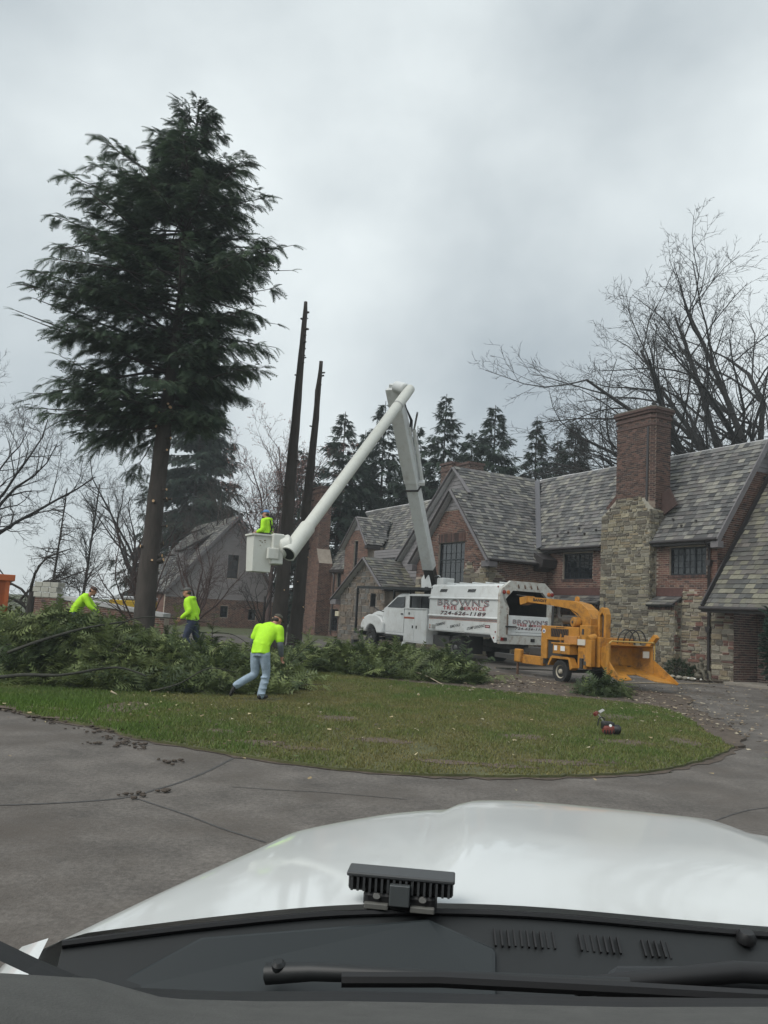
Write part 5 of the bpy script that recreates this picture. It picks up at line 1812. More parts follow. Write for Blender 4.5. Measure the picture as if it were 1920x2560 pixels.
# cab, bonnet and wings
cb = MB()
prof = [(6.85, .72), (8.95, .72), (9.1, 1.0), (9.12, 1.9), (8.85, 2.02), (8.02, 2.55), (7.75, 2.63), (7.0, 2.63), (6.86, 2.5)]
b2 = [(x, 1.02, z) for x, z in prof]
cabm = MB()
n = len(prof)
vs = [(x, (1.02 if z < 1.95 else 1.02 - (z - 1.95) * .22), z) for x, z in prof] + [(x, -(1.02 if z < 1.95 else 1.02 - (z - 1.95) * .22), z) for x, z in prof]
cabm.add(vs, [tuple(range(n)), tuple(range(n, 2 * n))[::-1]] + [(i, i + n, (i + 1) % n + n, (i + 1) % n) for i in range(n)])
cab = cabm.build('cab', WHITE, TR, bevel=.05)
for sg in (1, -1):
    yb = lambda z: sg * (1.024 - max(0, z - 1.95) * .22)
    pts = [(8.72, 1.98), (8.02, 2.44), (7.3, 2.48), (7.25, 1.98)]
    MB().prism([(x, yb(z), z) for x, z in pts], (0, sg * .008, 0)).build('side_window', DGLASS, cab)
    do = MB().prism([(x, sg * 1.021, z) for x, z in [(7.15, .86), (8.8, .86), (8.86, 1.95), (7.15, 1.95)]], (0, sg * .012, 0)).build('door', WHITE, cab, bevel=.01)
    MB().box(7.22, 7.4, *sorted((sg * 1.033, sg * 1.06)), 1.66, 1.72).build('door_handle', BLACK, do)
    MB().tube([(7.05, sg * 1.05, 1.7), (7.03, sg * 1.09, 1.9), (7.1, sg * 1.05, 2.15)], .018, 6).build('grab_handle', BLACK, cab)
    arch = [(10.0 + .62 * math.cos(a), .5 + .62 * math.sin(a)) for a in np.linspace(.45, 2.75, 12)]
    fen = [(8.82, .76), (8.86, 1.25), (9.1, 1.48), (9.6, 1.6), (10.3, 1.6), (10.8, 1.45), (11.06, 1.15), (11.08, .95)] + arch
    f_ = MB().prism([(x, sg * .62, z) for x, z in fen], (0, sg * .56, 0)).build('wing', WHITE, TR, bevel=.06, smooth=35)
    MB().box(11.02, 11.1, *sorted((sg * .66, sg * 1.0)), 1.08, 1.32).build('headlight', mat('lamp_glass', (.5, .5, .48), .15), f_)
    MB().box(10.72, 10.85, *sorted((sg * 1.16, sg * 1.19)), 1.36, 1.43).build('indicator', AMBL, f_)
    mir = MB().box(9.55, 9.63, *sorted((sg * 1.22, sg * 1.48)), 1.95, 2.58).build('mirror', BLACK, cab, bevel=.02)
    MB().tube([(9.05, sg * 1.0, 1.75), (9.3, sg * 1.2, 1.82), (9.58, sg * 1.32, 1.98)], .028, 6).build('mirror_arm', BLACK, mir)
    MB().tube([(7.0, sg * .82, .6), (8.85, sg * .82, .6)], .17, 16).build('fuel_tank', BLACK, TR, smooth=40)
    MB().box(6.95, 8.85, *sorted((sg * .95, sg * 1.1)), .66, .71).build('running_board', STEEL, TR)
MB().prism([(8.96, 0, 2.0), (8.08, 0, 2.52), (8.09, 0, 2.54), (8.98, 0, 2.02)], (0, .86, 0)).build('windscreen', DGLASS, cab)
MB().prism([(8.96, 0, 2.0), (8.08, 0, 2.52), (8.09, 0, 2.54), (8.98, 0, 2.02)], (0, -.86, 0)).build('windscreen', DGLASS, cab)
hp = [(9.1, 1.0), (11.0, 1.0), (11.02, 1.35), (10.8, 1.66), (10.4, 1.76), (9.1, 1.93)]
MB().prism([(x, -.7, z) for x, z in hp], (0, 1.4, 0)).build('bonnet', WHITE, TR, bevel=.07, smooth=35)
MB().box(11.01, 11.05, -.55, .55, 1.02, 1.34).build('grille', BLACK, TR)
MB().box(10.95, 11.25, -1.1, 1.1, .55, .82).build('front_bumper', BLACK, TR, bevel=.02)
MB().box(10.5, 11.2, .95, 1.15, .8, .85).build('bumper_shelf', RUSTW, TR)

# overhead guard
gd = MB()
for y in (1.05, -1.05):
    gd.bar((4.85, y, 2.80), (11.82, y, 2.9), .09, .12)
for x in np.linspace(4.9, 11.8, 16):
    gd.bar((x, -1.05, 2.8 + .1 * (x - 4.85) / 7), (x, 1.05, 2.8 + .1 * (x - 4.85) / 7), .05, .04)
gdo = gd.build('overhead_guard', BLACK, TR)
MB().prism([(5.0, -1.0, 2.845), (11.75, -1.0, 2.94), (11.75, 1.0, 2.94), (5.0, 1.0, 2.845)], (0, 0, .008)).build('guard_plate', BLACK, gdo)
for y in (1.05, -1.05):
    MB().bar((11.82, y, .68), (11.82, y, 2.92), .09, .09).build('guard_post', BLACK, gdo)
    MB().tube([(11.72, y, 2.75), (11.6, y, 2.62), (11.72, y, 2.55)], .02, 6).build('hook', BLACK, gdo)
    MB().bar((6.75, y * .9, 2.5), (6.75, y, 2.82), .05, .05).build('guard_post', BLACK, gdo)
MB().box(11.0, 11.9, -1.1, 1.1, .62, .72).build('guard_beam', BLACK, gdo)
MB().box(11.85, 12.1, .8, 1.1, .05, .3).build('tow_eye', BLACK, TR)

# booms (world points brought into truck space)
def TL(px, py, Yd):
    x, z = at(px, py, Yd)
    return TI @ Vector((x, Yd, z))
P0 = Vector((6.62, .0, 3.32))
E0 = TL(984, 968, 31.3)
E1 = TL(1021, 978, 30.7)
B1 = TL(735, 1364, 23.6)
MB().lathe([(.42, 0), (.42, .25), (.36, .3), (.36, .95)], (6.5, 0, 2.0), (0, 0, 1), 24).build('turntable', STEEL, TR, smooth=40)
for sg in (1, -1):
    MB().prism([(6.1, sg * .27, 2.9), (6.95, sg * .27, 2.9), (7.0, sg * .27, 3.3), (6.75, sg * .27, 3.55), (6.4, sg * .27, 3.5)], (0, sg * .05, 0)).build('turret_cheek', WHITE, TR, bevel=.015)
MB().tube([(5.7, -.25, 3.1), (5.7, .35, 3.42)], .07, 8).build('hose_reel', BLACK, TR)
MB().box(5.2, 5.7, -.3, .3, 2.95, 3.35).build('boom_rest', WHITE, TR, bevel=.03)
u_ = (E0 - P0).normalized()
side = Vector((0, 0, 1)).cross(u_).normalized()
lb = MB().bar(P0 + u_ * .6, P0 + u_ * 5.0, .46, .52, upv=side).build('lower_boom', WHITE, TR, bevel=.03)
MB().bar(P0 - u_ * .25, P0 + u_ * .75, .42, .46, upv=side).build('boom_foot', STEEL, lb, bevel=.02)
MB().bar(P0 + u_ * 4.9, E0, .52, .56, upv=side).build('boom_insert', WHITE, lb, bevel=.03)
MB().bar(P0 + u_ * 4.55, P0 + u_ * 4.62, .54, .6, upv=side).build('collar', STEEL, lb)
offv = (TL(1060, 1200, 32) - TL(1015, 1200, 32)).normalized()
c0, c1, c2 = P0 + u_ * 5.0 + offv * .42, P0 + u_ * 7.3 + offv * .5, E1 + offv * .2 - u_ * .9
MB().bar(P0 + u_ * 4.85 - offv * .1, P0 + u_ * 4.85 + offv * .52, .3, .16, upv=u_).build('cylinder_bracket', WHITE, lb, bevel=.02)
MB().tube([c0, c1], .085, 14).build('cylinder_barrel', WHITE, lb, smooth=40)
MB().tube([c1, c2], .04, 10).build('cylinder_rod', mat('chrome_rod', (.3, .3, .3), .25, metal=.9), lb, smooth=40)
MB().tube([P0 + u_ * 5.2 + offv * .22, P0 + u_ * 7.4 + offv * .3], .1, 12).build('hose_cover', WHITE, lb, smooth=40)
hz = MB()
for k in range(3):
    hz.tube([P0 + u_ * 7.2 + offv * (.3 + .05 * k), P0 + u_ * 7.7 + offv * (.42 + .04 * k), E0 - u_ * .9 + offv * .35, E0 - u_ * .25 + offv * .3], .022, 6)
hz.build('hoses', BLACK, lb, kind='stuff')
MB().bar(E0 - u_ * .7, E0 + u_ * .12 + offv * .15, .2, .62, upv=side).build('elbow_bracket', WHITE, lb, bevel=.03)
MB().lathe([(.2, -.3), (.24, -.26), (.24, .26), (.2, .3)], (E0 + E1) * .5 + u_ * .05, (E1 - E0), 18).build('elbow_pivot', WHITE, lb, smooth=40)
ub_d = (B1 - E1).normalized()
ub = MB().tube([E1 - ub_d * .25, E1 - ub_d * .22, E1 + ub_d * .3, E1 + ub_d * 3, B1 - ub_d * .6, B1], [.12, .19, .2, .2, .195, .195], 24).build('upper_boom', FIBRE, TR, smooth=50)
MB().tube([E1 + ub_d * 1.25, E1 + ub_d * 1.33], .208, 24).build('collar', mat('rivet_band', (.35, .35, .34), .5), ub, smooth=50)
MB().tube([B1 - ub_d * .95, B1 + ub_d * .42], .245, 24).build('boom_tip', FIBRE, ub, smooth=50)
MB().tube([B1 + ub_d * .41, B1 + ub_d * .425], .205, 24).build('tip_opening', DKP, ub)
# bucket
bc = TL(648, 1385, 23.5)
Mb = Matrix.Translation(bc) @ Matrix.Rotation(R(-118.5 + 28), 4, 'Z')
def tubring(s, z):
    return [(x * s, y * s, z) for x, y in ((-.3, -.3), (.3, -.3), (.3, .3), (-.3, .3))]
bk = MB()
vs = [Mb @ Vector(p) for p in tubring(.93, -.53) + tubring(1.06, .53) + tubring(.96, .53) + tubring(.83, -.45)]
bk.add(vs, [(3, 2, 1, 0), (12, 13, 14, 15)] + [(i, (i + 1) % 4, 4 + (i + 1) % 4, 4 + i) for i in range(4)] + [(4 + i, 4 + (i + 1) % 4, 8 + (i + 1) % 4, 8 + i) for i in range(4)] + [(8 + i, 8 + (i + 1) % 4, 12 + (i + 1) % 4, 12 + i) for i in range(4)])
bkt = bk.build('bucket', FIBRE, TR, bevel=.03)
for i in range(4):
    p, q = [Mb @ Vector(v) for v in (tubring(1.08, .545)[i], tubring(1.08, .545)[(i + 1) % 4])]
    MB().bar(p, q, .09, .05).build('bucket_rim', FIBRE, bkt)
sp_ = MB()
for k in range(7):
    p = Mb @ Vector((rnd.uniform(-.14, .06), -.325, rnd.uniform(.2, .42)))
    sp_.ball(p, .014, 6)
sp_.build('paint_chips', mat('chip_brown', (.25, .19, .12), .8), bkt, kind='stuff')
mid = (bc + B1) * .5
MB().lathe([(.3, 0), (.34, .04), (.34, .3), (.27, .36)], B1 + (bc - B1).normalized() * .06 + Vector((0, 0, .02)), (bc - B1), 24).build('rotator', FIBRE, bkt, smooth=40)
Mk = Matrix.Translation(bc + (B1 - bc).normalized() * .44) @ Matrix.Rotation(R(-118.5 + 28), 4, 'Z')
MB().box(-.16, .2, -.3, .3, -.42, .48, M=Mk).build('bucket_bracket', FIBRE, bkt, bevel=.04)
MB().box(-.3, .05, -.34, -.2, -.28, .05, M=Mk).build('control_box', FIBRE, bkt, bevel=.03)
for k in range(3):
    p = B1 - ub_d * (.15 + .24 * k) + Vector((.12, .1, .2))
    MB().bar(p, p - ub_d * .14, .13, .05, upv=(0, 0, 1)).build('tip_decal', DKP, ub)

# lettering
def text(s, parent, M, size, m_, name='lettering', shear=0., off=0., sx=1., ext=.002, align='CENTER'):
    c = bpy.data.curves.new(name, 'FONT')
    c.body = s
    c.size = size
    c.align_x = align
    c.align_y = 'CENTER'
    c.shear = shear
    c.space_character = 1.1
    c.offset = off
    c.extrude = ext
    c.resolution_u = 3
    c.materials.append(m_)
    o = bpy.data.objects.new(name, c)
    col.objects.link(o)
    bpy.context.view_layer.update()
    me = bpy.data.meshes.new_from_object(o.evaluated_get(bpy.context.evaluated_depsgraph_get()))
    bpy.data.objects.remove(o)
    o = bpy.data.objects.new(name, me)
    col.objects.link(o)
    o.parent = parent
    o.matrix_local = M @ Matrix.Diagonal((sx, 1, 1, 1))
    return o

def side_frame(x, y, z):      # faces +y, reads towards -x (the truck's rear)
    M = Matrix(((-1, 0, 0), (0, 0, 1), (0, 1, 0))).transposed().to_4x4()
    M.translation = (x, y, z)
    return M
def rear_frame(x, y, z):      # faces -x, reads towards -y
    M = Matrix(((0, -1, 0), (0, 0, 1), (-1, 0, 0))).transposed().to_4x4()
    M.translation = (x, y, z)
    return M
def sign(fr, cx, cy, cz, sc, parent, dx, dz=0):
    """the firm's three-line lettering; dx moves along the line"""
    for (s, off, d, m_, e) in (('', 0, 0, REDP, 0),):
        pass
    t1, t2, t3 = "BROWN'S", ('TREE', 'SERVICE'), '724-626-1189'
    for (o_, off, lay, m_) in (((-.026, -.02), .006, .0015, REDP), ((0, 0), .008, .0035, DKP), ((0, 0), -.004, .0055, GRYP)):
        a = fr(cx, cy, cz)
        T = a @ Matrix.Translation((o_[0] * sc, (.19 + o_[1]) * sc, lay))
        text(t1, parent, T, .36 * sc, m_, off=off * sc, sx=1.75 * dx, ext=.0008)
        if m_ is GRYP:
            continue
        T = a @ Matrix.Translation((o_[0] * sc * .6, (-.255 + o_[1] * .6) * sc, lay))
        text(t3, parent, T, .21 * sc, m_, off=off * .4 * sc, sx=2.0 * dx, ext=.0008, shear=.2)
    a = fr(cx, cy, cz)
    text('TREE', parent, a @ Matrix.Translation((-.72 * sc * dx, -.04 * sc, .002)), .2 * sc, REDP, sx=1.75 * dx, off=.006 * sc, ext=.001)
    text('SERVICE', parent, a @ Matrix.Translation((.62 * sc * dx, -.04 * sc, .002)), .2 * sc, REDP, sx=1.75 * dx, off=.006 * sc, ext=.001)
    lf = MB()
    pts = [(-.17, -.02), (-.13, .05), (-.09, .04), (-.08, .1), (-.01, .09), (.03, .11), (.06, .06), (.13, .07), (.14, .0), (.17, -.03), (.12, -.07), (.04, -.07), (.0, -.11), (-.06, -.07), (-.13, -.08)]
    lf.prism([a @ Vector((x * sc, -.04 * sc + y * sc, .001)) for x, y in pts], (a.to_3x3() @ Vector((0, 0, 1))) * .002)
    lf.build('leaf_emblem', mat('sage_paint', (.10, .13, .11), .6), parent)
sign(side_frame, 2.32, 1.222, 2.07, .93, body, 1.3)
sign(rear_frame, -.202, -.18, 1.53, .56, tg, 1.0)
MB().box(-.203, -.2, -.75, .5, 1.245, 1.255).build('underline', DKP, tg)
for (s, x, z, wd) in (('TRIMMING', 3.85, 1.36, .95), ('-', 3.28, 1.27, .9), ('REMOVALS', 2.78, 1.33, .9), ('-', 2.22, 1.40, .9), ('STUMP', 1.72, 1.28, .9), ('GRINDING', 1.12, 1.37, .85)):
    M = side_frame(x, 1.222, z) @ Matrix.Rotation(R(9), 4, 'Z')
    text(s, body, M, .15, DKP, shear=.35, off=.003, sx=wd)
dsg = MB().box(.42, .74, 1.221, 1.226, 1.17, 1.45).build('warning_sign', mat('sign_white', (.7, .7, .68), .5), body)
MB().box(.42, .74, 1.2262, 1.228, 1.34, 1.45).build('sign_band', DKP, dsg)
ov = MB()
ov.add([(.58 + .14 * math.cos(a), 1.2285, 1.395 + .045 * math.sin(a)) for a in np.linspace(0, 2 * math.pi, 20, endpoint=False)], [tuple(range(20))[::-1]])
ov.build('sign_oval', REDP, dsg)
text('DANGER', dsg, side_frame(.58, 1.229, 1.395), .055, mat('sign_white', (.7, .7, .68), .5), off=.001)
text('HI-RANGER', ub, Matrix.Translation(E1 + ub_d * 5.0), .01, DKP) if False else None

# ------------------------------------------------------------------ wood chipper
ORANGE = mat('chipper_orange', (.43, .195, .03), .55, spec=.35, var=.25, vscale=3, dirt=(.10, .06, .03), dscale=3.2, damt=.95, bump=.1, bscale=30)
CH = thing('wood_chipper', 'orange towed wood chipper with raised discharge chute behind the truck', 'wood chipper', HW(-4.3, 9.02, tz(5.9, 23.8)), HROT)
CH.scale = (.92, .92, .92)
for sg in (1, -1):       # local -y faces the viewer
    wheel(CH, 0, -sg * .95, .35, .35, .22, -sg, mat('rim_cream', (.36, .33, .26), .6, dirt=(.12, .07, .04), dscale=6))
    fd = MB()
    prof = [(-.56, .52), (-.42, .78), (-.36, .82), (.4, .82), (.46, .78), (.62, .5), (.5, .42), (.42, .74), (-.34, .74), (-.5, .5)]
    fd.prism([(x, -sg * .72, z) for x, z in prof], (0, -sg * .26, 0))
    fd.build('mudguard', ORANGE, CH, bevel=.015)
fr_ = MB()
for y in (.42, -.42):
    fr_.box(-3.0, 1.6, y - .06, y + .06, .5, .68)
fr_.box(-.1, .1, -.9, .9, .32, .42)
fr_.build('frame', STEEL, CH)
MB().prism([(-3.0, -.45, .5), (-3.0, .45, .5), (-4.6, .06, .5), (-4.6, -.06, .5)], (0, 0, .16)).build('drawbar', STEEL, CH)
MB().box(-2.55, -1.35, -.5, -.35, .42, .72).build('tongue_plate', ORANGE, CH, bevel=.02)
MB().tube([(-2.6, -.55, .0), (-2.6, -.55, .85)], .045, 10).build('jack_leg', RUST, CH)
MB().box(-2.75, -2.4, -.62, -.45, .45, .9).build('jack_housing', ORANGE, CH, bevel=.04)
MB().box(-2.3, -1.4, -.3, .3, .72, 1.0).build('battery_cover', STEEL, CH, bevel=.03)
# engine housing
eh = MB()
eh.prism([(-1.28, -.66, .68), (-1.28, -.66, 1.76), (.52, -.66, 1.76), (.52, -.66, 1.36), (-.5, -.66, 1.30), (-.98, -.66, 1.3), (-.98, -.66, .68)], (0, 1.32, 0))
eng = eh.build('engine_housing', ORANGE, CH, bevel=.02)
MB().box(-.98, .5, -.60, .60, .7, 1.3).build('engine_block', STEEL, CH)
gr = MB()
gr.box(-.78, .05, -.672, -.66, 1.42, 1.68)
gro = gr.build('grille', BLACK, eng)
for k in range(10):
    MB().bar((-.76 + k * .083, -.676, 1.43), (-.70 + k * .083, -.676, 1.67), .012, .012).build('grille_bar', mat('grille_bronze', (.16, .08, .03), .6), gro)
MB().lathe([(.075, 0), (.075, .004), (.01, .005)], (-1.14, -.66, 1.58), (0, -1, 0), 18).build('round_decal', mat('sign_white', (.7, .7, .68), .5), eng)
MB().lathe([(.045, 0), (.045, .006), (.01, .007)], (-1.14, -.662, 1.58), (0, -1, 0), 14).build('decal_centre', mat('decal_blue', (.1, .12, .25), .5), eng)
MB().tube([(-1.0, .1, 1.98), (-.05, .1, 1.98)], .14, 16).build('muffler', mat('dull_steel', (.14, .13, .12), .55, metal=.5, var=.3), CH, smooth=40)
MB().tube([(-.95, .1, 1.98), (-1.25, .1, 2.02), (-1.32, .1, 2.15), (-1.32, .1, 2.75)], .055, 10).build('exhaust_pipe', mat('dull_steel', (.14, .13, .12), .55), CH, smooth=40)
for x in (-.8, -.25):
    MB().box(x, x + .06, .05, .15, 1.7, 1.9).build('muffler_bracket', STEEL, CH)
ac = MB().lathe([(.15, 0), (.165, .02), (.165, .3), (.14, .33)], (.05, -.5, 1.92), (.25, 1, 0), 20).build('air_cleaner', ORANGE, CH, smooth=40)
MB().lathe([(.05, 0), (.05, .02), (.02, .03)], (.05, -.5, 1.92), (-.25, -1, 0), 12).build('wing_nut', STEEL, ac)
MB().lathe([(.14, 0), (.14, .28)], (.1, .25, 1.78), (0, 0, 1), 16).build('pre_cleaner', BLACK, CH, smooth=40)
# near side boxes
tb = MB().prism([(-.3, -1.0, .9), (.5, -1.0, .9), (.48, -1.0, 1.2), (-.28, -1.0, 1.2)], (0, .34, 0)).build('tool_box', ORANGE, CH, bevel=.015)
MB().box(-.34, .54, -1.03, -.62, 1.2, 1.245).build('lid', ORANGE, tb, bevel=.01)
for (x, w) in ((-.22, .14), (.08, .2)):
    MB().box(x, x + w, -1.006, -1.001, 1.0, 1.15).build('decal', mat('sign_white', (.7, .7, .68), .5), tb)
MB().tube([(-.1, -.85, 1.22), (-.1, -.85, 1.52)], .02, 6).build('lever', ORANGE, CH)
MB().box(-.1, .5, -.72, -.4, 1.2, 1.48).build('hydraulic_tank', mat('faded_orange', (.40, .19, .05), .6, var=.2), CH, bevel=.02)
MB().box(.55, .95, -.72, -.35, .5, 1.15).build('disc_cover', ORANGE, CH, bevel=.02)
MB().box(.56, .9, -.745, -.72, 1.22, 1.4).build('decal', mat('decal_cream', (.55, .52, .45), .5), CH)
MB().box(.5, .95, -.7, .6, 1.15, 1.5).build('rotor_housing', ORANGE, CH, bevel=.04)
MB().box(.62, 1.1, -.72, -.1, 1.24, 1.84).build('feed_housing', ORANGE, CH, bevel=.02)
MB().box(.74, .82, -.74, -.72, 1.55, 1.72).build('latch', STEEL, CH)
MB().box(.2, .5, -.5, .5, .68, 1.2).build('rotor_base', STEEL, CH)
for k, (x, y, z) in enumerate([(.7, -.78, .5), (.9, -.8, .62), (1.0, -.76, .8)]):
    MB().box(x, x + .12, y, y + .25, z, z + .32).build('valve_block', STEEL if k != 1 else mat('chrome_rod', (.3, .3, .3), .25), CH, bevel=.01)
# discharge chute: curved box section
cs = [(.52, 1.78), (.54, 2.0), (.42, 2.2), (.2, 2.36), (-.15, 2.46), (-.6, 2.50), (-1.4, 2.56), (-2.45, 2.62)]
wch = [.24, .24, .23, .22, .20, .18, .16, .15]
cm = MB()
hh = [.20, .20, .19, .17, .14, .12, .10, .09]
pv = []
for i, (x, z) in enumerate(cs):
    a, b = cs[max(0, i - 1)], cs[min(len(cs) - 1, i + 1)]
    d = Vector((b[0] - a[0], 0, b[1] - a[1])).normalized()
    nn = Vector((d.z, 0, -d.x)) * -1
    yo = -.1 - .12 * (i / 7) 
    for (sy, sn) in ((-1, -1), (1, -1), (1, 1), (-1, 1)):
        pv.append(Vector((x, yo + sy * wch[i], z)) + nn * (sn * hh[i]))
fs = []
for i in range(len(cs) - 1):
    for k in range(4):
        fs.append((i * 4 + k, i * 4 + (k + 1) % 4, i * 4 + 4 + (k + 1) % 4, i * 4 + 4 + k))
cm.add(pv, fs + [(0, 3, 2, 1)])
bmx = cm.build('discharge_chute', ORANGE, CH)
bmx.data.update()
tipm = MB().prism([(-2.42, -.40, 2.74), (-2.42, -.40, 2.50), (-2.78, -.40, 2.42), (-2.84, -.40, 2.68)], (0, .36, 0)).build('chute_deflector', ORANGE, bmx, bevel=.01)
MB().tube([(-2.5, -.22, 2.72), (-3.2, -.22, 2.78)], .018, 6).build('deflector_rod', STEEL, bmx)
MB().box(.3, .78, -.36, .16, 1.7, 1.8).build('swivel_ring', STEEL, bmx)
MB().tube([(-.35, -.28, 2.36), (.35, -.3, 1.95)], .025, 6).build('chute_brace', ORANGE, bmx)
MB().lathe([(.1, -.02), (.1, .02)], (-.2, -.1, 2.66), (0, 1, 0), 14).build('chute_eye', ORANGE, bmx)
def fr_side(x, y, z):
    M = Matrix(((1, 0, 0), (0, 0, 1), (0, -1, 0))).transposed().to_4x4()
    M.translation = (x, y, z)
    return M
text('BANDIT', bmx, fr_side(-1.75, -.375, 2.59) @ Matrix.Rotation(R(-3), 4, 'Z'), .13, DKP, off=.004, sx=1.4)
text('BANDIT', eng, fr_side(-.35, -.662, 1.72), .06, DKP, off=.002, sx=1.6)
# feed works: winch cylinder tower, hopper and folding tray
tw = MB()
tw.prism([(1.08, -.42, 1.5), (1.08, -.42, 2.2), (1.16, -.42, 2.38), (1.26, -.42, 2.42), (1.36, -.42, 2.38), (1.44, -.42, 2.2), (1.44, -.42, 1.5), (1.34, -.42, 1.5), (1.34, -.42, 2.15), (1.26, -.42, 2.25), (1.18, -.42, 2.15), (1.18, -.42, 1.5)], (0, .2, 0))
tw.build('cylinder_guard', ORANGE, CH, bevel=.01)
MB().tube([(1.26, -.32, 1.3), (1.26, -.32, 2.2)], .05, 10).build('lift_cylinder', STEEL, CH)
MB().tube([(1.26, -.32, 2.2), (1.26, -.32, 2.6)], .03, 8).build('lift_rod', STEEL, CH)
MB().box(1.0, 1.5, -.7, .7, .6, 1.5).build('feed_roller_box', ORANGE, CH, bevel=.02)
MB().tube([(1.28, -.98, 1.42), (1.28, -.7, 1.5)], .11, 12).build('roller_motor', ORANGE, CH)
MB().box(1.2, 1.42, -.98, -.8, .6, 1.42).build('feed_side_frame', ORANGE, CH, bevel=.02)
MB().box(1.12, 1.2, -.96, -.86, .75, 1.25).build('feed_lever', ORANGE, CH)
hp_ = MB()
n0 = [(1.45, -.62, .72), (1.45, .62, .72), (1.45, .62, 1.2), (1.45, -.62, 1.2)]
n1 = [(2.05, -.88, .45), (2.05, .95, .45), (2.05, .95, 1.30), (2.05, -.88, 1.30)]
for i in (0, 1, 2, 3):
    if i == 2:
        pass
    a, b, c, d = Vector(n0[i]), Vector(n0[(i + 1) % 4]), Vector(n1[(i + 1) % 4]), Vector(n1[i])
    nrm = (b - a).cross(d - a).normalized() * .02
    hp_.prism([a, b, c, d], nrm)
hp_.add([n0[0], n0[1], n0[2], n0[3]], [(0, 1, 2, 3)])
hop = hp_.build('feed_hopper', ORANGE, CH)
MB().box(2.0, 2.1, -.93, -.86, .45, 1.36).build('hopper_post', ORANGE, hop)
MB().tube([(2.08, -.9, 1.35), (2.12, -.85, 1.42), (2.12, .9, 1.42), (2.08, .98, 1.35), (2.08, .98, .9)], .022, 8).build('control_bar', mat('bar_yellow', (.45, .3, .08), .5), hop)
MB().bar((1.75, .98, 1.2), (2.15, .98, 1.62), .16, .14).build('control_arm', ORANGE, hop)
MB().box(1.98, 2.02, .58, .82, .95, 1.15).build('decal', mat('decal_cream', (.55, .52, .45), .5), hop)
MB().prism([(2.04, -.85, .46), (2.04, -.2, .46), (2.55, -.45, .33), (2.62, -.95, .30), (2.3, -1.0, .40)], (0, 0, .025)).build('tray_flap', ORANGE, hop)
MB().prism([(2.06, -.90, .46), (2.06, -.90, .86), (2.66, -1.0, .32), (2.62, -1.0, .28)], (0, .025, 0)).build('tray_side', ORANGE, hop)
MB().prism([(2.04, .2, .46), (2.04, .95, .46), (2.85, 1.05, .24), (2.7, .35, .30)], (0, 0, .025)).build('tray_flap', ORANGE, hop)
MB().prism([(2.06, .95, .46), (2.06, .95, .9), (2.92, 1.07, .28), (2.85, 1.07, .22)], (0, .025, 0)).build('tray_side', ORANGE, hop)
for k in range(3):
    b = MB()
    pts = [(1.5, .0 + .25 * k, 1.35), (1.55, .05 + .25 * k, 1.62), (1.62, .25 + .25 * k, 1.78), (1.7, .42 + .25 * k, 1.66), (1.75, .48 + .25 * k, 1.34)]
    b.tube(catmull(pts, 5, False), .018, 6)
    b.build('hydraulic_hose', BLACK, CH, smooth=60)
# ------------------------------------------------------------------ people
LIME = mat('hi_vis_lime', (.42, .80, .02), .75, var=.1, vscale=14, bump=.5, bscale=9)
JEAN = mat('light_blue_denim', (.27, .345, .42), .85, var=.22, vscale=12, bump=.6, bscale=9)
DJEAN = mat('dark_blue_denim', (.035, .045, .08), .85, var=.25, vscale=12, bump=.5, bscale=10)
SKIN = mat('skin', (.42, .21, .14), .55, var=.08, vscale=20)
GSLV = mat('grey_sleeve', (.13, .145, .16), .85, var=.15, vscale=15, bump=.4, bscale=12)
HAIR = mat('dark_hair', (.025, .018, .014), .7)
BOOT = mat('dark_boot', (.014, .013, .013), .6)


def solid(b, name, material, parent, vox=.02, smooth=6, label=None):
    o = b.build(name, material, parent)
    m = o.modifiers.new('union', 'REMESH')
    m.mode = 'VOXEL'
    m.voxel_size = vox
    m.use_smooth_shade = True
    s = o.modifiers.new('soft', 'SMOOTH')
    s.iterations = smooth
    s.factor = .5
    return o


def limbtube(b, pts, rads, n=12, flat=1.0, side=None):
    P = catmull([tuple(p) for p in pts], 4, False)
    rr = np.interp(np.linspace(0, 1, len(P)), np.linspace(0, 1, len(pts)), rads)
    b.tube(P, list(rr), n, flat=flat, side=side)
    b.ball(P[0], rr[0] * .98, 10)
    b.ball(P[-1], rr[-1] * .98, 10)


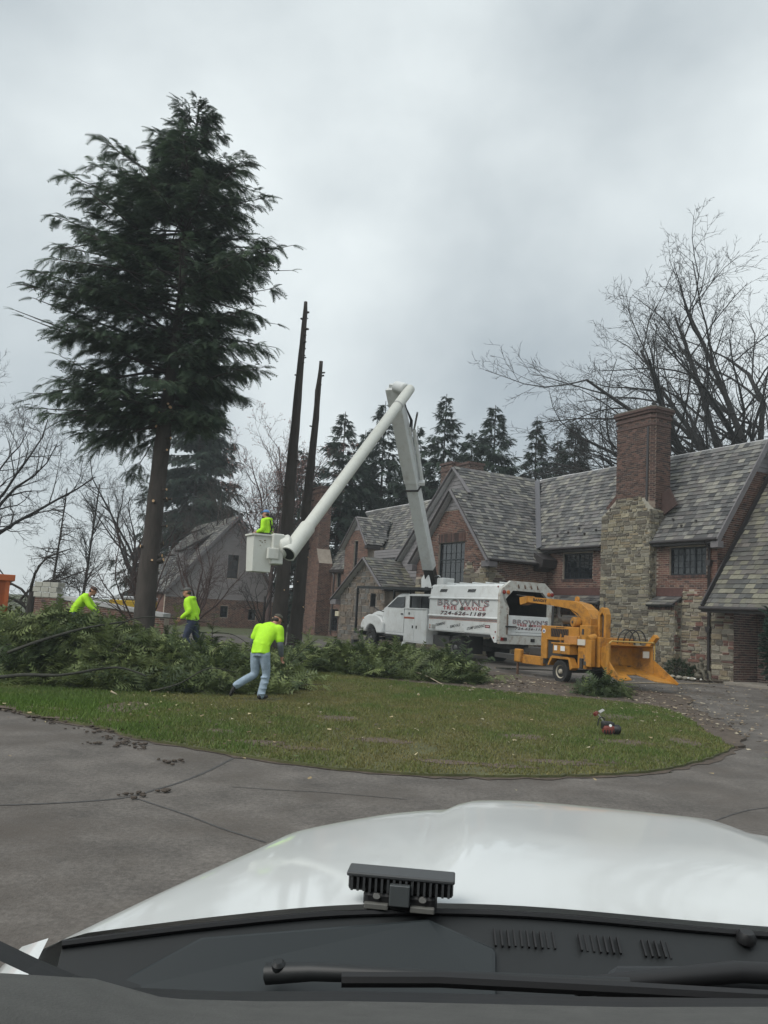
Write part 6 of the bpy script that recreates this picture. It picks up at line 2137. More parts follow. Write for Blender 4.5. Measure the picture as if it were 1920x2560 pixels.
def person(label, loc, rz, J, shirt, trousers, sleeves, cap, lower=True, hood=False, group='tree crew workers', beard=True, short=False):
    """J: joints in the person's frame (x right hand, y forward, z up)"""
    V_ = {k: Vector(v) for k, v in J.items()}
    rt = Vector((1, 0, 0))
    def torso(b, g):
        pel, mid_, chest, neck = V_['pelvis'], V_['waist'], V_['chest'], V_['neck']
        P = [pel, mid_, chest, chest.lerp(neck, .6), neck]
        rx = [.165, .155, .19, .165, .075]
        ry = [.115, .11, .125, .105, .07]
        Q = catmull([tuple(p) for p in P], 4, False)
        t = np.linspace(0, 1, len(Q))
        k = np.linspace(0, 1, 5)
        b.tube(Q, [(a + g, c + g) for a, c in zip(np.interp(t, k, rx), np.interp(t, k, ry))], 16, side=rt)
    # body: one continuous figure
    b = MB()
    torso(b, 0)
    head, neck = V_['head'], V_['neck']
    b.tube([neck - Vector((0, 0, .04)), neck.lerp(head, .6)], .058, 10)
    fdir = V_.get('look', Vector((0, 1, 0))).normalized()
    hs = fdir.cross(Vector((0, 0, 1))).normalized()
    hup = hs.cross(fdir)
    def hp(r, f, u):
        return head + hs * r + fdir * f + hup * u
    Mh = Matrix((hs, fdir, hup)).transposed()
    def hball(c, r):
        n0 = len(b.v)
        b.ball((0, 0, 0), r, 14)
        for i in range(n0, len(b.v)):
            b.v[i] = tuple(Mh @ Vector(b.v[i]) + c)
    hball(hp(0, -.01, .025), (.077, .097, .095))
    hball(hp(0, .025, -.045), (.06, .07, .075))
    hball(hp(0, .098, -.012), (.016, .024, .026))     # nose
    hball(hp(0, .082, -.058), (.028, .012, .010))     # mouth
    hball(hp(0, .075, -.095), (.03, .025, .024))      # chin
    for sg in (1, -1):
        hball(hp(sg * .079, -.005, -.005), (.012, .025, .034))   # ears
        hball(hp(sg * .032, .083, .03), (.022, .012, .01))       # brow
        sh, el, wr = V_['sh' + 'LR'[sg > 0]], V_['el' + 'LR'[sg > 0]], V_['wr' + 'LR'[sg > 0]]
        limbtube(b, [sh, sh.lerp(el, .5), el, el.lerp(wr, .5), wr], [.058, .05, .043, .040, .028])
        fd = (wr - el).normalized()
        pd = fd.cross(rt).normalized()
        if pd.length < .1:
            pd = Vector((0, 1, 0))
        sd = fd.cross(pd)
        palm = wr + fd * .05
        b.tube([wr, palm, wr + fd * .1], [(.03, .02), (.042, .018), (.04, .016)], 10, side=pd)
        for k, fl in enumerate((.075, .085, .08, .062)):
            r0 = wr + fd * .095 + pd * (-.03 + .02 * k)
            r1 = r0 + fd * fl * .5 + sd * sg * -.012
            r2 = r1 + fd * fl * .35 + sd * sg * -.035
            b.tube([r0, r1, r2], [.0095, .009, .0075], 6)
        t0 = wr + fd * .035 - pd * .035
        b.tube([t0, t0 + fd * .035 - pd * .03 + sd * sg * -.01, t0 + fd * .075 - pd * .03 + sd * sg * -.025], [.012, .011, .009], 6)
        hj, kn, an = V_['hip' + 'LR'[sg > 0]], V_['kn' + 'LR'[sg > 0]], V_['an' + 'LR'[sg > 0]]
        limbtube(b, [hj, hj.lerp(kn, .5), kn, kn.lerp(an, .4), an], [.09, .075, .055, .052, .036])
    root = solid(b, 'person', SKIN, None, .011, 3)
    root.location = loc
    root.rotation_euler = (0, 0, rz)
    tag(root, label, 'person', group)
    # shirt
    b = MB()
    pel, mid_, chest, neck = V_['pelvis'], V_['waist'], V_['chest'], V_['neck']
    hem = pel.lerp(mid_, -.12 if not hood else .25)
    P = [hem, mid_, chest, chest.lerp(neck, .55), chest.lerp(neck, .88)]
    rx, ry = [.2, .185, .225, .20, .095], [.15, .145, .155, .13, .085]
    Q = catmull([tuple(p) for p in P], 4, False)
    t, k = np.linspace(0, 1, len(Q)), np.linspace(0, 1, 5)
    b.tube(Q, [(a, c) for a, c in zip(np.interp(t, k, rx), np.interp(t, k, ry))], 18, side=rt)
    fold = random.Random(len(label))
    for sg in (1, -1):
        sh, el, wr = V_['sh' + 'LR'[sg > 0]], V_['el' + 'LR'[sg > 0]], V_['wr' + 'LR'[sg > 0]]
        inn = sh.lerp(chest, .35)
        if sleeves == 'short':
            limbtube(b, [inn, sh, sh.lerp(el, .45), sh.lerp(el, .72)], [.09, .098, .090, .092])
        else:
            limbtube(b, [inn, sh, sh.lerp(el, .5), el, el.lerp(wr, .5), el.lerp(wr, .92)], [.09, .092, .08, .072, .064, .052])
    for k in range(6):                       # cloth folds round the waist
        z = hem.lerp(mid_, k / 5 * 1.1)
        b.tube([z + Vector((-.19, -.02, fold.uniform(-.02, .02))), z + Vector((-.08, -.135, fold.uniform(-.03, .03))), z + Vector((.09, -.135, fold.uniform(-.03, .03))), z + Vector((.19, -.02, fold.uniform(-.02, .02)))], .022, 6)
    if hood:
        b.tube([neck + Vector((-.1, .0, -.02)), neck + Vector((-.07, -.12, -.01)), neck + Vector((.07, -.12, -.01)), neck + Vector((.1, .0, -.02))], .05, 8)
    so = solid(b, 'shirt' if sleeves == 'short' else 'hooded_sweatshirt', shirt, root, .016, 4)
    if sleeves == 'short':
        for sg in (1, -1):
            b = MB()
            sh, el, wr = V_['sh' + 'LR'[sg > 0]], V_['el' + 'LR'[sg > 0]], V_['wr' + 'LR'[sg > 0]]
            limbtube(b, [sh.lerp(el, .55), el, el.lerp(wr, .5), el.lerp(wr, .9)], [.07, .066, .06, .048])
            solid(b, 'sleeve', GSLV, root, .014, 4)
    # trousers
    b = MB()
    P = [pel.lerp(mid_, .35), pel, pel - Vector((0, 0, .08))]
    b.tube(P, [(.168, .125), (.185, .145), (.175, .14)], 16, side=rt)
    for sg in (1, -1):
        hj, kn, an = V_['hip' + 'LR'[sg > 0]], V_['kn' + 'LR'[sg > 0]], V_['an' + 'LR'[sg > 0]]
        limbtube(b, [hj, hj.lerp(kn, .5), kn, kn.lerp(an, .5), an + (an - kn).normalized() * .02], [.115, .10, .082, .08, .078])
        for k in range(4):
            q = kn.lerp(an, .15 + .27 * k)
            b.ball(q + Vector((fold.uniform(-.02, .02), fold.uniform(-.03, .0), 0)), (.088, .088, .022), 10)
    solid(b, 'trousers', trousers, root, .016, 4)
    for sg in (1, -1):
        s = 'LR'[sg > 0]
        an, kn = V_['an' + s], V_['kn' + s]
        toe = V_.get('toe' + s, an + Vector((0, .2, -.07)))
        b = MB()
        dn = (an - kn).normalized()
        heel = an + dn * .06
        limbtube(b, [an - dn * .03, an + dn * .05], [.055, .055])
        limbtube(b, [heel - (toe - an).normalized() * .05, heel.lerp(toe, .5), toe], [.046, .05, .042], flat=.85)
        solid(b, 'boot', BOOT, root, .014, 3)
    # cap, hair, beard
    b = MB()
    n0 = 0
    for (c, r) in ((hp(0, -.008, .058), (.092, .108, .075)),):
        b.ball((0, 0, 0), r, 16)
        b.v = [tuple(Mh @ Vector((x, y, max(z, -.012))) + c) for x, y, z in b.v]
    bill = [(-.07, .07), (-.06, .14), (0, .17), (.06, .14), (.07, .07)]
    b.prism([hp(x, y, .055 - (y - .07) * .25) for x, y in bill], hup * .012)
    b.build('cap', cap, root, smooth=50)
    b = MB()
    b.ball((0, 0, 0), (.084, .06, .06), 12)
    b.v = [tuple(Mh @ Vector((x, y, z)) + hp(0, -.055, -.01)) for x, y, z in b.v]
    solid(b, 'hair', HAIR, root, .012, 2)
    if beard:
        b = MB()
        b.ball((0, 0, 0), (.05, .035, .04), 12)
        b.v = [tuple(Mh @ Vector((x, y, z)) + hp(0, .072, -.10)) for x, y, z in b.v]
        solid(b, 'beard', HAIR, root, .011, 2)
    return root


# walking worker in the foreground, seen from behind, leaning forward
mz = .04
person('worker in lime T-shirt and pale blue jeans striding across the lawn', (-2.3, 16.25, mz), R(-22),
       dict(pelvis=(0, -.02, .93), waist=(.0, .02, 1.10), chest=(.03, .17, 1.34), neck=(.06, .31, 1.50), head=(.09, .42, 1.57), look=(.35, 1, -.55),
            shL=(-.2, .2, 1.40), elL=(-.30, .16, 1.13), wrL=(-.27, .33, .93), shR=(.24, .24, 1.40), elR=(.30, .22, 1.10), wrR=(.28, .34, .86),
            hipL=(-.10, -.02, .90), knL=(-.13, .02, .49), anL=(-.33, -.27, .28), toeL=(-.42, -.33, .09),
            hipR=(.10, -.02, .90), knR=(.12, .06, .50), anR=(.08, -.02, .11), toeR=(.08, .20, .05)), LIME, JEAN, 'short', mat('camo_cap', (.07, .065, .05), .85, var=.5, vscale=30), beard=False)
# worker in dark jeans, side on, pulling a branch
p2 = person('worker in lime hoodie and dark jeans tugging a branch on the heap', (-4.62, 20.2, .5), R(84),
       dict(pelvis=(0, .0, .92), waist=(0, .03, 1.08), chest=(0, .10, 1.32), neck=(0, .14, 1.50), head=(0, .21, 1.62), look=(-.1, 1, -.1),
            shL=(-.19, .11, 1.42), elL=(-.26, .02, 1.15), wrL=(-.22, .22, .98), shR=(.19, .11, 1.42), elR=(.24, -.02, 1.15), wrR=(.2, .12, .93),
            hipL=(-.1, 0, .90), knL=(-.12, .10, .50), anL=(-.12, -.10, .10), toeL=(-.12, .1, .02),
            hipR=(.1, 0, .90), knR=(.11, -.1, .50), anR=(.11, -.44, .18), toeR=(.11, -.3, .02)), LIME, DJEAN, 'long', mat('grey_cap', (.09, .09, .085), .85), hood=True)
# worker bending in the brush
p1 = person('bearded worker in lime hoodie bending into the heap beside the garden wall', (-8.35, 22.4, .62), R(-78),
       dict(pelvis=(0, -.05, .78), waist=(0, .0, .95), chest=(0, .15, 1.16), neck=(0, .28, 1.32), head=(0, .38, 1.42), look=(.1, 1, -.35),
            shL=(-.19, .2, 1.24), elL=(-.24, .38, 1.02), wrL=(-.2, .55, .82), shR=(.19, .2, 1.24), elR=(.24, .36, 1.0), wrR=(.2, .58, .82),
            hipL=(-.1, -.05, .76), knL=(-.12, .12, .42), anL=(-.12, -.08, .08), hipR=(.1, -.05, .76), knR=(.12, .15, .42), anR=(.12, 0, .08)), LIME, DJEAN, 'long', mat('brown_cap', (.06, .035, .028), .85), hood=True)
# worker in the bucket
bw = TM @ bc
p4 = person('worker in blue cap and lime hoodie standing in the raised bucket', (bw.x + .17, bw.y, bw.z - .46), R(72),
       dict(pelvis=(0, 0, .93), waist=(0, .0, 1.09), chest=(0, .02, 1.33), neck=(0, .03, 1.51), head=(0, .07, 1.65), look=(-.1, 1, .05),
            shL=(-.19, .02, 1.43), elL=(-.24, .02, 1.17), wrL=(-.16, .22, 1.10), shR=(.19, .02, 1.43), elR=(.23, -.02, 1.17), wrR=(.15, .2, 1.10),
            hipL=(-.1, 0, .9), knL=(-.1, .03, .5), anL=(-.1, 0, .1), hipR=(.1, 0, .9), knR=(.1, .03, .5), anR=(.1, 0, .1)), LIME, DJEAN, 'long', mat('blue_cap', (.09, .22, .48), .8), hood=True)
hn = MB()
hn.tube([(-.12, .16, 1.45), (-.13, .16, 1.2), (-.1, .15, 1.05)], .02, 6)
hn.tube([(-.12, -.15, 1.45), (.0, -.16, 1.2), (.12, -.15, 1.05)], .02, 6)
hn.tube([(.12, -.15, 1.45), (.0, -.165, 1.2), (-.12, -.15, 1.05)], .02, 6)
hn.tube([(-.2, .0, 1.06), (-.14, .14, 1.06), (.14, .14, 1.06), (.2, 0, 1.06), (.14, -.14, 1.06), (-.14, -.14, 1.06), (-.2, 0, 1.06)], .024, 6)
hn.build('harness', BLACK, p4)
ln_ = MB().tube(catmull([(0, -.16, 1.15), (.1, -.3, 1.0), (.2, -.36, .96), (.32, -.3, 1.02)], 5, False), .018, 6)
ln_.build('lanyard', mat('tan_rope', (.45, .36, .24), .8), p4)
# ------------------------------------------------------------------ the pickup the picture is taken from
PU = thing('pickup_truck', 'white pickup whose bonnet, wipers and dashboard fill the foreground', 'pickup truck', (0, 0, 0))
PAINT = mat('pickup_white', (.70, .72, .71), .33, spec=.5, var=.04, vscale=3, coat=.8, dirt=(.52, .52, .49), dscale=3, damt=.25)
COWL = mat('cowl_plastic', (.014, .016, .017), .5, var=.15, vscale=15)
DASH = mat('dash_grey', (.075, .075, .07), .75, var=.2, vscale=20, bump=.2, bscale=300)
FRIT = mat('windscreen_frit', (.004, .004, .005), .5)
left = [(-.42, 1.13, 1.425), (-.34, 1.36, 1.415), (-.25, 1.64, 1.395), (-.18, 1.87, 1.375), (-.08, 2.01, 1.365)]
front = [(-.08, 2.01, 1.365), (.09, 2.19, 1.35), (.28, 2.32, 1.34), (.56, 2.405, 1.335), (.85, 2.40, 1.325), (1.12, 2.33, 1.315), (1.35, 2.2, 1.30)]
hd = Vector((-.10, .995, 0)).normalized()
cpt = Vector((.55, 1.35, 0))
def mir_(p):
    v = Vector((p[0], p[1], 0)) - cpt
    n_ = Vector((hd.y, -hd.x, 0))
    v = v - 2 * v.dot(n_) * n_
    return (cpt.x + v.x, cpt.y + v.y, p[2])
Lc = np.array(catmull(left, 6, False))
Fc = np.array(catmull(front, 6, False))
right = [mir_(p) for p in left]
right[-1] = front[-1]
Rc = np.array(catmull(right, 6, False))
rear = [left[0], (-.2, 1.21, 1.435), (.0, 1.27, 1.44), (.25, 1.30, 1.44), (.64, 1.335, 1.418), (1.1, 1.33, 1.42), right[0]]
Bc = np.array(catmull(rear, 6, False))
nu, nv = 40, 30
def samp(Cv, t):
    k = np.linspace(0, 1, len(Cv))
    return np.array([np.interp(t, k, Cv[:, i]) for i in range(3)])
vs, fs = [], []
for j in range(nv + 1):
    for i in range(nu + 1):
        s, t = i / nu, j / nv
        P = (1 - t) * samp(Bc, s) + t * samp(Fc, s) + (1 - s) * samp(Lc, t) + s * samp(Rc, t)
        P = P - ((1 - s) * (1 - t) * Bc[0] + s * (1 - t) * Bc[-1] + (1 - s) * t * Fc[0] + s * t * Fc[-1])
        bulge = .030 * (4 * s * (1 - s)) ** .6 * (.25 + .75 * math.sin(math.pi * min(1, max(0, t * .92 + .06))))
        crease = .020 * (sstep(.40, .44, s) - sstep(.80, .84, s)) * sstep(.0, .35, t) * (1 - .5 * sstep(.8, 1, t))
        edge = -.02 * (sstep(.92, 1, t)) - .015 * (1 - sstep(0, .04, s))
        vs.append((P[0], P[1], P[2] + bulge * .35 + crease + edge))
for j in range(nv):
    for i in range(nu):
        a = j * (nu + 1) + i
        fs.append((a, a + 1, a + nu + 2, a + nu + 1))
# turned-down skirt round the front and left edge
rim = [j * (nu + 1) for j in range(nv + 1)] + [nv * (nu + 1) + i for i in range(1, nu + 1)]
o0 = len(vs)
cen = Vector((.55, 1.6, 0))
for dz, g_ in ((.012, .012), (.05, .018), (.35, .0)):
    for k in rim:
        p = Vector(vs[k])
        out = (p - cen)
        out.z = 0
        out.normalize()
        vs.append(tuple(p + out * g_ - Vector((0, 0, dz))))
n = len(rim)
prev = rim
for L_ in range(3):
    cur = [o0 + L_ * n + k for k in range(n)]
    for k in range(n - 1):
        fs.append((prev[k], prev[k + 1], cur[k + 1], cur[k]))
    prev = cur
bon = MB().add(vs, fs).build('bonnet', PAINT, PU, smooth=50)
# left wing beyond the shut line
wg_ = MB()
wv = [(-.435, 1.12, 1.405), (-.50, 1.16, 1.385), (-.56, 1.30, 1.33), (-.46, 1.30, 1.395), (-.36, 1.36, 1.395), (-.27, 1.64, 1.37), (-.36, 1.6, 1.34)]
wg_.add([(-.435, 1.115, 1.408), (-.355, 1.36, 1.398), (-.27, 1.64, 1.375), (-.20, 1.87, 1.355), (-.10, 2.02, 1.34)] + [(-.475, 1.10, 1.385), (-.40, 1.36, 1.36), (-.31, 1.64, 1.33), (-.235, 1.88, 1.31), (-.13, 2.05, 1.30)] + [(-.50, 1.09, 1.2), (-.43, 1.36, 1.1), (-.34, 1.64, 1.05), (-.26, 1.88, 1.05), (-.15, 2.05, 1.05)],
        [(i, i + 1, i + 6, i + 5) for i in range(4)] + [(i + 5, i + 6, i + 11, i + 10) for i in range(4)])
MB().add([(-.425, 1.16, 1.415), (-.41, 1.09, 1.417), (-.395, 1.0, 1.42), (-.46, 1.16, 1.402), (-.448, 1.09, 1.406), (-.44, 1.0, 1.41), (-.485, 1.16, 1.375), (-.475, 1.09, 1.38), (-.47, 1.0, 1.38), (-.49, 1.16, 1.2), (-.48, 1.09, 1.2), (-.475, 1.0, 1.2)], [(i + 3 * r_, i + 1 + 3 * r_, i + 4 + 3 * r_, i + 3 + 3 * r_) for r_ in range(3) for i in range(2)]).build('wing_corner', PAINT, PU, smooth=60)
wg_.build('wing', PAINT, PU, smooth=60)
# cowl, wipers
cwl = MB()
Bw = Bc[1:-1]
Bc0, Bc = Bc, Bw
cwl.add([(p[0], p[1] - .006, p[2] - .010) for p in Bc] + [(p[0] * .97 + .01, p[1] - .13 - .0 * k, p[2] - .10) for k, p in enumerate(Bc)] + [(p[0] * .97 + .01, p[1] - .34, p[2] - .16) for p in Bc],
        [(i, i + len(Bc), i + len(Bc) + 1, i + 1) for i in range(len(Bc) - 1)] + [(i + len(Bc), i + 2 * len(Bc), i + 2 * len(Bc) + 1, i + len(Bc) + 1) for i in range(len(Bc) - 1)])
cw = cwl.build('cowl', COWL, PU, smooth=50)
MB().tube([(p[0], p[1] - .008, p[2] - .006) for p in Bc], .005, 6).build('bonnet_seal', BLACK, PU)
hump = [(-.19, 1.19, 1.405), (.11, 1.275, 1.425), (.17, 1.26, 1.395), (-.25, 1.15, 1.37)]
MB().prism([(-.34, 1.10, 1.375), (-.22, 1.175, 1.424), (.10, 1.255, 1.436), (.20, 1.24, 1.405), (.19, 1.16, 1.36), (-.3, 1.05, 1.34)], (0, 0, -.03)).build('cowl_cover', mat('cowl_smooth', (.022, .027, .029), .35), PU, bevel=.006)
for (x0, x1) in ((.2, .30), (.33, .40), (.43, .48)):
    vb = MB()
    x = x0
    while x < x1:
        k = int(np.argmin(np.abs(Bc[:, 0] - x)))
        yy, zz = Bc[k, 1] - .006, Bc[k, 2] - .010
        vb.bar((x, yy - .02, zz - .0125), (x, yy - .042, zz - .0277), .005, .003, upv=(1, 0, 0))
        x += .010
    vb.build('cowl_vent', BLACK, cw, kind='stuff')
MB().tube([(-.02, 1.045, 1.432), (.1, 1.05, 1.436), (.35, 1.05, 1.437), (.8, 1.04, 1.44)], .009, 8).build('wiper_blade', BLACK, PU)
MB().tube([(-.12, 1.125, 1.40), (-.06, 1.11, 1.412), (.1, 1.085, 1.424), (.34, 1.065, 1.438)], [.014, .012, .009, .007], 8).build('wiper_arm', COWL, PU, smooth=60)
MB().lathe([(.009, 0), (.009, .008), (.005, .012)], (-.105, 1.118, 1.410), (0, -.4, 1), 14).build('wiper_pivot', COWL, PU, smooth=40)
MB().prism([(.30, 1.10, 1.41), (.34, 1.15, 1.43), (.80, 1.18, 1.44), (.84, 1.10, 1.41)], (0, -.02, -.04)).build('wiper_cover', mat('wiper_matt', (.018, .02, .022), .5), PU, bevel=.012)
MB().tube([(.28, 1.10, 1.415), (.5, 1.12, 1.437), (.9, 1.12, 1.44)], [.012, .014, .014], 8).build('wiper_arm', BLACK, PU, smooth=60)
MB().lathe([(.014, 0), (.015, .008), (.010, .016)], (.60, 1.315, 1.405), (0, -.2, 1), 16).build('bonnet_bumper', BLACK, PU, smooth=50)
# finned lamp on the back of the bonnet
lamp = thing('finned_lamp', 'small black finned lamp housing on a bracket at the back of the bonnet', 'lamp', (.058, 1.285, 1.440), R(-6))
lamp.scale = (.96, 1, .66)
hbd = MB().box(-.083, .083, -.018, .018, .032, .073).build('housing', BLACK, lamp, bevel=.006)
for k in range(17):
    x = -.076 + k * .0095
    MB().box(x - .0018, x + .0018, -.025, -.018, .036, .066).build('fin', mat('fin_grey', (.05, .053, .055), .45), hbd)
MB().box(-.085, .085, -.026, .02, .066, .076).build('top_plate', mat('fin_grey', (.05, .053, .055), .45), hbd, bevel=.003)
MB().box(-.016, .016, -.032, -.02, .012, .058).build('clamp', mat('clamp_grey', (.07, .078, .08), .4), lamp, bevel=.002)
MB().box(-.058, .058, -.02, .02, -.008, .034).build('bracket', BLACK, lamp, bevel=.008)
for sx in (-1, 1):
    MB().box(sx * .036 - .019, sx * .036 + .019, -.028, -.018, .0, .013).build('bracket_pad', mat('pad_grey', (.12, .12, .11), .6), lamp, bevel=.002)
    MB().lathe([(.006, 0), (.006, .006)], (sx * .036, -.02, .028), (0, -1, 0), 10).build('screw', mat('screw_grey', (.2, .2, .19), .4), lamp)
# windscreen foot, dashboard, pillars, roof
WBx = [-.72, -.60, -.48, -.42, -.36, -.33, -.30, -.28, -.26, -.22, -.15, 0, .3, .5, .7, 1.2, 1.7]
def wb(x):   # foot of the windscreen
    return (x, float(np.interp(x, [-.72, -.45, -.36, -.26, 0, .6, 1.7], [.70, .83, .87, .93, .97, .98, .80])), float(np.interp(x, [-.72, -.45, -.36, -.31, -.26, -.15, 0, .3, .46, 1.7], [1.75, 1.58, 1.523, 1.487, 1.4615, 1.455, 1.453, 1.460, 1.468, 1.45])))
fr0 = MB()
P_ = [wb(x) for x in WBx]
m = len(P_)
fr0.add([(x, y, z) for x, y, z in P_] + [(x, y - .02, z + .004) for x, y, z in P_] + [(x, y - .045, z + .008) for x, y, z in P_], [(i, i + 1, m + i + 1, m + i) for i in range(m - 1)] + [(m + i, m + i + 1, 2 * m + i + 1, 2 * m + i) for i in range(m - 1)])
ds = MB()
dd = [wb(x) for x in np.linspace(-.75, 1.6, 30)]
m = len(dd)
rows_ = [(0, -.04, .0075), (0, -.07, .015), (0, -.17, .050), (0, -.27, .080), (0, -.37, .07), (0, -.45, -.05), (0, -.48, -.4)]
vv = []
for (a, b_, c_) in rows_:
    for (x, y, z) in dd:
        hump_ = .022 * math.exp(-((x + .27) / .07) ** 2) * (1 if -.3 < b_ < -.06 else .2)
        vv.append((x, y + b_, min(z, 1.50) + c_ + hump_))
ds.add(vv, [(r_ * m + i, r_ * m + i + 1, (r_ + 1) * m + i + 1, (r_ + 1) * m + i) for r_ in range(len(rows_) - 1) for i in range(m - 1)])
fr0.build('windscreen_foot', FRIT, PU)
ds.build('dashboard', DASH, PU, smooth=60)
MB().tube([(-.72, .72, 1.60), (-.70, .5, 1.80), (-.66, .2, 2.05), (-.62, .05, 2.14)], .055, 10).build('windscreen_pillar', BLACK, PU, smooth=60)
MB().tube([(1.72, .80, 1.45), (1.72, .5, 1.80), (1.68, .2, 2.05), (1.6, .05, 2.14)], .055, 10).build('windscreen_pillar', BLACK, PU, smooth=60)
MB().box(-.72, 1.72, -1.6, .06, 2.14, 2.2).build('roof', PAINT, PU, bevel=.02)
MB().box(-.70, 1.70, -1.58, .05, 2.11, 2.135).build('headlining', mat('headlining', (.3, .29, .27), .9), PU)
MB().box(-.74, -.70, -1.6, .6, .6, 1.38).build('door', PAINT, PU)
MB().box(1.70, 1.74, -1.6, .6, .6, 1.38).build('door', PAINT, PU)
MB().box(-.72, 1.72, -1.62, -1.58, .6, 2.14).build('cab_back', DASH, PU)
MB().box(-.72, 1.72, -1.6, 1.1, .45, .6).build('floor', DASH, PU)
gls = bpy.data.materials.new('clear_glass')
gls.use_nodes = True
gls.node_tree.nodes.clear()
go_ = gls.node_tree.nodes.new('ShaderNodeOutputMaterial')
gt_ = gls.node_tree.nodes.new('ShaderNodeBsdfTransparent')
gt_.inputs['Color'].default_value = (.97, .97, .97, 1)
gls.node_tree.links.new(gt_.outputs[0], go_.inputs['Surface'])
gb = MB()
P_ = [wb(x) for x in WBx]
m = len(P_)
gb.add([(x, y - .01, z) for x, y, z in P_] + [(x * .92 + .04, .07, 2.15) for x, y, z in P_], [(i, i + 1, m + i + 1, m + i) for i in range(m - 1)])
gb.build('windscreen', gls, PU)
for (x, y, sd) in ((-.55, 1.55, 1), (1.55, 1.6, 1), (-.6, -2.0, 1), (1.6, -2.0, 1)):
    wheel(PU, x, y - .1, .38, .38, .25, 1, RIMW) if False else MB().lathe([(.2, -.12), (.36, -.12), (.39, -.08), (.39, .08), (.36, .12), (.2, .12)], (x, y, .39), (1, 0, 0), 28).build('tyre', TYRE, PU, smooth=40)
MB().box(-.45, 1.45, -2.6, 2.0, .5, .75).build('chassis', STEEL, PU)

# ------------------------------------------------------------------ small things
# string trimmer on the grass
st_ = thing('string_trimmer', 'red and black string trimmer lying on the grass', 'trimmer', (4.0, 13.9, .05))
st_.scale = (.8, .8, .8)
e0, e1 = Vector((.02, .06, .13)), Vector((.48, 2.5, .14))
MB().tube([e0, e1], .016, 8).build('shaft', mat('shaft_grey', (.14, .15, .13), .4), st_, smooth=50)
eb_ = MB().box(-.12, .12, -.13, .09, .02, .2).build('engine', mat('trimmer_red', (.16, .035, .025), .5), st_, bevel=.05)
MB().box(-.125, .125, -.09, .15, .09, .27).build('engine_cover', BLACK, eb_, bevel=.04)
MB().lathe([(.09, 0), (.1, .03), (.1, .12), (.06, .16)], (.1, -.02, .12), (1, -.2, 0), 16).build('starter', BLACK, eb_, smooth=40)
MB().lathe([(.03, 0), (.03, .012)], (.02, -.10, .2), (0, -1, .4), 12).build('cap', mat('sign_white', (.7, .7, .68), .5), eb_)
for k in range(4):
    MB().box(-.12 + k * .06, -.09 + k * .06, -.137, -.128, .04, .11).build('cooling_slot', BLACK, eb_)
MB().lathe([(.06, 0), (.07, .03), (.07, .08), (.03, .1)], e1 + Vector((-.03, .02, -.03)), (-.5, .2, .8), 14).build('cutting_head', mat('trimmer_red', (.16, .035, .025), .5), st_, smooth=40)
MB().prism([e1 + Vector(p) for p in ((.02, -.12, .04), (.14, -.04, .10), (.12, .08, .12), (.0, .04, .06))], (0, 0, .012)).build('guard', mat('guard_grey', (.3, .3, .29), .5), st_)
MB().tube(catmull([(-.08, .5, .12), (-.06, .5, .26), (-.0, .5, .3), (.06, .5, .26), (.04, .5, .12)], 4, False), .014, 6).build('loop_handle', BLACK, st_)

# planting bed by the house with shrubs, flowers and a seated figure statue
bed = drape('planting_bed', [tuple(HW(u, v, 0)[:2]) for u, v in ((5.0, .0), (5.0, 1.15), (1.0, 1.3), (-2.3, 1.6), (-2.3, .0))], .06, soil_mat(), skirt=.1)
bed['kind'] = 'structure'
edge = MB()
for k in range(22):
    u = 4.9 - k * .33
    p = HW(u, 1.2 + .02 * k + rnd.uniform(-.03, .03), 0)
    edge = MB().ball((0, 0, 0), (.14, .10, .07), 8, jit=.2)
    e_ = edge.build('edging_stone', mat('edging', (.24, .22, .18), .9, var=.3, vscale=8), bed, smooth=60)
    e_.location = (p.x, p.y, tz(p.x, p.y) + .09)
    e_.rotation_euler = (0, 0, HROT + rnd.uniform(-.3, .3))

def shrub(name, label, p, r, h, n, c0, c1, seed, tmpl=None, group=None):
    t = thing(name, label, 'shrub', p, group=group)
    g_ = np.random.default_rng(seed)
    stm = MB()
    for k in range(7):
        a = k * .9
        stm.tube([(0, 0, 0), (math.cos(a) * r * .5, math.sin(a) * r * .5, h * .6)], [.02, .008], 5)
    stm.build('stem', BARK, t)
    D_ = g_.normal(0, 1, (n, 3))
    D_ /= np.linalg.norm(D_, axis=1, keepdims=True)
    q = g_.uniform(.55, 1, n)[:, None]
    lump = 1 + .18 * np.sin(D_[:, :1] * 5 + seed) * np.cos(D_[:, 1:2] * 4)
    P = D_ * q * lump * np.array((r, r, h / 2)) + np.array((0, 0, h / 2 + .03))
    k = g_.random(n)[:, None]
    C = (np.array(c0) * (1 - k) + np.array(c1) * k) * g_.uniform(.7, 1.2, n)[:, None]
    V, C = sprays(FE_SPR if tmpl is None else tmpl, P, D_ + g_.normal(0, .4, (n, 3)), g_.normal(0, 1, (n, 3)), g_.uniform(.10, .24, n) * max(.6, r * 1.3), C)
    bigmesh('foliage', V, np.arange(len(V)).reshape(-1, 3), C, NEEDLE, t)
    return t
def hz_(u, v):
    p = HW(u, v, 0)
    return (p.x, p.y, tz(p.x, p.y) + .05)
shrub('shrub', 'low grey green shrub at the foot of the chimney beside the flowers', hz_(.75, .85), .38, .5, 260, (.05, .06, .04), (.1, .11, .08), 5)
shrub('shrub', 'dark evergreen shrub between the chimney foot and the downspout', hz_(-.45, .6), .45, .6, 420, (.025, .04, .02), (.06, .08, .045), 6)
shrub('shrub', 'small rounded box bush at the foot of the downspout', hz_(-1.45, .75), .26, .45, 300, (.018, .035, .015), (.035, .06, .025), 7)
fl = shrub('flowering_shrub', 'purple flowering shrub behind the chipper hopper', hz_(1.3, .9), .36, .5, 120, (.03, .05, .025), (.06, .08, .04), 8)
g_ = np.random.default_rng(4)
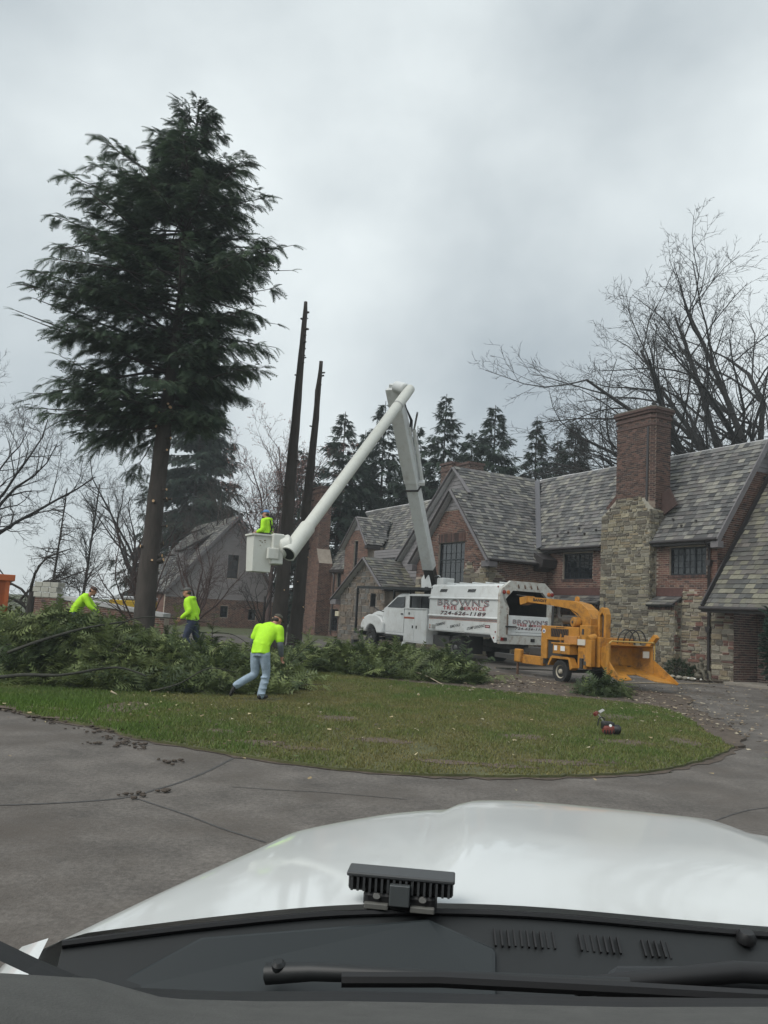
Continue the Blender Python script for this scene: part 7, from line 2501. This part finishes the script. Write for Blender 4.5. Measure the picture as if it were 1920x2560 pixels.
D_ = g_.normal(0, 1, (260, 3)); D_[:, 2] = np.abs(D_[:, 2]); D_ /= np.linalg.norm(D_, axis=1, keepdims=True)
P = D_ * np.array((.37, .37, .32)) * g_.uniform(.85, 1.05, 260)[:, None] + np.array((0, 0, .28))
V, C = sprays(np.array([(-.5, -.5, 0), (.5, -.4, 0), (0, .6, .1), (-.5, .5, .05), (.5, .5, 0), (0, -.6, .1)]), P, g_.normal(0, 1, (260, 3)), g_.normal(0, 1, (260, 3)), g_.uniform(.05, .09, 260), np.tile(np.array((.30, .10, .42)), (260, 1)) * g_.uniform(.6, 1.2, 260)[:, None])
bigmesh('blossom', V, np.arange(len(V)).reshape(-1, 3), C, mat('petal', attr=True, rough=.6, trans=.2), fl, 'stuff')
# clipped evergreen at the right edge of the picture
x_, z_ = at(1945, 1600, 21.5)
shrub('clipped_evergreen', 'tall dark clipped evergreen cut off by the picture edge beside the porch', (x_ + .2, 21.5, tz(x_, 21.5)), .55, 3.1, 2600, (.012, .03, .022), (.03, .055, .04), 9)
# statue
sp0 = Vector(hz_(-2.0, 1.15))
sb_ = MB()
sb_.tube([(0, 0, .28), (0, .03, .45), (0, .05, .62)], [(.13, .1), (.12, .09), (.07, .06)], 10, side=(1, 0, 0))
sb_.ball((0, -.03, .76), (.075, .085, .095), 12)
for sg in (1, -1):
    limbtube(sb_, [(sg * .08, 0, .28), (sg * .14, -.28, .32), (sg * .12, -.34, .05)], [.07, .055, .04])
    limbtube(sb_, [(sg * .13, .03, .58), (sg * .2, -.06, .42), (sg * .05, -.2, .38)], [.045, .04, .03])
    limbtube(sb_, [(sg * .12, -.34, .05), (sg * .12, -.44, .03)], [.035, .028])
sb_.ball((0, .05, .16), (.2, .2, .16), 12)
sb_.ball((.02, -.22, .42), (.07, .06, .08), 10)
sb_.ball((.02, -.24, .55), .055, 10)
so_ = solid(sb_, 'garden_statue', mat('weathered_bronze', (.10, .09, .065), .7, var=.4, vscale=12), None, .016, 2)
so_.location = sp0
so_.rotation_euler = (0, 0, R(20))
tag(so_, 'weathered seated figure statue cradling a smaller figure by the porch', 'statue')
pb = 0
for k in range(11):
    p = HW(.2 - k * .26, 1.55 + rnd.uniform(-.1, .1), 0)
    s = rnd.uniform(.035, .07)
    o_ = MB().ball((0, 0, 0), (s * 1.3, s, s * .8), 8, jit=.15).build('white_stone', mat('white_stone', (.55, .54, .5), .85), bed, smooth=60)
    o_.location = (p.x, p.y, tz(p.x, p.y) + .10)
# orange container corner at the left edge
x_, z_ = at(8, 1437, 19)
oc = thing('orange_container', 'orange steel container whose rim shows at the left picture edge', 'container', (x_, 19.4, 0), R(26))
OP = mat('container_orange', (.42, .10, .025), .55, var=.15, vscale=3, dirt=(.15, .06, .03), dscale=4)
MB().box(-2.6, -.06, -.02, 3.2, .15, z_ - .12).build('body', OP, oc, bevel=.01)
MB().box(-2.7, .10, -.1, 3.3, z_ - .13, z_ + .02).build('rim', OP, oc, bevel=.01)
MB().box(-.1, .0, -.06, .02, .0, z_ - .13).build('corner_post', OP, oc)
for k in range(5):
    MB().box(-2.3 + k * .5, -2.22 + k * .5, -.08, -.02, .15, z_ - .14).build('rib', OP, oc)
# yellow machine behind the garden wall
x_, z_ = at(330, 1500, 36)
ym = thing('yellow_machine', 'yellow machine with pale roof half hidden behind the garden wall', 'machine', (x_, 36.3, 0), R(12))
YM = mat('machine_yellow', (.55, .36, .03), .5, var=.1)
MB().box(-1.0, 1.0, -.5, .5, .5, z_ - .02).build('body', YM, ym, bevel=.05)
MB().box(-1.0, 1.0, -.5, .5, z_ + .02, z_ + .16).build('roof', mat('pale_roof', (.55, .57, .58), .5), ym, bevel=.04)
for sx in (-.6, .6):
    MB().lathe([(.2, -.1), (.33, -.1), (.35, 0), (.33, .1), (.2, .1)], (sx, -.55, .35), (0, 1, 0), 20).build('wheel', TYRE, ym, smooth=40)

# ------------------------------------------------------------------ haze volume added to lift the darks, like a windscreen veil
hm = bpy.data.materials.new('veil_haze')
hm.use_nodes = True
hm.node_tree.nodes.clear()
ho = hm.node_tree.nodes.new('ShaderNodeOutputMaterial')
hv = hm.node_tree.nodes.new('ShaderNodeVolumePrincipled')
hv.inputs['Color'].default_value = (.85, .92, .95, 1)
hv.inputs['Density'].default_value = 0.0010
hm.node_tree.links.new(hv.outputs['Volume'], ho.inputs['Volume'])
hb = MB().box(-60, 60, -12, 100, -1.3, 34).build('haze', hm)
hb['kind'] = 'stuff'
hb['label'] = 'thin haze added over the whole yard as a pale veil'
